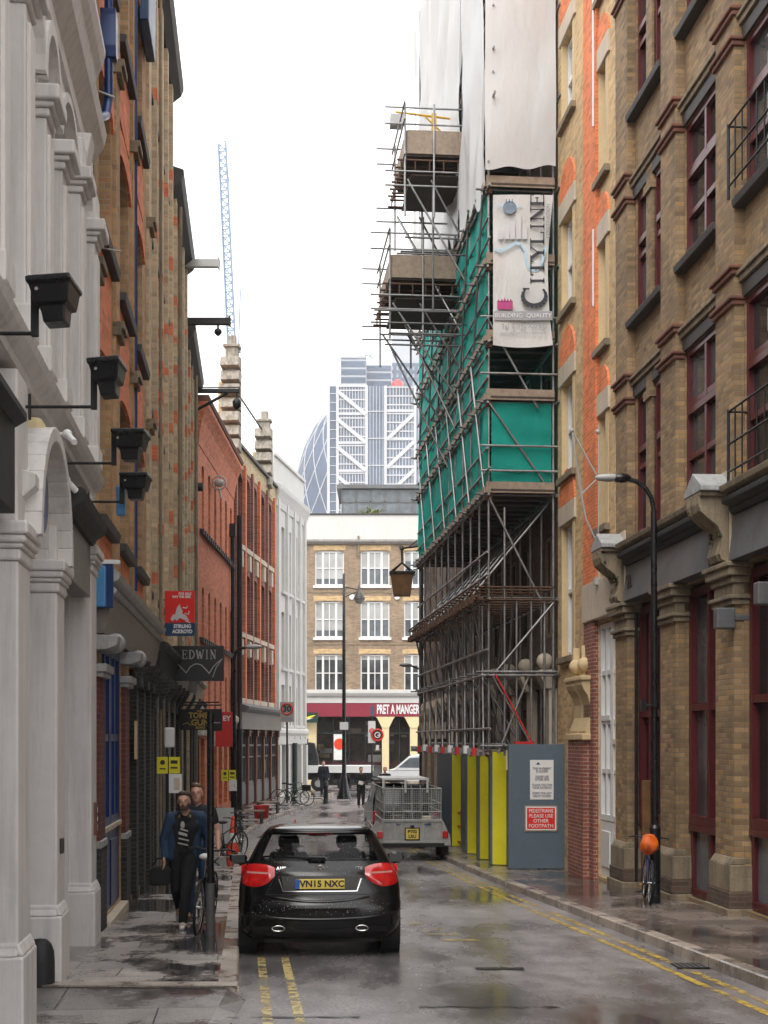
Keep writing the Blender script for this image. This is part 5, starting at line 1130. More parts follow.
for du in (3.9, 4.35): mb = MB(); mb.box(du - .06, du + .06, .1, .16, .35, .95); mb.build('door_handle', 'gold', Gb.root)
mb = MB(); mb.cyl((Gb.L - .1, .2, -1), (Gb.L - .1, .2, 11), .12); mb.build('downpipe', 'iron', Gb.root)
mb = MB(); mb.box(0, Gb.L, -4, -3.9, 13.2, 15.6); mb.build('roof', 'sign_grey', Gb.root); mb = MB(); mb.cyl((.3, -.2, 16.2), (Gb.L - .8, -.3, 16.6), .04); mb.build('tie_bar', 'iron', Gb.root)

# ================================================================== LEFT: THE WHITE RENDERED CORNER BUILDING
Wt = Fr('white_corner_building', 'tall white rendered corner building with a deep cornice, farthest on the left', p75, p67)
ops = []
cols = [(281.5, 284.5), (287, 291), (294, 297), (299.5, 302)]
for (xa, xb) in cols:
    a, b_ = Wt.u(xb), Wt.u(xa)
    for (za, zb) in ((9.2, 12.4), (5.4, 8.2), (2.6, 4.6)): ops.append((a, b_, za, zb, .05))
    ops.append((a - .1, b_ + .1, -.7, 1.6))
mb = MB(); wall(mb, 0, Wt.L, Z0, 13.6, ops, v=0, dep=.25, back=9); mb.build('wall', 'stucco_far', Wt.root)
for o in ops:
    window(Wt.root, o[0] + .01, o[1] - .01, o[2] + .01, o[3] - .01, -.24, 1, 2, 'white_paint' if o[3] > 2 else 'green_dark', 'glass_blind' if o[3] > 2 else 'glass', .06, .06)
    if o[3] > 2: slab(Wt.root, 'sill', 'stucco_far', o[0] - .1, o[1] + .1, -.2, .15, o[2] - .14, o[2] - .003)
for px in (277, 286, 293, 298.5, 303.5): u = Wt.u(px); mb = MB(); mb.box(u - .16, u + .16, -.02, .14, 1.9, 13.6); mb.box(u - .2, u + .2, -.02, .2, -1.2, 1.6); mb.build('pilaster', 'stucco_far', Wt.root)
cornice(Wt.root, 'stucco_far', -.1, Wt.L, 0, 13.2, [(.06, 0), (.1, .3), (.2, .6), (.28, .8), (.3, 1.0), (.1, 1.1)]); mb = MB(); mb.box(0, Wt.L, -.6, -.05, 13.6, 15.6); mb.box(-.05, Wt.L, -.7, .05, 15.6, 15.75); mb.build('parapet', 'stucco_far', Wt.root)
cornice(Wt.root, 'stucco_far', -.1, Wt.L, 0, 1.65, [(.1, 0), (.12, .4), (.22, .55), (.22, .7), (.1, .8)])
mb = MB(); mb.cyl((Wt.u(291), .2, -1), (Wt.u(291), .2, 1.7), .14); mb.build('shutter_post', 'green_dark', Wt.root)

# ================================================================== THE END BUILDING across the far street
E = Fr('end_building', 'tan brick block with white windows facing down the street above a crimson cafe fascia', (9.5, 89), (-14, 89))
eu = lambda px: E.u(px); ez = lambda py: CZ + (HY - py) * 89 / FP
cols = [(223, 252), (268, 298), (315, 344), (360.5, 389.5), (404, 433), (449, 478)]
rowsE = [(550.5, 585.5), (601, 637.5), (654, 692)]
ops = [(eu(xb), eu(xa), ez(yb), ez(ya), .12) for xa, xb in cols for ya, yb in rowsE]
mb = MB(); wall(mb, 0, E.L, ez(690) - .2 + .0, ez(544), [o for o in ops if True], v=0, dep=.22, back=10); mb.build('wall', 'brick_end', E.root)
for i, o in enumerate(ops):
    a, b_, z0, z1 = o[:4]; low = i % 3 == 2; c = b_ - a
    f = MB()
    for (p, q) in ((0, .045), (.235, .31), (.69, .765), (.955, 1)): f.box(a + c * p, a + c * q, -.2, -.1, z0, z1 - .02)
    f.box(a, b_, -.2, -.11, z0, z0 + .09); f.box(a, b_, -.2, -.11, z1 - .13, z1 - .03); zm = z0 + (z1 - z0) * .5
    f.box(a, b_, -.19, -.115, zm - .03, zm + .03)
    for p in (.49,): f.box(a + c * p, a + c * (p + .03), -.19, -.12, z0, z1 - .03)
    w_ = f.build('window', 'white_paint', E.root); g = MB(); g.box(a + .02, b_ - .02, -.19, -.17, z0 + .02, z1 - .04); g.build('pane', 'glass_mid' if low else 'glass_grey', w_)
    g = MB(); hgt = random.choice((.3, .5, .8)) if not low else random.choice((.15, .3)); g.box(a + .05, b_ - .05, -.169, -.165, z1 - (z1 - z0) * hgt, z1 - .06); g.build('blind', 'glass_blind', w_)
    slab(E.root, 'sill', 'white_paint', a - .12, b_ + .12, -.15, .14, z0 - .17, z0 - .003)
    mb = MB(); mb.prism([(a - .15, z1 - .1), (b_ + .15, z1 - .1), (b_ + .2, z1 + .3), ((a + b_) / 2, z1 + .42), (a - .2, z1 + .3)], .004, .02, 'y') if False else mb.box(a - .1, b_ + .1, .004, .012, z1 + .02, z1 + .32); mb.build('window_head', 'brick_stock', E.root)
cornice(E.root, 'cornice_grey', 0, E.L, 0, ez(544.5), [(.15, 0), (.35, .15), (.35, .28)])
mb = MB(); mb.box(0, E.L, -9, .02, ez(540), ez(515)); mb.build('parapet', 'stucco_far', E.root); slab(E.root, 'coping', 'slate_sill', 0, E.L, -.4, .1, ez(515) + .002, ez(513.5), .01)
for zz in (593, 645): slab(E.root, 'string_course', 'stone', 0, E.L, -.01, .03, ez(zz), ez(zz) + .07, .004)
cornice(E.root, 'stucco_far', 0, E.L, 0, ez(703), [(.15, 0), (.15, .35), (.3, .45), (.4, .62), (.4, .8), (.05, .85)])
mb = MB(); mb.box(0, E.L, -.35, .12, ez(716.5), ez(703.2)); mb.build('fascia', 'maroon_fascia', E.root)
t_ = text('PRET A MANGER', .80, 'sign_white', E.root, (eu(398), .135, ez(709.8)), (R(90), 0, R(180)), bold=.025, sx=.45, name='shop_name')
mb = MB(); mb.box(0, E.L, -9.5, -1.8, -1.2, ez(716.5)); mb.build('shop_interior', 'warm', E.root)
mb = MB(); mb.box(0, E.L, -9.6, -1.0, ez(717), ez(690) - .2); mb.build('shop_ceiling', 'sign_grey', E.root)
gy = gz(88) + .1
def pier(x0, x1, arch=True):
    mb = MB(); a, b_ = eu(x1), eu(x0); mb.box(a, b_, -.35, .06, -1.2, ez(722))
    if arch: mb.prism([(a, ez(728)), (b_, ez(728)), (b_ + .28, ez(719)), (b_ + .4, ez(716.6)), (a - .4, ez(716.6)), (a - .28, ez(719))], -.3, .1, 'y')
    mb.build('pier', 'cream', E.root, .02)
pier(300, 316.5, False); pier(382, 389); pier(410, 417.5); pier(438, 445); pier(466, 473); pier(250, 262, False)
for (xa, xb, n) in ((316.5, 382, 4), (389, 410, 2), (417.5, 438, 2), (445, 466, 2), (262, 300, 2)):
    a, b_ = eu(xb), eu(xa); mb = MB()
    for i in range(n + 1): x = a + (b_ - a - .06) * i / n; mb.box(x, x + .06, -.3, -.22, gy + .4, ez(717))
    mb.box(a, b_, -.3, -.2, ez(734), ez(732.5)); mb.box(a, b_, -.3, -.2, gy, gy + .45)
    w_ = mb.build('shop_window', 'dark_shop', E.root); mb = MB(); mb.box(a, b_, -.29, -.27, ez(765), ez(762)); mb.build('window_band', 'maroon_fascia', w_)
M['shopglass'] = glassy('clear shop glass', (.03, .03, .03)); 
m_, t_n, b_n = M['shopglass'], M['shopglass'].node_tree, M['shopglass'].node_tree.nodes['Principled BSDF']; b_n.inputs['Alpha'].default_value = .35
mb = MB(); mb.box(.1, eu(262), -.262, -.258, gy + .45, ez(717)); mb.build('shop_glazing', 'shopglass', E.root)
for i in range(26):                                # shelves, lamps and counters inside the cafe
    mb = MB(); x = eu(random.uniform(318, 470)); zz = random.uniform(ez(762), ez(722)); s_ = random.uniform(.12, .4)
    mb.box(x - s_, x + s_, -1.75, -1.2, zz - s_ * .4, zz + s_ * .4); mb.build('display', random.choice(['cream', 'sign_grey', 'brown_dark', 'stone_yellow', 'sign_white', 'dark_shop']), E.root)
mb = MB(); mb.box(eu(345), eu(333), -.25, -.22, ez(760), ez(733)); p_ = mb.build('poster', 'sign_white', E.root); mb = MB(); mb.cyl((eu(339.5), -.22, ez(744)), (eu(339.5), -.19, ez(744)), .36, n=20); mb.build('poster_print', 'cone_orange', p_)
mb = MB(); mb.box(eu(383), eu(368), -1.1, -.5, -1, ez(755)); mb.build('counter', 'sign_white', E.root)
mb = MB(); mb.cyl((eu(352), .02, ez(597)), (eu(352), .1, ez(597)), .17, n=16); mb.cyl((eu(397), .02, ez(597)), (eu(397), .1, ez(597)), .17, n=16); mb.build('tie_plate', 'sign_white', E.root)
mb = MB(); mb.cyl((eu(358.5), .1, ez(557)), (eu(358.5), .1, ez(536)), .06); mb.cyl((eu(401), .1, ez(553)), (eu(401), .1, ez(545)), .06); mb.build('downpipe', 'stone', E.root)
# hanging green and yellow board of the shop next door
t = thing('projecting_sign', 'dark green shop board with a yellow and white swoosh beside the crimson fascia', 'sign', (eu(310) * 0 + hx(309, 88.5), 88.4, ez(718)))
mb = MB(); w_ = .58; mb.box(-w_, w_, -.06, .06, -.3, .34); mb.box(-w_, w_, .06, .5, .0, .06); mb.build('board', 'green_dark', t); mb = MB(); mb.prism([(-.4, -.12), (.1, -.02), (.42, .16), (.3, .17), (.0, .1), (-.36, -.02)], -.075, -.062, 'y'); mb.build('swoosh', 'sign_yellow', t)
mb = MB(); mb.prism([(-.45, -.16), (.0, -.1), (.3, .0), (.0, -.04)], -.075, -.064, 'y'); mb.build('lettering', 'sign_white', t)

# glass penthouse on its roof
Pn = thing('roof_pavilion', 'glazed penthouse with a flat grey roof on the roof of the tan brick block', 'penthouse', (hx(383, 93), 93, ez(515)))
k = 93 / FP; l = Pn.location; zt = CZ + (HY - 489) * k - l.z; xa, xb = hx(342, 93) - l.x, hx(470, 93) - l.x
mb = MB(); mb.box(xa - .35, xb, -.3, 6, zt, zt + .25); mb.build('roof', 'grey_fascia', Pn)
mb = MB(); 
for i in range(10): x = xa + (xb - xa) * i / 9; mb.box(x - .04, x + .04, -.03, .05, 0, zt)
mb.box(xa, xb, -.03, .03, zt * .62, zt * .66); mb.box(xa, xb, -.03, .03, 0, .12)
for i in range(4): mb.box(xa - .02, xa + .04, i * 1.4, i * 1.4 + .1, 0, zt)
f = mb.build('frame', 'grey_fascia', Pn); mb = MB(); mb.box(xa, xb, .05, 5.8, .02, zt - .02); mb.build('glazing', 'glass_grey', Pn)
def shrub(label, loc, r, n, h, m='plant_green', cat='plant', name='shrub'):
    t = thing(name, label, cat, loc); mb = MB(); rnd = random.Random(int(loc[1] * 7))
    for _ in range(n):
        a = rnd.uniform(0, 6.28); e = rnd.uniform(0, 1); q = rnd.uniform(.2, 1) * r; c = Vector((math.cos(a) * q * .8, math.sin(a) * q * .8, h * (.2 + .8 * e)))
        d = Vector((math.cos(a), math.sin(a), rnd.uniform(.2, 1.4))).normalized() * r * .45; s_ = d.cross(Vector((0, 0, 1))).normalized() * r * .08
        mb.add([c - s_, c + d * .5 + s_ * 1.5, c + d, c + d * .5 - s_ * 1.5], [(0, 1, 2, 3)])
    mb.build('leaves', m, t, recalc=False); mb = MB(); mb.lathe([(r * .3, 0), (r * .4, h * .28)], n=10); mb.build('pot', 'terracotta', t)
M['leaf_yellow'] = mat('yellow green leaves', (.16, .19, .05), .7, var=.4, vs=20)
shrub('spiky yellow green roof plant in front of the penthouse glass', (hx(370, 92), 91.5, ez(515)), .9, 90, .6, 'leaf_yellow')

# ================================================================== TOWERS FAR BEHIND
def tower_block(name, label, x0, x1, ytop, Y, depth, build):
    k = Y / FP; t = thing(name, label, 'office tower', (hx(x0, Y), Y, -1)); build(t, (x1 - x0) * k, CZ + (HY - ytop) * k + 1, k); return t
Yt = 560; kt = Yt / FP
TX = lambda px: (px - 328) * kt
TZ = lambda py: CZ + (HY - py) * kt + 1
def office(t, W_, H_, k):
    d = 30
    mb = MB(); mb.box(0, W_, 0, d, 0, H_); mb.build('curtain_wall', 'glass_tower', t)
    def fl(x0, x1, y0, y1, step, m='frame_tower', th=.5, pr=-.5):
        mb = MB(); y = y1
        while y > y0: mb.box(TX(x0), TX(x1), pr, .2, TZ(y), TZ(y) + th * kt * 2.4); y -= step
        mb.build('floor_bands', m, t)
    fl(338, 366, 385, 520, 9.2, pr=-.45); fl(387, 414, 385, 520, 8.8, pr=-.45); fl(330, 337, 388, 520, 9, pr=-.4, th=.25); fl(368, 385, 388, 520, 27, th=.35)
    mb = MB()
    for x in (328.5, 337.5, 366.5, 385.5, 415): mb.box(TX(x) - .55, TX(x) + .55, -.8, .3, 0, TZ(386))
    mb.build('columns', 'frame_tower', t)
    mb = MB()
    for x in fr(341, 364, 2.9) + fr(390, 412, 3): mb.box(TX(x) - .15, TX(x) + .15, -.3, .2, 0, TZ(386))
    for x in fr(370, 383, 3): mb.box(TX(x) - .1, TX(x) + .1, -.2, .2, 0, TZ(386))
    mb.build('mullions', 'frame_tower', t)
    def dg(x0, y0, x1, y1):
        mb = MB(); a = Vector((TX(x0), 0, TZ(y0))); b_ = Vector((TX(x1), 0, TZ(y1))); n = Vector((-(b_ - a).z, 0, (b_ - a).x)).normalized() * .72
        mb.prism([((a + n).x, (a + n).z), ((b_ + n).x, (b_ + n).z), ((b_ - n).x, (b_ - n).z), ((a - n).x, (a - n).z)], -1.0, -.4, 'y'); mb.build('brace', 'frame_tower', t)
    for y in (392, 420, 448, 477): dg(338, y, 366, y + 23)
    for y in (414, 442, 470, 498): dg(387, y + 26, 414, y)
    mb = MB(); 
    for y in (386, 414, 443, 471, 499): mb.box(TX(337), TX(367), -.7, .2, TZ(y) - .5, TZ(y) + .5)
    for y in (411, 439, 467, 495): mb.box(TX(385), TX(415), -.7, .2, TZ(y) - .5, TZ(y) + .5)
    mb.build('transfer_beams', 'frame_tower', t)
    u_ = MB(); u_.box(TX(340.5), TX(366), 2, 20, H_, TZ(357)); u_.box(TX(366), TX(392), 8, 24, H_, TZ(360)); up = u_.build('upper_storeys', 'tower_grey', t)
    mb = MB()
    for y in (360, 368, 376): mb.box(TX(341), TX(365.5), 1.7, 2, TZ(y + 5.5), TZ(y)); mb.box(TX(367), TX(391), 7.7, 8, TZ(y + 5.5), TZ(y))
    mb.build('glazing', 'glass_tower', up)
    mb = MB(); mb.box(TX(340), TX(366.5), 1.4, 20, TZ(357), TZ(355.5)); mb.tube([(TX(360), 5, TZ(356)), (TX(366), 5, TZ(351)), (TX(374), 5, TZ(355))], .35, 5); mb.cyl((TX(360), 5, TZ(353)), (TX(375), 5, TZ(351)), .3); mb.build('roof_crane', 'tower_grey', t)
    mb = MB(); mb.lathe([(TX(402) - TX(395), 0), ((TX(402) - TX(395)) * .8, 2.4), ((TX(402) - TX(395)) * .4, 3.6), (0, 4)], (TX(397.5), 4, TZ(386.5)), 20); mb.build('red_dome', 'red', t)
tower_block('office_tower', 'white framed glass office tower with diagonal braces and a small red dome', 328, 417, 386, Yt, 30, office)
def t2(t, W_, H_, k):
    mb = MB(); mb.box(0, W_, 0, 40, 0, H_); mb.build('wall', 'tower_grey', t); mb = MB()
    for i in range(9): mb.box(.5 + i * W_ / 9, .5 + i * W_ / 9 + W_ / 14, -.4, .1, H_ * .1, H_ - 16)
    for j in range(3): mb.box(0, W_, -.45, .1, H_ - 16 - 3.6 * j, H_ - 14.6 - 3.6 * j)
    mb.build('windows', 'glass_tower', t)
tower_block('grey_tower', 'plain pale grey tower rising behind the braced office tower on its right', 392, 440, 334, 700, 40, t2)
# the tapering round tower
Yg = 759; kg = Yg / FP; G_ = thing('round_tower', 'tapering round glass tower with spiralling diamond panes', 'tower', ((337.5 - HX) * kg, Yg, -1)); H_ = 181
def gr(z): s = z / H_; return 24.5 + 4.3 * math.sin(min(1, s / .45) * math.pi / 2) if s < .4 else 28.6 * math.sqrt(max(0, 1 - ((s - .4) / .605) ** 2.35))
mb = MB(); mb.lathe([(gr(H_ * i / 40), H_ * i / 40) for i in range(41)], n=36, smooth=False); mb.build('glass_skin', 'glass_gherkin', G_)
mb = MB(); NS = 18
for s_ in (-1, 1):
    for q in range(NS):
        pts = []
        for i in range(31): z = H_ * .985 * i / 30; a = 2 * math.pi * q / NS + s_ * z / H_ * 2.6; r = gr(z) + .15; pts.append((r * math.cos(a), r * math.sin(a), z))
        for p, q_ in zip(pts, pts[1:]): mb.cyl(p, q_, .27, n=4, caps=False)
mb.build('diagonal_frame', 'frame_tower', G_)
mb = MB(); mb.lathe([(gr(H_ * .0) + .3, 0)] + [(gr(z) + .25, z) for z in (94, 97.5)], n=36); 
mb2 = MB(); mb2.lathe([(gr(103) + .3, 103), (gr(106) + .3, 106)], n=36); mb2.build('floor_band', 'tower_grey', G_)
# tower crane
Yc = 300; kc = Yc / FP; Cr = thing('tower_crane', 'pale blue lattice crane with its jib raised steeply beyond the rooftops', 'crane', ((233 - HX) * kc, Yc, -1))
def lattice(mb, p, q, w_, n, r=.115):
    p, q = Vector(p), Vector(q); d = (q - p).normalized(); a = d.cross(Vector((0, 1, 0))).normalized() * w_ / 2; b_ = Vector((0, 1, 0)) * w_ / 2
    cs = [a + b_, a - b_, -a - b_, -a + b_]
    for c in cs: mb.cyl(p + c, q + c, r * 1.3, n=4)
    for i in range(n):
        s0, s1 = p + (q - p) * i / n, p + (q - p) * (i + 1) / n
        for j in range(4): mb.cyl(s0 + cs[j], s1 + cs[(j + 1) % 4], r, n=4); mb.cyl(s0 + cs[j], s0 + cs[(j + 1) % 4], r, n=4)
zc = lambda py: CZ + (HY - py) * kc + 1
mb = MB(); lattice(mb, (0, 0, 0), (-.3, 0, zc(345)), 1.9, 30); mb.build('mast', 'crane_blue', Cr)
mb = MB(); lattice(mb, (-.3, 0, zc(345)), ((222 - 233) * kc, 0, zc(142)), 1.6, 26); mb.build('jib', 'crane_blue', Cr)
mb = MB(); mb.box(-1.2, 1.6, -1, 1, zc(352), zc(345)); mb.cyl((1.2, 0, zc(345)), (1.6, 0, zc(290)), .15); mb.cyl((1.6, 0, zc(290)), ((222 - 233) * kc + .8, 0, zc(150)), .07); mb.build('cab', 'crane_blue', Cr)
# ================================================================== STREET FURNITURE
def place(px, Y, pave=True): return (hx(px, Y), Y, gz(Y) + (.124 if pave else 0))
t = thing('street_lamp', 'black street lamp with a long swan neck in front of the brown brick warehouse', 'street lamp', place(655, 21.5)); zt = CZ + (HY - 482) * 21.5 / FP - t.location.z
mb = MB(); mb.cyl((0, 0, 0), (0, 0, 1.15), .085, n=14); mb.cyl((0, 0, 1.15), (0, 0, 1.2), .085, .055, n=14); mb.cyl((0, 0, 1.2), (-.02, 0, zt - .45), .055, .048, n=12)
mb.tube([(-.02, 0, zt - .45), (-.05, -.0, zt - .25), (-.14, 0, zt - .1), (-.27, 0, zt - .0), (-.44, 0, zt + .05)], .035, 10); mb.build('column', 'black_paint', t)
mb = MB(); mb.sphere((-.52, 0, zt + .06), .12, 14, (1.35, .8, .6)); hd = mb.build('lamp_head', 'black_paint', t); mb = MB(); mb.sphere((-.72, 0, zt + .065), .11, 14, (1.9, .8, .55)); mb.build('lamp_lens', 'sign_grey', hd)
mb = MB(); mb.cyl((0, 0, 3.0), (0, 0, 3.06), .075, n=12); mb.cyl((-.17, 0, 3.03), (-.05, 0, 3.03), .02); mb.box(-.22, -.14, -.03, .03, 2.94, 3.12); mb.build('bracket', 'black_paint', t)
t = thing('street_lamp', 'thin black street lamp curving over the left pavement by the gabled building', 'street lamp', place(234, 44.5)); zt = CZ + (HY - 650) * 44.5 / FP - t.location.z
mb = MB(); mb.cyl((0, 0, 0), (0, 0, 1.2), .1, n=12); mb.cyl((0, 0, 1.2), (0, 0, zt - .3), .065, .055, n=10); mb.tube([(0, 0, zt - .3), (.05, 0, zt - .08), (.16, 0, zt + .04), (.4, 0, zt + .08)], .045, 8); mb.build('column', 'black_paint', t)
mb = MB(); mb.sphere((.62, 0, zt + .1), .15, 14, (1.9, .9, .55)); mb.build('lamp_head', 'sign_grey', t)
t = thing('street_lamp', 'tall black lamp column on a splayed base at the far junction', 'street lamp', place(344, 66)); zt = CZ + (HY - 574) * 66 / FP - t.location.z
mb = MB(); mb.lathe([(.36, 0), (.33, .12), (.22, .5), (.16, .9), (.12, 1.1), (.1, 1.2), (.085, 6), (.06, zt), (.0, zt + .05)], n=14); mb.cyl((0, 0, zt - .6), (.75, 0, zt - .75), .03); mb.cyl((0, 0, zt - 1.1), (.72, 0, zt - .78), .025); mb.build('column', 'black_paint', t)
mb = MB(); mb.lathe([(.04, zt - .5), (.09, zt - .8), (.28, zt - 1.15), (.27, zt - 1.2)], (.72, 0, 0), 14); hd = mb.build('lamp_head', 'grey_fascia', t); mb = MB(); mb.lathe([(.24, zt - 1.2), (.17, zt - 1.36), (0, zt - 1.42)], (.72, 0, 0), 14); mb.build('lamp_lens', 'sign_grey', hd)
t = thing('sign_plate', 'small white plate strapped to the tall lamp column', 'sign', (hx(344, 65.8), 65.8, CZ + (HY - 726) * 65.8 / FP)); mb = MB(); mb.box(-.2, .2, -.02, .0, -.18, .18); mb.build('plate', 'sign_white', t, .01)
t = thing('street_lamp', 'grey lamp on a short arm off the right-hand corner house', 'street lamp', (hx(420, 58), 58, CZ + (HY - 668) * 58 / FP)); mb = MB(); mb.tube([(.2, 0, -.25), (.0, 0, -.05), (-.4, 0, .1)], .035, 8); mb.build('arm', 'black_paint', t); mb = MB(); mb.sphere((-.6, 0, .12), .15, 12, (1.8, .9, .55)); mb.build('lamp_head', 'grey_fascia', t)
# hanging rusty lantern box
Yl = 44; t = thing('hanging_lantern', 'rusty brown lantern box hanging from a chain beside the scaffold', 'lantern', (hx(402, Yl), Yl, CZ + (HY - 596) * Yl / FP))
mb = MB(); a, b_ = .26, .36; vs = [(-a, -a, 0), (a, -a, 0), (a, a, 0), (-a, a, 0), (-b_, -b_, .68), (b_, -b_, .68), (b_, b_, .68), (-b_, b_, .68)]; mb.add(vs, [(0, 1, 2, 3), (4, 5, 6, 7), (0, 1, 5, 4), (1, 2, 6, 5), (2, 3, 7, 6), (3, 0, 4, 7)]); mb.build('lantern_box', 'rustbox', t, .01)
mb = MB(); mb.box(-.4, .4, -.4, .4, .68, .74); 
for sx, sy in ((-1, -1), (1, -1), (1, 1), (-1, 1)): mb.cyl((sx * .34, sy * .34, .74), (0, 0, 1.05), .025)
mb.cyl((0, 0, 1.0), (0, 0, 1.5), .03); mb.torus((0, 0, 1.5), .06, .02, 'y', 12, 5); mb.build('hanger', 'iron', t)
mb = MB(); mb.cyl((0, 0, 1.5), (.9, 0, 1.62), .035); mb.cyl((.2, 0, 1.53), (.95, 0, 2.1), .02); mb.build('arm', 'iron', t)
# bollards
def bollard(label, px, Y, r=.11, h=1.0, m='black_paint'):
    t = thing('bollard', label, 'bollard', place(px, Y)); mb = MB(); mb.lathe([(r * 1.25, 0), (r * 1.25, .08), (r, .12), (r * .85, h * .72), (r * 1.05, h * .75), (r * 1.05, h * .8), (r * .8, h * .83), (r * .9, h * .93), (r * .5, h), (0, h)], n=14); mb.build('post', m, t)
bollard('black bollard in front of the far man in the dark coat', 326, 62)
# post carrying the round sign
t = thing('sign_post', 'grey post with a white notice and a red round sign at the junction', 'sign', place(372, 72)); zz = lambda py: CZ + (HY - py) * 72 / FP - t.location.z; s_ = 72 / FP
mb = MB(); mb.cyl((0, 0, 0), (0, 0, zz(708)), .045); mb.build('post', 'iron', t)
mb = MB(); mb.box(-.2, .18, -.06, -.04, zz(743), zz(721)); p_ = mb.build('notice', 'sign_white', t); mb = MB(); mb.torus((-.0, -.07, zz(731)), .12, .025, 'y', 18, 5); mb.box(-.1, .1, -.075, -.065, zz(731) - .015, zz(731) + .015); mb.build('red_ring', 'sign_red', p_)
mb = MB(); mb.cyl((.28, -.06, zz(735)), (.28, -.12, zz(735)), .33, n=28); p_ = mb.build('round_sign', 'brown_dark', t); mb = MB(); mb.torus((.28, -.13, zz(735)), .28, .045, 'y', 28, 6); mb.build('red_ring', 'sign_red', p_)
mb = MB(); mb.torus((.28, -.14, zz(735)), .13, .03, 'y', 20, 5); mb.box(.28, .42, -.15, -.13, zz(735) - .04, zz(735) + .02); mb.build('turn_symbol', 'sign_white', p_)
mb = MB(); mb.box(-.08, .08, -.05, .05, zz(716), zz(706)); mb.build('blue_top', 'truck_blue', t)
mb = MB(); mb.box(.2, .36, -.06, -.04, zz(750), zz(745)); mb.build('small_plate', 'sign_white', t)
# 30 sign on the white corner building
Ys = 58.5; t = thing('speed_sign', 'white square sign with a red ring and the number 30', 'sign', (hx(287, Ys), Ys, CZ + (HY - 712) * Ys / FP)); mb = MB(); mb.box(-.29, .29, -.02, .0, -.42, .42); mb.build('board', 'sign_grey', t); mb = MB(); mb.torus((0, -.03, .12), .225, .035, 'y', 26, 5); mb.build('red_ring', 'sign_red', t)
text('30', .34, 'ink', t, (0, -.035, .12), bold=.012, name='number'); mb = MB(); mb.cyl((0, .05, -.42), (0, .05, -3.8), .04); mb.box(-.03, .03, .0, .08, -.4, .4); mb.build('post', 'iron', t)
mb = MB(); mb.box(-.22, .22, -.03, -.021, -.36, -.22); mb.build('zone_strip', 'ink_grey', t)

# left pavement: post with the bike
t = thing('sign_post', 'black post with a grey stub in front of the two walking men', 'post', place(210.5, 16.7)); zt = CZ + (HY - 712) * 16.7 / FP - t.location.z
mb = MB(); mb.cyl((0, 0, .5), (0, 0, zt), .042, n=12); mb.build('post', 'black_paint', t); mb = MB(); mb.cyl((0, 0, 0), (0, 0, .62), .055, n=12); mb.build('stub', 'grey_fascia', t)
# projecting signs of the left-hand shops ------------------------------------
def hung(name, label, px0, px1, py0, py1, Y, cat='sign', th=.04):
    t = thing(name, label, cat, (hx((px0 + px1) / 2, Y), Y, CZ + (HY - (py0 + py1) / 2) * Y / FP)); w_ = (px1 - px0) * Y / FP / 2; h = (py1 - py0) * Y / FP / 2; return t, w_, h
def sbox(t, nm, m, x0, x1, z0, z1, y0=-.03, y1=.03, bev=.004, par=None): b = MB(); b.box(x0, x1, y0, y1, z0, z1); return b.build(nm, m, par or t, bev)
t, w_, h = hung('estate_agent_board', 'red and navy estate agent board reading FOR SALE above the charcoal shop sign', 165, 195, 591, 636, 29.7)
sbox(t, 'board', 'sign_red', -w_, w_, -h * .42, h); sbox(t, 'lower_board', 'sign_navy', -w_, w_, -h, -h * .422)
text('FOR SALE', .07, 'sign_white', t, (.11, -.035, h * .87), bold=.003, sx=.9); text('MAY THE SEEK', .07, 'sign_white', t, (.04, -.035, h * .73), bold=.003, sx=.85)
text('STIRLING', .105, 'sign_white', t, (.055, -.035, -h * .58), bold=.005, sx=.84); text('ACKROYD', .105, 'sign_white', t, (.055, -.035, -h * .81), bold=.005, sx=.84)
mb = MB(); mb.prism([(-.2, -.12), (-.14, -.02), (-.1, -.03), (-.06, .12), (-.0, .2), (.02, .12), (.06, .06), (.05, .0), (.14, -.05), (.2, -.16), (.1, -.14), (.0, -.1), (-.06, -.16), (-.1, -.12), (-.16, -.17)], -.04, -.031, 'y'); mb.build('griffin_mark', 'pale_grey', t)
mb = MB(); mb.tube([(.06, -.036, .12), (.14, -.036, .11), (.17, -.036, .16)], .01, 4); mb.tube([(.1, -.036, -.0), (.18, -.036, -.02), (.2, -.036, .05)], .01, 4); mb.tube([(.12, -.036, -.16), (.22, -.036, -.2)], .01, 4); mb.build('tail_mark', 'sign_white', t)
mb = MB(); mb.cyl((-w_ - .35, 0, h * .6), (-w_, 0, h * .6), .02); mb.cyl((-w_ - .35, 0, -h * .6), (-w_, 0, -h * .6), .02); mb.build('bracket', 'iron', t)
t, w_, h = hung('shop_sign', 'charcoal hanging sign reading EDWIN over a thin wavy seagull line', 171, 224, 646, 681, 30.6)
sbox(t, 'board', 'sign_charcoal', -w_, w_, -h, h, -.05, .05)
mb = MB(); k = w_ * 2 / 53; x = -w_ + 11.0 * k
for ch, ww in (('E', 6), ('D', 6.4), ('W', 8), ('I', 4.2), ('N', 6.4)):
    for p in serif(ch): mb.prism([(x + q[0] * ww * k, h - 13.2 * k + q[1] * 9.2 * k) for q in p], -.058, -.051, 'y')
    x += (ww + .9) * k
mb.build('lettering', 'sign_grey', t)
sg = [(-25.5, 2), (-20, -1.5), (-13, -9), (-11, -11), (-7, -5), (-3, -2.5), (0, -2), (4, -3), (8, -7), (12, -11.5), (16, -5), (20, -1), (25, 3)]
mb = MB(); mb.tube([(a * k, -.055, (b + 1.5) * k) for a, b in sg], .012, 5); mb.tube([(25 * k, -.055, 4.5 * k), (19 * k, -.055, -4 * k), (15.5 * k, -.055, -14 * k)], .01, 5); mb.build('wave_line', 'sign_grey', t)
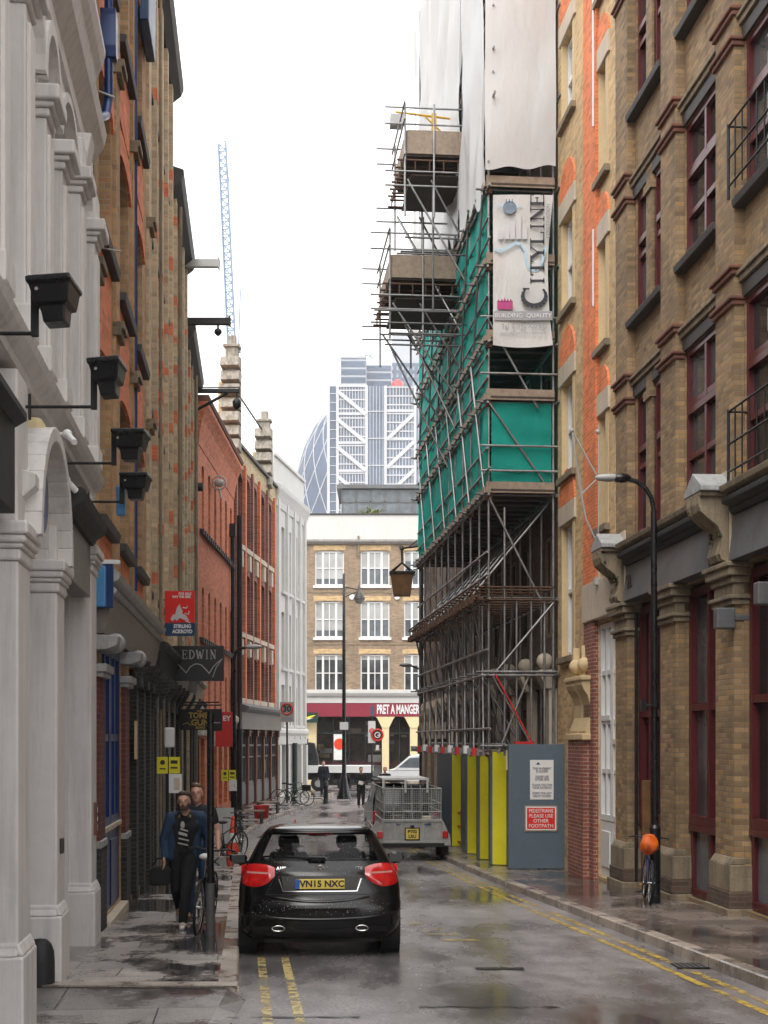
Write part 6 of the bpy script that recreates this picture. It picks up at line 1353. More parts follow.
mb = MB(); mb.cyl((-w_ - .25, 0, h * .7), (-w_, 0, h * .7), .025); mb.cyl((-w_ - .25, 0, -h * .7), (-w_, 0, -h * .7), .025); mb.build('bracket', 'iron', t)
t, w_, h = hung('shop_sign', 'black hanging sign with gold lettering TOMB GUN below the charcoal sign', 180, 211, 709, 730, 33.5)
sbox(t, 'board', 'black_matt', -w_, w_, -h, h); text('THE', .07, 'gold', t, (.1, -.035, h * .78), bold=.003); text('TOMB', .19, 'gold', t, (.08, -.035, h * .36), bold=.006, sx=.9); text('GUN', .2, 'gold', t, (.12, -.035, -.08), bold=.006); text('SOHO', .08, 'gold', t, (.12, -.035, -h * .78), bold=.003)
mb = MB(); mb.tube([(-.3, -.035, -.12), (-.2, -.035, -.08), (-.1, -.035, -.14)], .008, 4); mb.build('flourish', 'gold', t)
mb = MB(); mb.cyl((-w_ - .4, 0, h + .16), (w_ + .2, 0, h + .16), .018); mb.cyl((-w_ * .6, 0, h), (-w_ * .6, 0, h + .16), .008); mb.cyl((w_ * .6, 0, h), (w_ * .6, 0, h + .16), .008); mb.build('bracket', 'iron', t)
t, w_, h = hung('shop_sign', 'plain black hanging sign half hidden behind the gold-lettered one', 208, 222, 709, 731, 35.5)
sbox(t, 'board', 'black_matt', -w_, w_, -h, h); mb = MB(); mb.cyl((-w_ - 1.0, 0, h + .1), (w_, 0, h + .1), .018); mb.cyl((0, 0, h), (0, 0, h + .1), .01); mb.build('bracket', 'iron', t); sbox(t, 'line', 'sign_grey', -.02, .14, -.08, -.06, -.036, -.03)
t, w_, h = hung('shop_sign', 'red hanging sign with white letters EY beside the left-hand lamp', 215.5, 232.5, 712, 746.5, 40)
sbox(t, 'board', 'sign_red' if False else 'red', -w_, w_, -h, h); text('EY', .2, 'sign_white', t, (.08, -.035, h * .62), bold=.008); sbox(t, 'edge', 'sign_grey', -w_ - .07, -w_, -h, h, -.05, .05)
mb = MB(); mb.cyl((-w_ - .9, 0, h * .8), (-w_, 0, h * .8), .025); mb.build('bracket', 'iron', t)
def notice(label, px0, px1, Y, py0, py1, wx0, wx1, wy0, wy1):
    t, w_, h = hung('notice', label, px0, px1, py0, py1, Y, 'notice'); xm = (px0 + px1) / 2; ym = (py0 + py1) / 2; k = Y / FP
    sbox(t, 'board', 'sign_yellow', -w_, w_, -h, h, -.012, 0); sbox(t, 'paper', 'sign_white', (wx0 - xm) * k, (wx1 - xm) * k, (ym - wy1) * k, (ym - wy0) * k, -.018, -.013); sbox(t, 'paper_print', 'poster', (wx0 - xm + 5) * k, (wx1 - xm - 2) * k, (ym - wy1 + 3) * k, (ym - wy0 - 4) * k, -.02, -.0185)
    mb = MB(); mb.cyl((-w_ * .5, -.013, h * .35), (-w_ * .5, -.018, h * .35), h * .3, n=12); mb.box(-w_ * .75, -w_ * .25, -.017, -.013, -h * .5, -h * .35); mb.box(-.01, .01, -.016, -.0125, -h, h); mb.box(w_ * .2, w_ * .8, -.017, -.013, h * .2, h * .6); mb.box(w_ * .2, w_ * .8, -.017, -.013, -h * .4, -h * .2); mb.build('print', 'brown_dark', t)
    return t, w_, h
t, w_, h = notice('yellow parking notice with a white sheet under it, nearest on the left-hand shopfronts', 157, 180, 24.4, 757, 773.5, 169, 182, 774, 793)
mb = MB(); mb.cyl((-.02, .03, h + .05), (-.02, .03, gz(24.4) + .1 - t.location.z), .025); mb.build('post', 'iron', t)
t, w_, h = notice('second yellow parking notice, tied to the thin curved street lamp', 221, 236, 44.2, 770, 781, 229, 237, 780, 791); t.rotation_euler[2] = R(20)

# ------------------------------------------------------------------ traffic cones
def cone(label, px, Y, h=.75, loc=None, group='traffic cones'):
    t = thing('traffic_cone', label, 'traffic cone', loc or place(px, Y, False), random.uniform(0, 1), group); s_ = h / .75
    mb = MB(); mb.box(-.2 * s_, .2 * s_, -.2 * s_, .2 * s_, 0, .03); mb.build('base', 'black_matt', t, .01)
    mb = MB(); mb.lathe([(.14 * s_, .03), (.10 * s_, .25 * s_), (.072 * s_, .43 * s_), (.025 * s_, h), (0, h)], n=18); mb.build('cone_body', 'cone_orange', t)
    mb = MB(); mb.lathe([(.106 * s_, .25 * s_), (.078 * s_, .43 * s_)], n=18); mb.build('reflective_band', 'sign_white', t); return t
c = cone('tall orange and white cone on the left pavement next to the parked bicycles', 0, 0, 1.0, place(233, 35.4)); 
cone('cone tip showing over the middle of the black car roof', 295, 40.5, .78); cone('cone tip barely showing over the left end of the black car roof', 284, 39.0, .7)

# ------------------------------------------------------------------ benches and tubs outside the shop
def bench(label, px, Y, w_=.9):
    t = thing('bench', label, 'bench', place(px, Y), R(-8), 'small benches outside the gabled shop'); mb = MB(); mb.box(-w_ / 2, w_ / 2, -.18, .18, .42, .47); mb.build('seat', 'board', t, .01)
    for s_ in (-1, 1): mb = MB(); mb.box(s_ * w_ * .42 - .03, s_ * w_ * .42 + .03, -.16, .16, 0, .42); mb.build('leg', 'board_dark', t)
bench('nearer small timber bench against the grey shopfront', 251, 49.0); bench('farther small timber bench against the grey shopfront', 268, 55.0)
t = thing('tub', 'round red tub between the two small benches', 'tub', place(261.5, 52.0)); mb = MB(); mb.lathe([(.0, 0), (.24, 0), (.3, .45), (.32, .48), (.28, .48), (.25, .3), (0, .3)], n=18); mb.build('bucket', 'red', t)
t = thing('a_board', 'white A-board leaning in the doorway beyond the parked bicycles', 'signboard', place(222.5, 38.0), R(15)); 
for s_ in (-1, 1): mb = MB(); mb.prism([(s_ * .3, 0), (s_ * .27, 0), (0, 1.1), (s_ * .03, 1.1)], -.3, .3, 'x'); mb.build('panel', 'sign_grey', t)
t = thing('planter', 'small dark planter box by the lamp foot on the left pavement', 'planter', place(219, 41.5)); mb = MB(); mb.box(-.35, .35, -.2, .2, 0, .5); mb.build('box', 'board_dark', t, .01)
rnd = random.Random(5); mb = MB()
for _ in range(160):
    c0 = Vector((rnd.uniform(-.35, .35), rnd.uniform(-.2, .2), rnd.uniform(.5, .95))); d0 = Vector((rnd.uniform(-1, 1), rnd.uniform(-1, 1), rnd.uniform(0, 1))).normalized() * .09; s0 = d0.cross(Vector((0, 0, 1))).normalized() * .03; mb.add([c0 - s0, c0 + d0, c0 + s0], [(0, 1, 2)])
mb.build('leaves', 'plant_green', t, recalc=False)

# ------------------------------------------------------------------ bicycles
M['bike_black'] = mat('black bicycle enamel', (.015, .015, .018), .3, var=.2); M['bike_blue'] = mat('dark blue bicycle enamel', (.02, .035, .12), .3, var=.2); M['bike_green'] = mat('green bicycle enamel', (.03, .12, .06), .3, var=.2)
M['saddle_white'] = mat('white saddle cover', (.75, .75, .74), .6, var=.15)
def bicycle(label, loc, rz, lean=0., enamel='bike_black', saddle='black_matt', basket=False, turn=0., group=None, front_silver=False, drop=False):
    """bicycle along local x: front wheel towards +x"""
    t = thing('bicycle', label, 'bicycle', loc, rz, group); t.rotation_euler = (lean, 0, rz); r = .34; wb = 1.02; ra = Vector((-wb / 2, 0, r)); fa = Vector((wb / 2, 0, r)); bbp = Vector((-.08, 0, .28)); st_ = Vector((-.22, 0, .80)); hd0 = Vector((.30, 0, .62)); hd1 = Vector((.26, 0, .86))
    def wheel(c):
        mb = MB(); mb.torus((0, 0, 0), r - .012, .019, 'y', 34, 6); w0 = mb.build('wheel', 'tyre', t); w0.location = c
        mb = MB(); mb.torus((0, 0, 0), r - .034, .009, 'y', 34, 5); mb.cyl((0, -.05, 0), (0, .05, 0), .018); 
        for i in range(18): a = 2 * math.pi * i / 18; mb.cyl((0, .02 * (-1) ** i, 0), ((r - .036) * math.cos(a), 0, (r - .036) * math.sin(a)), .0016, n=3)
        mb.build('rim', 'chrome', w0); return w0
    wheel(ra); wf = wheel(fa)
    mb = MB()
    for p, q, rr in ((bbp, st_ - Vector((0, 0, .12)), .016), (bbp, hd0, .019), (st_ - Vector((0, 0, .16)), hd1 - Vector((0, 0, .06)), .016), (hd0, hd1, .02)): mb.cyl(p, q, rr, n=8)
    for s_ in (-1, 1): mb.cyl(bbp + Vector((0, s_ * .03, 0)), ra + Vector((0, s_ * .055, 0)), .01); mb.cyl(st_ + Vector((0, s_ * .02, -.16)), ra + Vector((0, s_ * .055, 0)), .009)
    mb.build('frame', enamel, t)
    mb = MB(); 
    for s_ in (-1, 1): mb.tube([hd0 + Vector((.01, s_ * .03, -.0)), hd0 + Vector((.06, s_ * .05, -.1)), fa + Vector((0, s_ * .055, 0))], .012, 6)
    mb.cyl(hd0 + Vector((.01, -.04, 0)), hd0 + Vector((.01, .04, 0)), .018); mb.build('fork', 'alu' if front_silver else enamel, t)
    mb = MB(); h0 = hd1 + Vector((-.01, 0, .1)); mb.cyl(hd1, h0, .014)
    pts = [(h0 + Vector((-.08, -.30, .02))), h0 + Vector((.02, -.2, .03)), h0, h0 + Vector((.02, .2, .03)), h0 + Vector((-.08, .30, .02))]
    if drop: pts = [h0 + Vector((.0, -.2, -.14)), h0 + Vector((.12, -.21, -.08)), h0 + Vector((.1, -.2, 0)), h0, h0 + Vector((.1, .2, 0)), h0 + Vector((.12, .21, -.08)), h0 + Vector((.0, .2, -.14))]
    mb.tube(pts, .013, 7); hb = mb.build('handlebar', 'black_matt', t); hb.rotation_euler = (0, 0, 0)
    mb = MB(); mb.cyl(st_ - Vector((0, 0, .12)), st_ + Vector((-.02, 0, .10)), .013); sp = mb.build('seat_post', 'chrome', t)
    mb = MB(); c0 = st_ + Vector((-.02, 0, .13)); mb.sphere(c0, .1, 12, (1.35, .85, .42)); mb.sphere(c0 + Vector((.12, 0, 0)), .05, 10, (1.6, .7, .5)); mb.build('saddle', saddle, t)
    mb = MB(); mb.cyl(bbp + Vector((0, .06, 0)), bbp + Vector((0, .065, 0)), .09, n=18); mb.cyl(bbp + Vector((0, -.08, 0)), bbp + Vector((0, .08, 0)), .015); mb.cyl(bbp + Vector((0, .08, 0)), bbp + Vector((.1, .08, -.13)), .01); mb.cyl(bbp + Vector((0, -.08, 0)), bbp + Vector((-.1, -.08, .13)), .01); mb.box(.0, .05, .08, .17, .13, .155); mb.box(-.21, -.14, -.17, -.08, .4, .42); mb.build('crankset', 'iron', t)
    if basket: mb = MB(); mb.box(.34, .62, -.16, .16, .66, .9); mb.build('basket', 'iron', t)
    return t
bicycle('black bicycle with a white saddle cover chained to the post on the left pavement', place(204, 17.3)[:2] + (gz(17.3) + .124,), R(88), R(4), 'bike_black', 'saddle_white')
bk = bicycle('dark blue bicycle with an orange bag over its saddle, leaning on the right-hand street lamp', (hx(645, 21.9), 21.75, gz(21.7) + .124), R(84), R(3), 'bike_blue', 'black_matt')
t = thing('saddle_cover', 'bright orange plastic bag tied over the saddle of the right-hand bicycle', 'bag', (hx(649.5, 21.2), 21.25, CZ + (HY - 845) * 21.25 / FP)); mb = MB(); rnd = random.Random(3)
n_, k_ = 18, 12; vs = []
for j in range(k_ + 1):
    for i in range(n_):
        a = 2 * math.pi * i / n_; e = math.pi * j / k_; q = 1 + .13 * math.sin(3 * a + 2 * e) + .09 * math.sin(7 * a + 5 * e) + rnd.uniform(-.05, .05); vs.append((.135 * q * math.sin(e) * math.cos(a), .2 * q * math.sin(e) * math.sin(a), .13 * q * math.cos(e) + (.02 if e < 1 else 0)))
mb.add(vs, [(j * n_ + i, j * n_ + (i + 1) % n_, (j + 1) * n_ + (i + 1) % n_, (j + 1) * n_ + i) for j in range(k_) for i in range(n_)], 0, True); mb.build('bag', 'orange_cover', t)
mb = MB(); mb.torus((0, .0, -.12), .05, .018, 'z', 10, 5); mb.build('knot', 'orange_cover', t)
gp = 'bicycles parked along the left shopfronts'
for i, (px, Y, rz, lb, en) in enumerate(((226, 33.5, 60, 'dark bicycle just left of the tall traffic cone', 'bike_black'), (239, 37.0, 100, 'bicycle whose wheel shows right of the tall traffic cone', 'bike_black'), (229, 39.5, 75, 'bicycle behind the tall traffic cone, nearest the lamp', 'bike_blue'))):
    bicycle(lb, place(px, Y), R(rz), R(5), en, 'black_matt', False, group=gp)
bicycle('bicycle standing side on at the corner of the white building', place(290, 61.0), R(10), 0, 'bike_black', group=gp); bicycle('bicycle with a basket in front of the one at the white corner', place(296, 60.0), R(25), 0, 'bike_green', 'black_matt', True, group=gp)

# ================================================================== THE BLACK HATCHBACK
CAR = thing('parked_car', 'wet black hatchback with a yellow number plate seen from behind', 'car', (hx(320.5, 15.4), 15.35, gz(15.4) + .0), R(4.2))
CAR.rotation_euler = (R(-2.0), 0, R(3.5))
LV = [  # z, y rear, y front, half width, corner radius fraction, bow of the rear face
 (.20, .22, 4.10, .80, .25, .10), (.27, .10, 4.22, .86, .24, .12), (.36, .03, 4.28, .89, .22, .12), (.46, .015, 4.30, .905, .20, .12), (.54, .00, 4.30, .91, .20, .12), (.60, .02, 4.28, .91, .2, .12), (.66, .06, 4.25, .905, .2, .12),
 (.74, .075, 4.2, .905, .22, .13), (.80, .09, 4.15, .90, .22, .13), (.86, .11, 4.05, .89, .24, .14), (.92, .13, 3.9, .875, .24, .14), (.975, .17, 3.3, .85, .26, .14), (1.00, .20, 3.05, .835, .26, .14), (1.06, .26, 2.9, .805, .28, .14), (1.14, .34, 2.72, .765, .28, .14), (1.22, .43, 2.55, .725, .3, .13), (1.30, .53, 2.38, .68, .3, .12), (1.345, .60, 2.28, .655, .3, .11),
 (1.385, .56, 2.2, .62, .32, .10), (1.42, .66, 2.1, .58, .34, .09), (1.445, .86, 1.95, .50, .36, .06), (1.455, 1.1, 1.8, .38, .4, .03)]
RF = [0, .15, .3, .45, .6, .72, .82]; NC = 5; SF = [0, .06, .12, .2, .3, .4, .5, .6, .7, .8, .9, 1.0]
def outline(lv, off=0):
    z, yr, yf, hw, cr, bow = lv; yr -= off; yf += off; hw += off; pts = []
    xc = RF[-1] * hw; yb = lambda x: yr + bow * (abs(x) / hw) ** 2.2
    for f in RF: pts.append((f * hw, yb(f * hw)))
    y0 = yb(xc); ye = yr + bow + .20
    for i in range(1, NC + 1): a = math.pi / 2 * i / NC; pts.append((xc + (hw - xc) * math.sin(a), y0 + (ye - y0) * (1 - math.cos(a))))
    yfe = yf - .45
    for f in SF[1:]: pts.append((hw - .04 * hw * max(0, f - .5) * 2, ye + (yfe - ye) * f))
    for i in range(1, NC + 1): a = math.pi / 2 * i / NC; pts.append((hw * .96 - (hw * .96 - .5 * hw) * (1 - math.cos(a)), yfe + (yf - .05 - yfe) * math.sin(a)))
    pts.append((.25 * hw, yf - .01)); pts.append((0, yf)); return pts
nO = len(outline(LV[0])); sides = list(range(nO)) + [-i for i in range(nO - 2, 0, -1)]
def ringpts(lv, off=0): o = outline(lv, off); return [(o[i][0], o[i][1], lv[0]) for i in range(nO)] + [(-o[i][0], o[i][1], lv[0]) for i in range(nO - 2, 0, -1)]
NR = 2 * nO - 2
zidx = {lv[0]: i for i, lv in enumerate(LV)}
def is_rearglass(j, i):
    ii = i if i < nO - 1 else NR - 1 - i
    return zidx[1.06] <= j < zidx[1.345] and ii < 6
def is_sideglass(j, i):
    ii = i if i < nO - 1 else NR - 1 - i
    s0 = len(RF) - 1 + NC; return zidx[1.00] <= j < zidx[1.345] and s0 + 2 <= ii < s0 + 10 and ii not in (s0 + 6,)
def is_wind(j, i):
    ii = i if i < nO - 1 else NR - 1 - i
    return zidx[1.00] <= j < zidx[1.385] and ii >= nO - 6
mb = MB(); vs = [p for lv in LV for p in ringpts(lv)]; fs = []
for j in range(len(LV) - 1):
    for i in range(NR):
        if is_rearglass(j, i) or is_sideglass(j, i) or is_wind(j, i): continue
        fs.append((j * NR + i, j * NR + (i + 1) % NR, (j + 1) * NR + (i + 1) % NR, (j + 1) * NR + i))
mb.add(vs, fs, 0, True); top = (len(LV) - 1) * NR
mb.add([vs[top + i] for i in range(NR)], [tuple(range(NR))], 0, True); mb.add([vs[i] for i in range(NR)], [tuple(range(NR))[::-1]], 1)
body = mb.build('body', ['car_paint', 'car_trim'], CAR)
M['car_glass'] = glassy('wet car glass', (.012, .013, .015), .06, .5, 14); M['car_glass'].node_tree.nodes['Principled BSDF'].inputs['Alpha'].default_value = .28
def patchmesh(name, m, test, off=-.004, parent=CAR):
    b = MB(); vv = [p for lv in LV for p in ringpts(lv, off)]; used = {}; f2 = []; v2 = []
    for j in range(len(LV) - 1):
        for i in range(NR):
            if test(j, i):
                q = []
                for a in (j * NR + i, j * NR + (i + 1) % NR, (j + 1) * NR + (i + 1) % NR, (j + 1) * NR + i):
                    if a not in used: used[a] = len(v2); v2.append(vv[a])
                    q.append(used[a])
                f2.append(q)
    b.add(v2, f2, 0, True); return b.build(name, m, parent)
patchmesh('rear_window', 'car_glass', is_rearglass); patchmesh('windscreen', 'car_glass', is_wind); patchmesh('side_window', 'car_glass', lambda j, i: is_sideglass(j, i) and i < nO); patchmesh('side_window', 'car_glass', lambda j, i: is_sideglass(j, i) and i >= nO)
def surf(x, z, off=0.):
    z = max(.201, min(1.454, z))
    """y of the rear face at x, z"""
    for a, b_ in zip(LV, LV[1:]):
        if a[0] <= z <= b_[0]:
            f = (z - a[0]) / (b_[0] - a[0]); L_ = [p + (q - p) * f for p, q in zip(a, b_)]; break
    z_, yr, yf, hw, cr, bow = L_; ax = abs(x); xc = RF[-1] * hw
    if ax <= xc: return yr + bow * (ax / hw) ** 2.2 - off
    y0 = yr + bow * RF[-1] ** 2.2; ye = yr + bow + .20; s_ = min(1, (ax - xc) / (hw - xc)); return y0 + (ye - y0) * (1 - math.cos(math.asin(s_))) - off
def decal(name, m, poly, off, nx=14, nz=6, thick=0, parent=CAR, rnd=0):
    """poly = function (s,t)->(x,z) laid on the rear face"""
    b = MB(); vs = []
    for j in range(nz + 1):
        for i in range(nx + 1):
            s_, t_ = i / nx, j / nz; x, z = poly(s_, t_); e = off * min(1, 6 * min(s_, 1 - s_, t_, 1 - t_) + (1 if not rnd else 0)) if rnd else off
            vs.append((x, surf(x, z) - e, z))
    b.add(vs, [(j * (nx + 1) + i, j * (nx + 1) + i + 1, (j + 1) * (nx + 1) + i + 1, (j + 1) * (nx + 1) + i) for j in range(nz) for i in range(nx)], 0, True); return b.build(name, m, parent)
for s_ in (-1, 1):                    # tail lamps
    def pl_(a, t, s_=s_): x = .50 + (.885 - .50) * a; z0 = .80 + .10 * (1 - a) ** 4 + .03 * a ** 6; z1 = 1.04 - .05 * (1 - a) ** 4 - .035 * a ** 4; z0 -= .02 * math.sin(a * math.pi); z = z0 + (z1 - z0) * t; return (s_ * x, z)
    L1 = decal('tail_light', 'lamp_red', pl_, .02, 18, 8, rnd=1)
    def pl2(a, t, s_=s_): return (s_ * (.56 + .25 * a), .925 + .018 * t + .01 * a)
    decal('lamp_strip', 'lamp_white', pl2, .024, 10, 2, parent=L1)
decal('plate_recess', 'car_trim', lambda a, t: ((a - .5) * (.80 + .06 * t), .735 + .17 * t), .003)
decal('trim_strip', 'chrome', lambda a, t: ((a - .5) * .80, .735 + .01 * t), .012, 20, 1); decal('recess_edge', 'car_paint', lambda a, t: ((a - .5) * 1.1, .66 + .03 * t - .05 * math.cos((a - .5) * math.pi)), .02, 20, 2, rnd=1)
for s_ in (-1, 1): decal('trim_strip', 'chrome', lambda a, t, s_=s_: (s_ * (.40 + .012 * a + .05 * t), .735 + .14 * t), .008, 1, 6)
b = MB(); yP = surf(0, .82) - .045; b.box(-.27, .27, yP, yP + .02, .765, .875); P0 = b.build('number_plate', 'plate_yellow', CAR, .006)
b = MB(); b.box(-.268, -.225, yP - .002, yP, .767, .873); b.build('plate_band', 'plate_blue', P0); text('VN15 NXC', .098, 'ink', P0, (.022, yP - .004, .82), bold=.003, sx=1.03, ext=.001, name='plate_lettering')
text('A180', .05, 'chrome', CAR, (-.43, surf(.42, .99) - .006, .985), bold=.002, name='model_lettering', rot=(R(80), 0, R(8))); text('CDI', .05, 'chrome', CAR, (.43, surf(.42, .99) - .006, .985), bold=.002, name='model_lettering', rot=(R(80), 0, R(-8)))
b = MB(); yb_ = surf(0, .98) - .012; b.torus((0, yb_, .975), .045, .004, 'y', 24, 5)
for q in range(3): a = R(90 + 120 * q); b.cyl((0, yb_, .975), (.043 * math.cos(a), yb_, .975 + .043 * math.sin(a)), .004, .002, n=5)
b.build('badge', 'chrome', CAR)
def solid(name, m, pts, par=CAR, bev=.01):
    b = MB(); 
    for q in pts: b.box(*q)
    return b.build(name, m, par, bev)
decal('bumper_insert', 'car_trim', lambda a, t: ((a - .5) * 1.5, .34 - .12 * t + .03 * math.cos(a * math.pi * 2)), .012, 24, 4, rnd=1); decal('bumper_crease', 'car_paint', lambda a, t: ((a - .5) * 1.62, .455 + .035 * t - .04 * math.cos((a - .5) * math.pi)), .022, 24, 3, rnd=1)
for s_ in (-1, 1):
    b = MB(); n = 16; yy = surf(.5, .33) - .02
    vs = [(s_ * .46 + (.075 + dr) * math.cos(2 * math.pi * i / n), yy - d_, .335 + (.036 + dr) * math.sin(2 * math.pi * i / n)) for dr, d_ in ((0, 0), (0, .03), (-.012, .03), (-.014, -.02)) for i in range(n)]
    b.add(vs, [(j * n + i, j * n + (i + 1) % n, (j + 1) * n + (i + 1) % n, (j + 1) * n + i) for j in range(3) for i in range(n)], 0, True); b.add(vs[-n:], [tuple(range(n))], 1); b.build('exhaust', ['chrome', 'black_matt'], CAR)
    decal('side_vent', 'car_trim', lambda a, t, s_=s_: (s_ * (.80 + .05 * a), .36 + .12 * t), .008, 3, 4)
    # door mirror
    b = MB(); b.box(s_ * .86 if s_ > 0 else -.99, s_ * .99 if s_ > 0 else -.86, 2.42, 2.5, .90, .96); b.sphere((s_ * 1.0, 2.47, .99), .1, 12, (1.15, .7, .75)); mi = b.build('door_mirror', 'car_paint', CAR); b = MB(); b.box(s_ * 1.0 - .085, s_ * 1.0 + .085, 2.395, 2.402, .94, 1.04); b.build('mirror_glass', 'glass_mid', mi, .02)
    for yw in (.78, 3.45):
        b = MB(); b.torus((s_ * .80, yw, .315), .225, .0, 'x', 24, 4) if False else None
        prof = [(.20, -.105), (.29, -.11), (.318, -.085), (.322, 0), (.318, .085), (.29, .11), (.20, .105)]; n = 32; vs = [(s_ * .80 + z, yw + r * math.cos(2 * math.pi * i / n), .318 + r * math.sin(2 * math.pi * i / n)) for r, z in prof for i in range(n)]
        b.add(vs, [(j * n + i, j * n + (i + 1) % n, (j + 1) * n + (i + 1) % n, (j + 1) * n + i) for j in range(len(prof) - 1) for i in range(n)], 0, True); wh = b.build('wheel', 'tyre', CAR)
        b = MB(); b.cyl((s_ * .80, yw, .318), (s_ * .875, yw, .318), .06, n=14); b.cyl((s_ * .78, yw, .318), (s_ * .80, yw, .318), .21, n=24, m=1)
        for q in range(5): a = 2 * math.pi * q / 5; b.cyl((s_ * .87, yw, .318), (s_ * .86, yw + .2 * math.cos(a), .318 + .2 * math.sin(a)), .03, .022)
        b.torus((s_ * .87, yw, .318), .205, .012, 'x', 30, 5); b.build('rim', ['alu', 'black_matt'], wh)
        b = MB(); b.cyl((s_ * .70, yw, .33), (s_ * .912, yw, .33), .375, n=30); b.build('wheel_arch', 'black_matt', CAR).scale = (1, 1, 1)
    b = MB(); b.tube([(s_ * .61, .75, 1.44), (s_ * .60, 1.2, 1.465), (s_ * .59, 2.0, 1.45)], .012, 6); b.build('roof_rail', 'chrome', CAR)
for yw in (.78, 3.45): solid('underside', 'black_matt', [(-.7, .7, yw - .3, yw + .3, .14, .22)])
solid('underside', 'black_matt', [(-.62, .62, .3, 3.9, .15, .21)])
decal('spoiler_lip', 'car_paint', lambda a, t: ((a - .5) * 1.22, 1.345 + .035 * t), .07, 18, 4, rnd=1); decal('brake_light', 'lamp_red', lambda a, t: ((a - .5) * .3, 1.352 + .01 * t), .076, 6, 1)
for q0, q1 in (((-.60, .70), (.60, .70)), ((-.60, .70), (-.48, .95)), ((.60, .70), (.48, .95))):
    decal('panel_gap', 'black_matt', lambda a, t, q0=q0, q1=q1: (q0[0] + (q1[0] - q0[0]) * a + (.006 * t if q0[1] != q1[1] else 0), q0[1] + (q1[1] - q0[1]) * a + (.006 * t if q0[1] == q1[1] else 0)), .0035, 16, 1)
b = MB(); y0 = surf(0, 1.09) - .03; b.cyl((0, y0 + .03, 1.085), (0, y0 - .01, 1.09), .025); b.cyl((.01, y0 - .005, 1.095), (-.36, surf(.36, 1.12) - .02, 1.115), .012, .006); b.cyl((-.13, y0 + .0, 1.105), (.06, y0 - .01, 1.10), .022, n=8); b.build('rear_wiper', 'car_trim', CAR)
# interior seen through the glass
solid('rear_seat', 'car_trim', [(-.62, .62, 1.1, 1.3, .5, 1.04)], bev=.05); 
for s_ in (-1, 1):
    solid('front_seat', 'car_trim', [(s_ * .36 - .24, s_ * .36 + .24, 2.0, 2.15, .5, 1.1)], bev=.06); solid('headrest', 'car_trim', [(s_ * .36 - .13, s_ * .36 + .13, 2.02, 2.12, 1.13, 1.3), ], bev=.05); solid('headrest', 'car_trim', [(s_ * .36 - .12, s_ * .36 + .12, 1.15, 1.25, 1.06, 1.17)], bev=.04)
solid('interior_mirror', 'car_trim', [(-.11, .11, 2.4, 2.43, 1.27, 1.33)], bev=.01); solid('dashboard', 'car_trim', [(-.7, .7, 2.75, 3.0, .6, .98)], bev=.03); solid('floor', 'black_matt', [(-.75, .75, .4, 3.2, .3, .5)], bev=0)
# water drops on the roof edge and boot
b = MB(); rnd = random.Random(4)
for _ in range(420):
    x = rnd.uniform(-.75, .75); z = rnd.choice([rnd.uniform(.82, 1.0), rnd.uniform(.48, .66), rnd.uniform(1.0, 1.33)])
    if abs(x) > .56 and z > 1: continue
    r_ = rnd.uniform(.002, .0055); b.sphere((x, surf(x, z) - .001, z), r_, 5, (1, .5, 1))
M['drop'] = glassy('water drop', (.35, .36, .38), .03, .2); o = b.build('raindrops', 'drop', CAR); o['kind'] = 'stuff'

# ================================================================== UNSEEN BLOCK ADDED BEHIND THE VIEWER TO DARKEN THE CAR'S REFLECTIONS
def added_terrace(name, label, x0, x1, y0, y1, h, m):
    t = thing(name, label, 'building', (x0, y0, 0)); ops = [(u, u + 1.2, z, z + 1.9) for u in fr(1.2, x1 - x0 - 2.4, 2.6) for z in (1.2, 4.6, 7.8)]
    return t, ops
t = thing('added_terrace', 'unseen brown brick block added behind the viewer to darken reflections', 'building', (14, -24, 0), R(180)); ops = [(u, u + 1.3, z, z + 1.9) for u in fr(1.2, 25, 2.9) for z in (1.6, 5.0, 8.2)]
mb = MB(); wall(mb, 0, 28, -.5, 13, ops, v=0, dep=.2, back=6)
for i_ in range(len(mb.v)): mb.v[i_] = (mb.v[i_][0], -mb.v[i_][1], mb.v[i_][2])
mb.build('wall', 'brick_brown', t)
for o in ops: window(t, o[0], o[1], o[2], o[3], .12, 2, 2, 'white_paint', 'glass_mid', .07, .05)

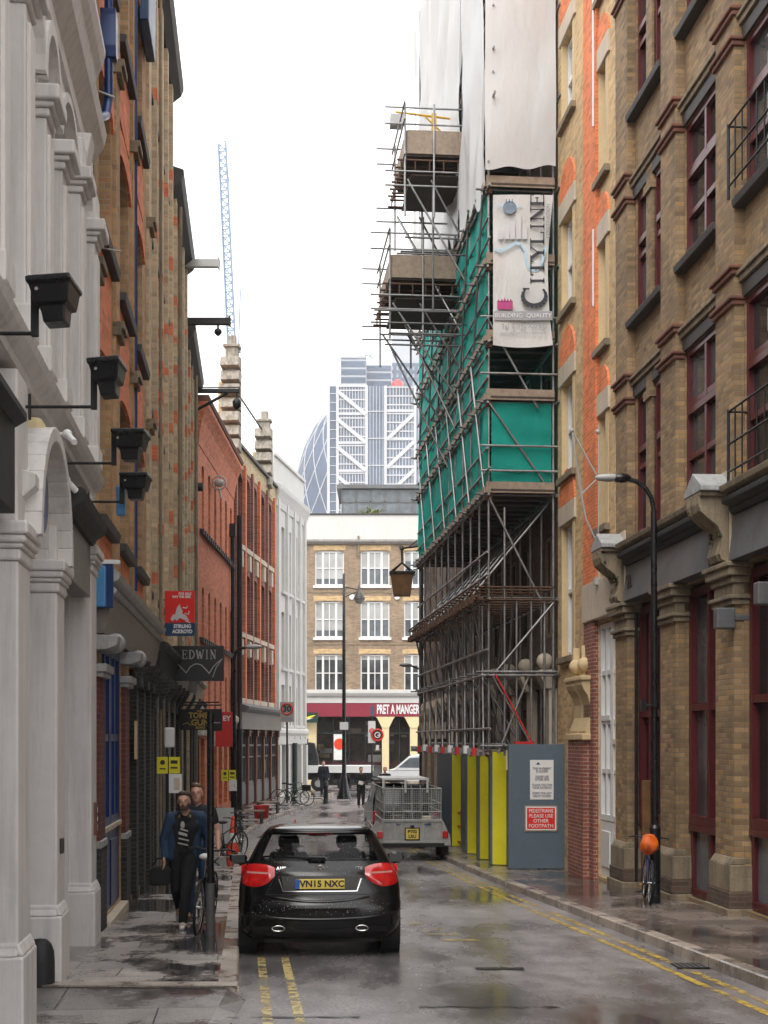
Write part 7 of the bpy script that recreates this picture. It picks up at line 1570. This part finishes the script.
# ================================================================== TRAILER AND THE 4x4 TOWING IT
TR = thing('cage_trailer', 'galvanised livestock-style trailer with a wire mesh cage and a yellow plate', 'trailer', (hx(412.5, 35), 35.0, gz(35)), R(4))
def tb(nm, m, q, par=TR, bev=.008): return solid(nm, m, q, par, bev)
tb('tailgate', 'alu', [(-.72, .72, -.02, .03, .48, 1.02), (-.74, .74, -.05, .02, .99, 1.06), (-.74, .74, -.05, .02, .46, .52)]); tb('rib', 'alu', [(x - .02, x + .02, -.045, -.02, .5, 1.0) for x in (-.5, -.25, .02, .3, .5)])
tb('chassis', 'iron', [(-.8, .8, -.05, 3.0, .36, .46), (-.05, .05, 3.0, 3.9, .36, .44)])
for s_ in (-1, 1):
    tb('side_panel', 'alu', [(s_ * .74 - .02, s_ * .74 + .02, .0, 3.0, .46, 1.04)])
    b = MB(); b.prism([(s_ * .72, 1.02), (s_ * .78, 1.0), (s_ * .94, .62), (s_ * .96, .4), (s_ * .76, .4)], -.04, 0.0, 'y'); b.prism([(s_ * .74, .95), (s_ * .9, .7), (s_ * .97, .66), (s_ * .97, .6), (s_ * .76, .6)], .3, 2.2, 'y'); b.build('mudguard', 'alu', TR)
    tb('tail_light', 'lamp_red', [(s_ * .82 - .07, s_ * .82 + .07, -.08, -.03, .58, .76)], bev=.02)
    b = MB(); b.cyl((s_ * .78, .9, .3), (s_ * .97, .9, .3), .3, n=24); b.cyl((s_ * .78, 1.65, .3), (s_ * .97, 1.65, .3), .3, n=24); b.build('wheel', 'tyre', TR); tb('mud_flap', 'black_matt', [(s_ * .87 - .09, s_ * .87 + .09, .45, .47, .12, .45)])
b = MB()
for x in (-.72, -.48, -.24, 0, .24, .48, .72): b.cyl((x, 0, 1.04), (x, 0, 1.82), .014, n=6); b.cyl((x, 3, 1.04), (x, 3, 1.82), .014, n=6)
for z in (1.82, 1.45, 1.24): b.cyl((-.72, 0, z), (.72, 0, z), .014, n=6); b.cyl((-.72, 0, z), (-.72, 3, z), .014, n=6); b.cyl((.72, 0, z), (.72, 3, z), .014, n=6)
for y in (.6, 1.2, 1.8, 2.4, 3): b.cyl((-.72, y, 1.04), (-.72, y, 1.82), .012, n=6); b.cyl((.72, y, 1.04), (.72, y, 1.82), .012, n=6)
cg = b.build('cage', 'alu', TR); b = MB(); b.quad((-.72, .005, 1.05), (.72, .005, 1.05), (.72, .005, 1.82), (-.72, .005, 1.82)); b.quad((-.72, 0, 1.05), (-.72, 3, 1.05), (-.72, 3, 1.82), (-.72, 0, 1.82)); b.quad((.72, 0, 1.05), (.72, 3, 1.05), (.72, 3, 1.82), (.72, 0, 1.82)); b.build('wire_mesh', 'mesh', cg)
tp_ = tb('number_plate', 'plate_yellow', [(-.17, .15, -.07, -.055, .56, .82)]); tb('plate_light', 'black_matt', [(-.2, .18, -.06, -.045, .53, .85), (-.06, .04, -.1, -.05, .85, .91)]); text('PY02', .11, 'ink', tp_, (-.01, -.075, .75), bold=.004, ext=.001, name='plate_lettering'); text('LRU', .11, 'ink', tp_, (-.01, -.075, .63), bold=.004, ext=.001, name='plate_lettering')
text('ifor', .08, 'sign_navy', TR, (-.36, -.05, .93), name='maker_lettering', bold=.003); text('trailer', .07, 'sign_navy', TR, (.38, -.05, .93), name='maker_lettering', bold=.003)
for (x, y, r_, hh, m, lb) in ((-.25, 1.4, .22, .62, 'brown_dark', 'dark drum inside the trailer, on the left'), (.5, 1.2, .16, .6, 'stone_pale', 'pale drum inside the trailer, on the right'), (.15, 2.0, .24, .7, 'dark_shop', 'tall dark drum at the front of the trailer')):
    w3 = TR.matrix_basis @ Vector((x, y, .47)); t = thing('drum', lb, 'drum', w3); b = MB(); b.lathe([(0, 0), (r_, 0), (r_, hh * .95), (r_ * .9, hh), (0, hh)], n=18); b.build('shell', m, t)
    b = MB(); b.torus((0, 0, hh * .35), r_ + .002, .012, 'z', 18, 5); b.torus((0, 0, hh * .7), r_ + .002, .012, 'z', 18, 5); b.build('hoop', 'iron', t)
# towing vehicle
TV = thing('off_road_vehicle', 'dark off-road vehicle with a white roof rack, mostly hidden by the trailer it tows', 'car', (hx(405.5, 39.3), 39.3, gz(39.3)), R(4)); W3 = .93
b = MB(); prof = [(0, .4), (0, 1.05), (.06, 1.25), (.25, 1.76), (.4, 1.83), (2.4, 1.85), (2.6, 1.8), (3.1, 1.25), (4.2, 1.15), (4.3, .9), (4.3, .4)]
n = len(prof); xs_ = []; vs = []
for s_ in (-1, 1):
    for y, z in prof: vs.append((s_ * (W3 - (max(0, z - 1.1) * .17)), y, z))
b.add(vs, [tuple(range(n)), tuple(range(2 * n - 1, n - 1, -1))] + [(i, (i + 1) % n, n + (i + 1) % n, n + i) for i in range(n)]); b.build('body', 'car_paint', TV, .04)
tb('rear_window', 'glass_grey', [], TV) if False else None
b = MB(); b.add([(-.68, .05, 1.22), (.68, .05, 1.22), (.62, .215, 1.70), (-.62, .215, 1.70)], [(0, 1, 2, 3)]); b.build('rear_window', 'glass_mid', TV)
for s_ in (-1, 1):
    b = MB(); q = s_ * (W3 + .004); 
    for y0, y1 in ((.35, 1.15), (1.25, 2.2)): b.add([(q - s_ * .02, y0, 1.22), (q - s_ * .02, y1, 1.22), (q - s_ * .11, y1, 1.70), (q - s_ * .11, y0 + .08, 1.70)], [(0, 1, 2, 3)])
    b.build('side_window', 'glass_grey', TV); tb('tail_light', 'lamp_red', [(s_ * .82 - .1, s_ * .82 + .1, -.03, .02, .78, 1.08)], TV, .02)
    for yw in (.75, 3.5): b = MB(); b.cyl((s_ * .7, yw, .37), (s_ * .94, yw, .37), .37, n=26); wh = b.build('wheel', 'tyre', TV); b = MB(); b.cyl((s_ * .94, yw, .37), (s_ * .955, yw, .37), .2, n=20); b.build('rim', 'alu', wh)
tb('bumper', 'chrome', [(-.9, .9, -.1, .02, .45, .62)], TV, .03)
b = MB()
for x in (-.62, .0, .62): b.cyl((x, .0, 1.98), (x, 2.4, 1.98), .03, n=6)
for y in (0, .8, 1.6, 2.4): b.cyl((-.62, y, 1.98), (.62, y, 1.98), .03, n=6)
for x in (-.62, 0, .62): b.cyl((x, .0, 1.6), (x, 0, 1.98), .035, n=6)
b.box(-.66, .66, -.03, .03, 1.95, 2.01); b.build('roof_rack', 'sign_white', TV); tb('rack_board', 'black_matt', [(-.85, .0, .3, 2.2, 1.89, 1.95)], TV)

# ================================================================== VAN AND LORRY ON THE FAR STREET
VN = thing('parked_van', 'white van on the cross street, its front poking out beside the corner house', 'van', (hx(378, 79), 79, gz(79)))
prof = [(0, .4), (.02, .85), (.25, 1.0), (.95, 1.25), (1.75, 1.93), (2.3, 2.05), (5.2, 2.05), (5.3, 1.9), (5.3, .35), (.1, .35)]
b = MB(); b.prism(prof, 0, 1.85, 'y'); b.build('body', 'van_white', VN, .06); b = MB(); b.prism([(1.15, 1.3), (1.78, 1.83), (2.35, 1.86), (2.35, 1.28)], -.01, .0, 'y'); b.build('side_window', 'glass_grey', VN)
tb('bumper', 'grey_fascia', [(-.04, .4, -.01, 1.86, .3, .6)], VN, .03); b = MB(); b.add([(1.0, .15, 1.3), (1.0, 1.7, 1.3), (1.72, 1.6, 1.92), (1.72, .25, 1.92)], [(0, 1, 2, 3)]); b.build('windscreen', 'glass_grey', VN).location.x = -.03
for xw in (.95, 4.2):
    b = MB(); b.cyl((xw, -.01, .34), (xw, .2, .34), .34, n=24); wh = b.build('wheel', 'tyre', VN); b = MB(); b.cyl((xw, -.02, .34), (xw, .0, .34), .2, n=18); b.build('rim', 'alu', wh); b = MB(); b.cyl((xw, -.005, .36), (xw, .05, .36), .44, n=24); b.build('wheel_arch', 'grey_fascia', VN)
tb('headlight', 'sign_grey', [(.05, .35, -.015, .0, .75, .92)], VN, .02); tb('door_line', 'grey_fascia', [(2.42, 2.44, -.006, .0, .5, 1.9), (.4, 5.2, -.008, .0, 1.12, 1.14)], VN, 0)
LY = thing('flatbed_lorry', 'flatbed lorry with a pale dropside body crossing at the end of the street', 'lorry', (hx(303, 78), 78, gz(78)))
tb('load_bed', 'sign_white', [(-.8, 3.9, 0, 2.1, 1.12, 1.42), (-.8, 3.9, -.02, .0, 1.02, 1.12)], LY, .01); tb('chassis', 'iron', [(-2.9, 3.8, .3, 1.8, .62, 1.0), (.95, 1.7, .05, .5, .45, .95)], LY); tb('toolbox', 'brown_dark', [(2.1, 2.6, .0, .5, .4, .95)], LY)
for xw in (.85, 2.3): b = MB(); b.cyl((xw - .0, .0, .42), (xw, .35, .42), .42, n=24); wh = b.build('wheel', 'tyre', LY); b = MB(); b.cyl((xw, -.02, .42), (xw, .01, .42), .2, n=18); b.build('hub', 'alu', wh)
tb('cab', 'truck_blue', [(-3.0, -1.1, .05, 2.05, .5, 1.35)], LY, .08); b = MB(); b.prism([(-1.15, 1.35), (-2.95, 1.35), (-2.7, 2.2), (-1.15, 2.25)], .1, 2.0, 'y'); b.build('cab_top', 'van_white', LY, .05); tb('cab_window', 'glass_grey', [(-2.5, -1.6, .085, .1, 1.45, 2.0)], LY)
b = MB(); b.cyl((-2.2, .0, .42), (-2.2, .3, .42), .42, n=24); b.build('wheel', 'tyre', LY); tb('headboard', 'sign_white', [(-.86, -.81, 0, 2.1, 1.12, 1.75)], LY)
t = thing('machine', 'small dark generator standing on the left end of the lorry bed', 'machine', LY.location + Vector((.1, .6, 1.43))); b = MB(); b.prism([(-.3, 0), (.75, 0), (.7, .5), (.5, 1.25), (.2, 1.3), (-.25, 1.2)], 0, .8, 'y'); b.build('casing', 'dark_shop', t, .05); b = MB(); b.box(-.1, .4, -.02, 0, .3, .7); b.cyl((.1, .3, 1.25), (.1, .3, 1.5), .05); b.build('grille', 'iron', t)

# ================================================================== PEOPLE
def blob(name, caps, voxel, m, parent, smooth=2, extra=()):
    """one continuous skin grown over tapered capsules"""
    b = MB()
    for c in caps:
        p0, r0, p1, r1 = Vector(c[0]), c[1], Vector(c[2]), c[3]; b.cyl(p0, p1, r0, r1, 12, caps=True); b.sphere(p0, r0, 12); b.sphere(p1, r1, 12)
    for e in extra: b.sphere(e[0], e[1], 14, e[2])
    o = b.build(name, m, None); rm = o.modifiers.new('r', 'REMESH'); rm.mode = 'VOXEL'; rm.voxel_size = voxel; rm.use_smooth_shade = True
    sm = o.modifiers.new('s', 'SMOOTH'); sm.factor = .5; sm.iterations = smooth; bpy.context.view_layer.update()
    me = bpy.data.meshes.new_from_object(o.evaluated_get(bpy.context.evaluated_depsgraph_get())); old = o.data; o.modifiers.clear(); o.data = me; bpy.data.meshes.remove(old)
    for p in me.polygons: p.use_smooth = True
    me.name = name; o.parent = parent; return o
def hand(caps, wrist, elbow, side, s_=1., fwd=(0, -1, 0), curl=.5):
    d = (Vector(wrist) - Vector(elbow)).normalized(); f = Vector(fwd); lat = d.cross(f).normalized() * side; f = lat.cross(d).normalized() * side
    f = Vector(fwd) - d * Vector(fwd).dot(d); f.normalize()
    w0 = Vector(wrist); k = w0 + d * .085 * s_
    for q in (-1.2, -.4, .4, 1.2): caps.append((w0 + f * q * .012, .022 * s_, k + f * q * .019, .014 * s_))
    for q, ln in ((-1.5, .062), (-.5, .078), (.5, .084), (1.5, .072)):
        b0 = k + f * q * .019; inn = lat * -1; m1 = b0 + d * ln * .5 * s_ + inn * ln * .18 * curl; e1 = m1 + d * ln * .45 * s_ * (1 - curl * .4) + inn * ln * .5 * curl
        caps.append((b0, .0105 * s_, m1, .0095 * s_)); caps.append((m1, .0095 * s_, e1, .008 * s_))
    t0 = w0 + f * .03; caps.append((t0, .014 * s_, t0 + f * .025 + d * .03, .012 * s_)); caps.append((t0 + f * .025 + d * .03, .012 * s_, t0 + f * .03 + d * .065, .010 * s_))
def person(label, loc, rz, J, look, fine=True, h=1.78, group=None):
    """J: joints in metres for a 1.78 m figure facing -y; x is image right"""
    t = thing('person', label, 'person', loc, rz); t.scale = (h / 1.78,) * 3; vx = .011 if fine else .02
    V_ = {k: Vector(v) for k, v in J.items()}; hd = V_['head']; nk = V_['neck']; C_ = []
    C_ += [(nk, .052, hd + Vector((0, .01, -.06)), .056), (V_['shL'], .052, V_['shR'], .052)]
    ch = (V_['shL'] + V_['shR']) / 2; pv = V_['pelvis']; ax = (V_['shR'] - V_['shL']).normalized()
    for q in (-1, 1): C_ += [(ch + ax * q * .075 + Vector((0, 0, -.12)), .11, pv + ax * q * .06 + Vector((0, 0, .12)), .10), (pv + ax * q * .06 + Vector((0, 0, .12)), .10, pv + ax * q * .07, .105), (ch + ax * q * .06, .075, ch + ax * q * .075 + Vector((0, 0, -.12)), .11)]
    C_ += [(nk + Vector((0, 0, -.03)), .06, ch + Vector((0, 0, -.02)), .09)]
    for s_ in 'LR':
        C_ += [(V_['sh' + s_], .056, V_['el' + s_], .042), (V_['el' + s_], .042, V_['wr' + s_], .029), (V_['hip' + s_], .09, V_['kn' + s_], .058), (V_['kn' + s_], .058, V_['an' + s_], .040)]
        C_ += [(V_['an' + s_] + Vector((0, .03, -.03)), .038, V_['an' + s_] + Vector((0, -.13, -.045)), .032)]
        hand(C_, V_['wr' + s_], V_['el' + s_], -1 if s_ == 'L' else 1)
    ex = [(hd + Vector((0, .012, .025)), .098, (.80, .98, 1.12)), (hd + Vector((0, -.03, -.055)), .062, (.92, .95, 1.0)), (hd + Vector((0, -.098, -.012)), .021, (.75, 1, 1.5)), (hd + Vector((-.078, .01, -.01)), .026, (.4, .8, 1.3)), (hd + Vector((.078, .01, -.01)), .026, (.4, .8, 1.3)), (hd + Vector((0, -.075, -.062)), .02, (1.5, .6, .6)), (hd + Vector((0, -.072, .028)), .03, (2.0, .6, .5)), (hd + Vector((0, -.062, -.1)), .03, (1.1, .8, .8))]
    bd = blob('body', C_, vx, look['skin'], t, 2, ex)
    b = MB()
    for q in (-1, 1): b.sphere(hd + Vector((q * .031, -.0800, .012)), .0085, 8, (1.2, 1, .6))
    b.build('eye', 'sign_white', t).scale = (1, 1, 1); b = MB()
    for q in (-1, 1): b.sphere(hd + Vector((q * .031, -.0855, .012)), .0052, 8)
    b.build('pupil', 'ink', t)
    b = MB(); b.sphere(hd + Vector((0, -.094, -.066)), .014, 8, (1.5, .25, .32)); b.build('mouth', 'terracotta', t)
    hc = [(hd + Vector((q * .028, -.012, .088)), .046, hd + Vector((q * .040, .045, .055)), .052) for q in (-1, 1)] + [(hd + Vector((q * .05, .02, .06)), .036, hd + Vector((q * .055, .04, -.01)), .03) for q in (-1, 1)] + [(hd + Vector((-.02, -.052, .098)), .026, hd + Vector((.035, -.045, .092)), .024), (hd + Vector((0, .055, .05)), .058, hd + Vector((0, .06, -.04)), .045)]
    blob('hair', hc, vx, look['hair'], t, 1)
    if look.get('beard'): blob('beard', [(hd + Vector((-.05, -.05, -.055)), .022, hd + Vector((-.02, -.078, -.095)), .024), (hd + Vector((.05, -.05, -.055)), .022, hd + Vector((.02, -.078, -.095)), .024), (hd + Vector((-.02, -.078, -.095)), .024, hd + Vector((.02, -.078, -.095)), .024), (hd + Vector((-.02, -.094, -.05)), .008, hd + Vector((.02, -.094, -.05)), .008), (hd + Vector((-.062, -.02, -.03)), .017, hd + Vector((-.052, -.05, -.055)), .02), (hd + Vector((.062, -.02, -.03)), .017, hd + Vector((.052, -.05, -.055)), .02)], vx * .8, look['hair'], t, 1)
    # trousers
    T_ = []
    for s_ in 'LR': T_ += [(V_['hip' + s_] + Vector((0, 0, .02)), .112, V_['kn' + s_], .078), (V_['kn' + s_], .078, V_['an' + s_] + Vector((0, .01, .02)), .062)]
    T_ += [(pv + ax * -.07 + Vector((0, 0, .04)), .122, pv + ax * .07 + Vector((0, 0, .04)), .122)]; blob('trousers', T_, vx * 1.1, look['trousers'], t, 2)
    for s_ in 'LR':
        a = V_['an' + s_]; fd = Vector(J.get('toe' + s_, (0, -1, -.12))).normalized(); b = blob('shoe', [(a + Vector((0, .035, -.035)), .046, a + fd * .06 + Vector((0, 0, -.04)), .044), (a + fd * .06 + Vector((0, 0, -.04)), .044, a + fd * .15 + Vector((0, 0, -.045)), .036)], vx, look['shoe'], t, 1)
    # shirt
    S_ = [(c[0], c[1] + .012, c[2], c[3] + .012) for c in C_[2:8]] + [(V_['shL'], .066, V_['shR'], .066), (nk + Vector((0, 0, -.06)), .06, ch + Vector((0, 0, -.03)), .098)]
    sl_ = look.get('sleeve', .45)
    for s_ in 'LR': S_ += [(V_['sh' + s_], .070, V_['sh' + s_].lerp(V_['el' + s_], min(1, sl_ * 1.0)), .060)] + ([(V_['el' + s_], .060, V_['el' + s_].lerp(V_['wr' + s_], .92), .046)] if sl_ >= 1 else [])
    sh = blob('shirt', S_, vx * 1.1, look['shirt'], t, 2)
    if look.get('jacket'):
        K_ = []
        for q in (-1, 1):
            K_ += [(ch + ax * q * .12 + Vector((0, -.02, -.08)), .068, pv + ax * q * .15 + Vector((0, -.03, -.02)), .075), (ch + ax * q * .12 + Vector((0, .06, -.03)), .085, pv + ax * q * .12 + Vector((0, .06, -.06)), .09), (ch + ax * q * .03 + Vector((0, .075, 0)), .075, pv + ax * q * .03 + Vector((0, .075, -.06)), .085), (nk + ax * q * .06 + Vector((0, .0, -.03)), .035, ch + ax * q * .11 + Vector((0, -.07, -.12)), .04), (nk + ax * q * .05 + Vector((0, .04, -.01)), .035, ch + ax * q * .13, .06)]
        for s_ in 'LR': K_ += [(V_['sh' + s_] + Vector((0, 0, -.004)), .084, V_['el' + s_], .064), (V_['sh' + s_] + Vector((0, .01, .0)), .082, nk + ax * (-.07 if s_ == 'L' else .07) + Vector((0, .03, -.03)), .05), (V_['el' + s_], .060, V_['el' + s_].lerp(V_['wr' + s_], .95), .045)]
        blob('jacket', K_, vx * 1.1, look['jacket'], t, 1)
        for q in (-1, 1): blob('collar', [(nk + ax * q * .05 + Vector((0, .04, .015)), .022, nk + ax * q * .07 + Vector((0, -.06, -.06)), .02)], vx, look.get('collar', look['jacket']), t, 1)
    return t
base = dict(head=(0, -.02, 1.66), neck=(0, .01, 1.50), shL=(-.185, 0, 1.43), shR=(.185, 0, 1.43), pelvis=(0, 0, .95), hipL=(-.09, 0, .92), hipR=(.09, 0, .92), knL=(-.1, -.02, .5), knR=(.1, -.02, .5), anL=(-.1, .02, .09), anR=(.1, .02, .09), elL=(-.25, .03, 1.15), elR=(.25, .03, 1.15), wrL=(-.26, -.03, .9), wrR=(.26, -.03, .9))
def pose(**k): d = dict(base); d.update(k); return d
w1 = pose(head=(-.02, -.09, 1.63), neck=(-.01, -.03, 1.49), shL=(-.19, -.02, 1.41), shR=(.19, .0, 1.42), pelvis=(-.03, .02, .94), hipL=(-.12, .02, .91), hipR=(.06, .02, .91), knL=(-.13, .05, .49), knR=(.02, -.16, .52), anL=(-.12, .36, .20), anR=(-.02, -.22, .095), toeL=(0, -.8, -.6), elL=(-.28, -.0, 1.14), wrL=(-.27, -.08, .90), elR=(.28, .07, 1.15), wrR=(.26, .06, .90))
W1 = person('bearded man walking in an open navy blue jacket, carrying a black bag', (hx(186, 17.7), 17.7, gz(17.7) + .124), R(3), w1, dict(skin='skin', hair='hair', beard=True, shirt='cloth_black', trousers='cloth_black', jacket='cloth_navy', collar='khaki', shoe='shoe'), True, 1.74)
# white print on the t-shirt
b = MB()
for (x0, x1, z, hh) in ((-.06, .04, 1.27, .02), (-.08, .03, 1.21, .035), (-.08, .05, 1.15, .018), (-.09, .04, 1.09, .018)): b.prism([(x0, z), (x1, z - .03), (x1, z - .03 + hh), (x0, z + hh)], -.157, -.150, 'y')
b.sphere((-.03, -.148, 1.33), .03, 10, (1, .2, 1.5)); b.build('shirt_print', 'sign_grey', W1)
bag = thing('bag', 'black shoulder bag held low in the bearded man\'s hand', 'bag', W1.location + Vector((-.31, -.08, .50))); b = MB(); b.prism([(-.13, .03), (.12, .04), (.13, .24), (.09, .28), (-.10, .28), (-.14, .22)], -.06, .06, 'y'); b.build('pouch', 'cloth_black', bag, .03); b = MB(); b.tube([(-.1, 0, .28), (-.04, 0, .37), (.05, 0, .38), (.1, 0, .28)], .011, 6); b.build('handle', 'cloth_black', bag)
w2 = pose(head=(.0, -.05, 1.66), knL=(-.08, -.1, .52), anL=(-.09, -.14, .1), knR=(.1, .03, .5), anR=(.1, .25, .16), toeR=(0, -.8, -.5), elR=(.27, .02, 1.16), wrR=(.29, -.09, .93), elL=(-.26, .06, 1.16), wrL=(-.26, .0, .92))
W2 = person('man in a dark navy t-shirt and blue jeans walking close behind the bearded man', (hx(197, 18.9), 18.9, gz(18.9) + .124), R(2), w2, dict(skin='skin_pink', hair='hair_sandy', shirt='cloth_dark', trousers='denim', shoe='shoe_brown', sleeve=.55), True, 1.82)
b = MB(); b.box(.05, .11, -.153, -.148, 1.27, 1.34); b.build('shirt_print', 'sign_grey', W2)
w3 = pose(elL=(-.24, .0, 1.16), wrL=(-.12, -.16, 1.08), elR=(.24, 0, 1.16), wrR=(.12, -.16, 1.08))
person('far man in a long dark coat standing by the bollard', (hx(323.5, 72), 72, gz(72) + .0), R(0), base, dict(skin='skin', hair='hair', shirt='cloth_dark', trousers='cloth_dark', jacket='cloth_dark', shoe='black_matt', sleeve=1), False, 1.8)
Fp = person('far man in black holding papers, walking up the middle of the street', (hx(361, 61), 61, gz(61)), R(5), w3, dict(skin='skin', hair='hair', shirt='cloth_black', trousers='cloth_black', shoe='black_matt', sleeve=1), False, 1.76)
t = thing('papers', 'small white papers held by the far man in black', 'papers', Fp.location + Vector((0, -.22, 1.02))); b = MB(); b.prism([(-.12, 0), (.08, -.04), (.11, .12), (-.08, .16)], -.02, .0, 'y'); b.build('sheet', 'sign_white', t)
person('far man in black whose head and shoulders show over the trailer', (hx(385, 60), 60, gz(60)), R(-8), base, dict(skin='skin_pink', hair='skin_pink', shirt='cloth_black', trousers='cloth_black', shoe='black_matt', sleeve=1), False, 1.8)
# distant cone by the van
cone('tiny far traffic cone beside the white van', 396, 74, .75)

# ================================================================== DAMP AIR
hm = bpy.data.materials.new('damp haze'); hm.use_nodes = True; t_h = hm.node_tree
for n_ in list(t_h.nodes):
    if n_.type != 'OUTPUT_MATERIAL': t_h.nodes.remove(n_)
vp = t_h.nodes.new('ShaderNodeVolumePrincipled'); vp.inputs['Color'].default_value = (.93, .95, 1, 1); vp.inputs['Density'].default_value = .00038; vp.inputs['Anisotropy'].default_value = .2
t_h.links.new(vp.outputs[0], [n_ for n_ in t_h.nodes if n_.type == 'OUTPUT_MATERIAL'][0].inputs['Volume']); M['haze'] = hm
hb_ = MB(); hb_.box(-3100, 3100, -100, 6100, -4, 260); ho = hb_.build('haze', 'haze'); ho['kind'] = 'stuff'
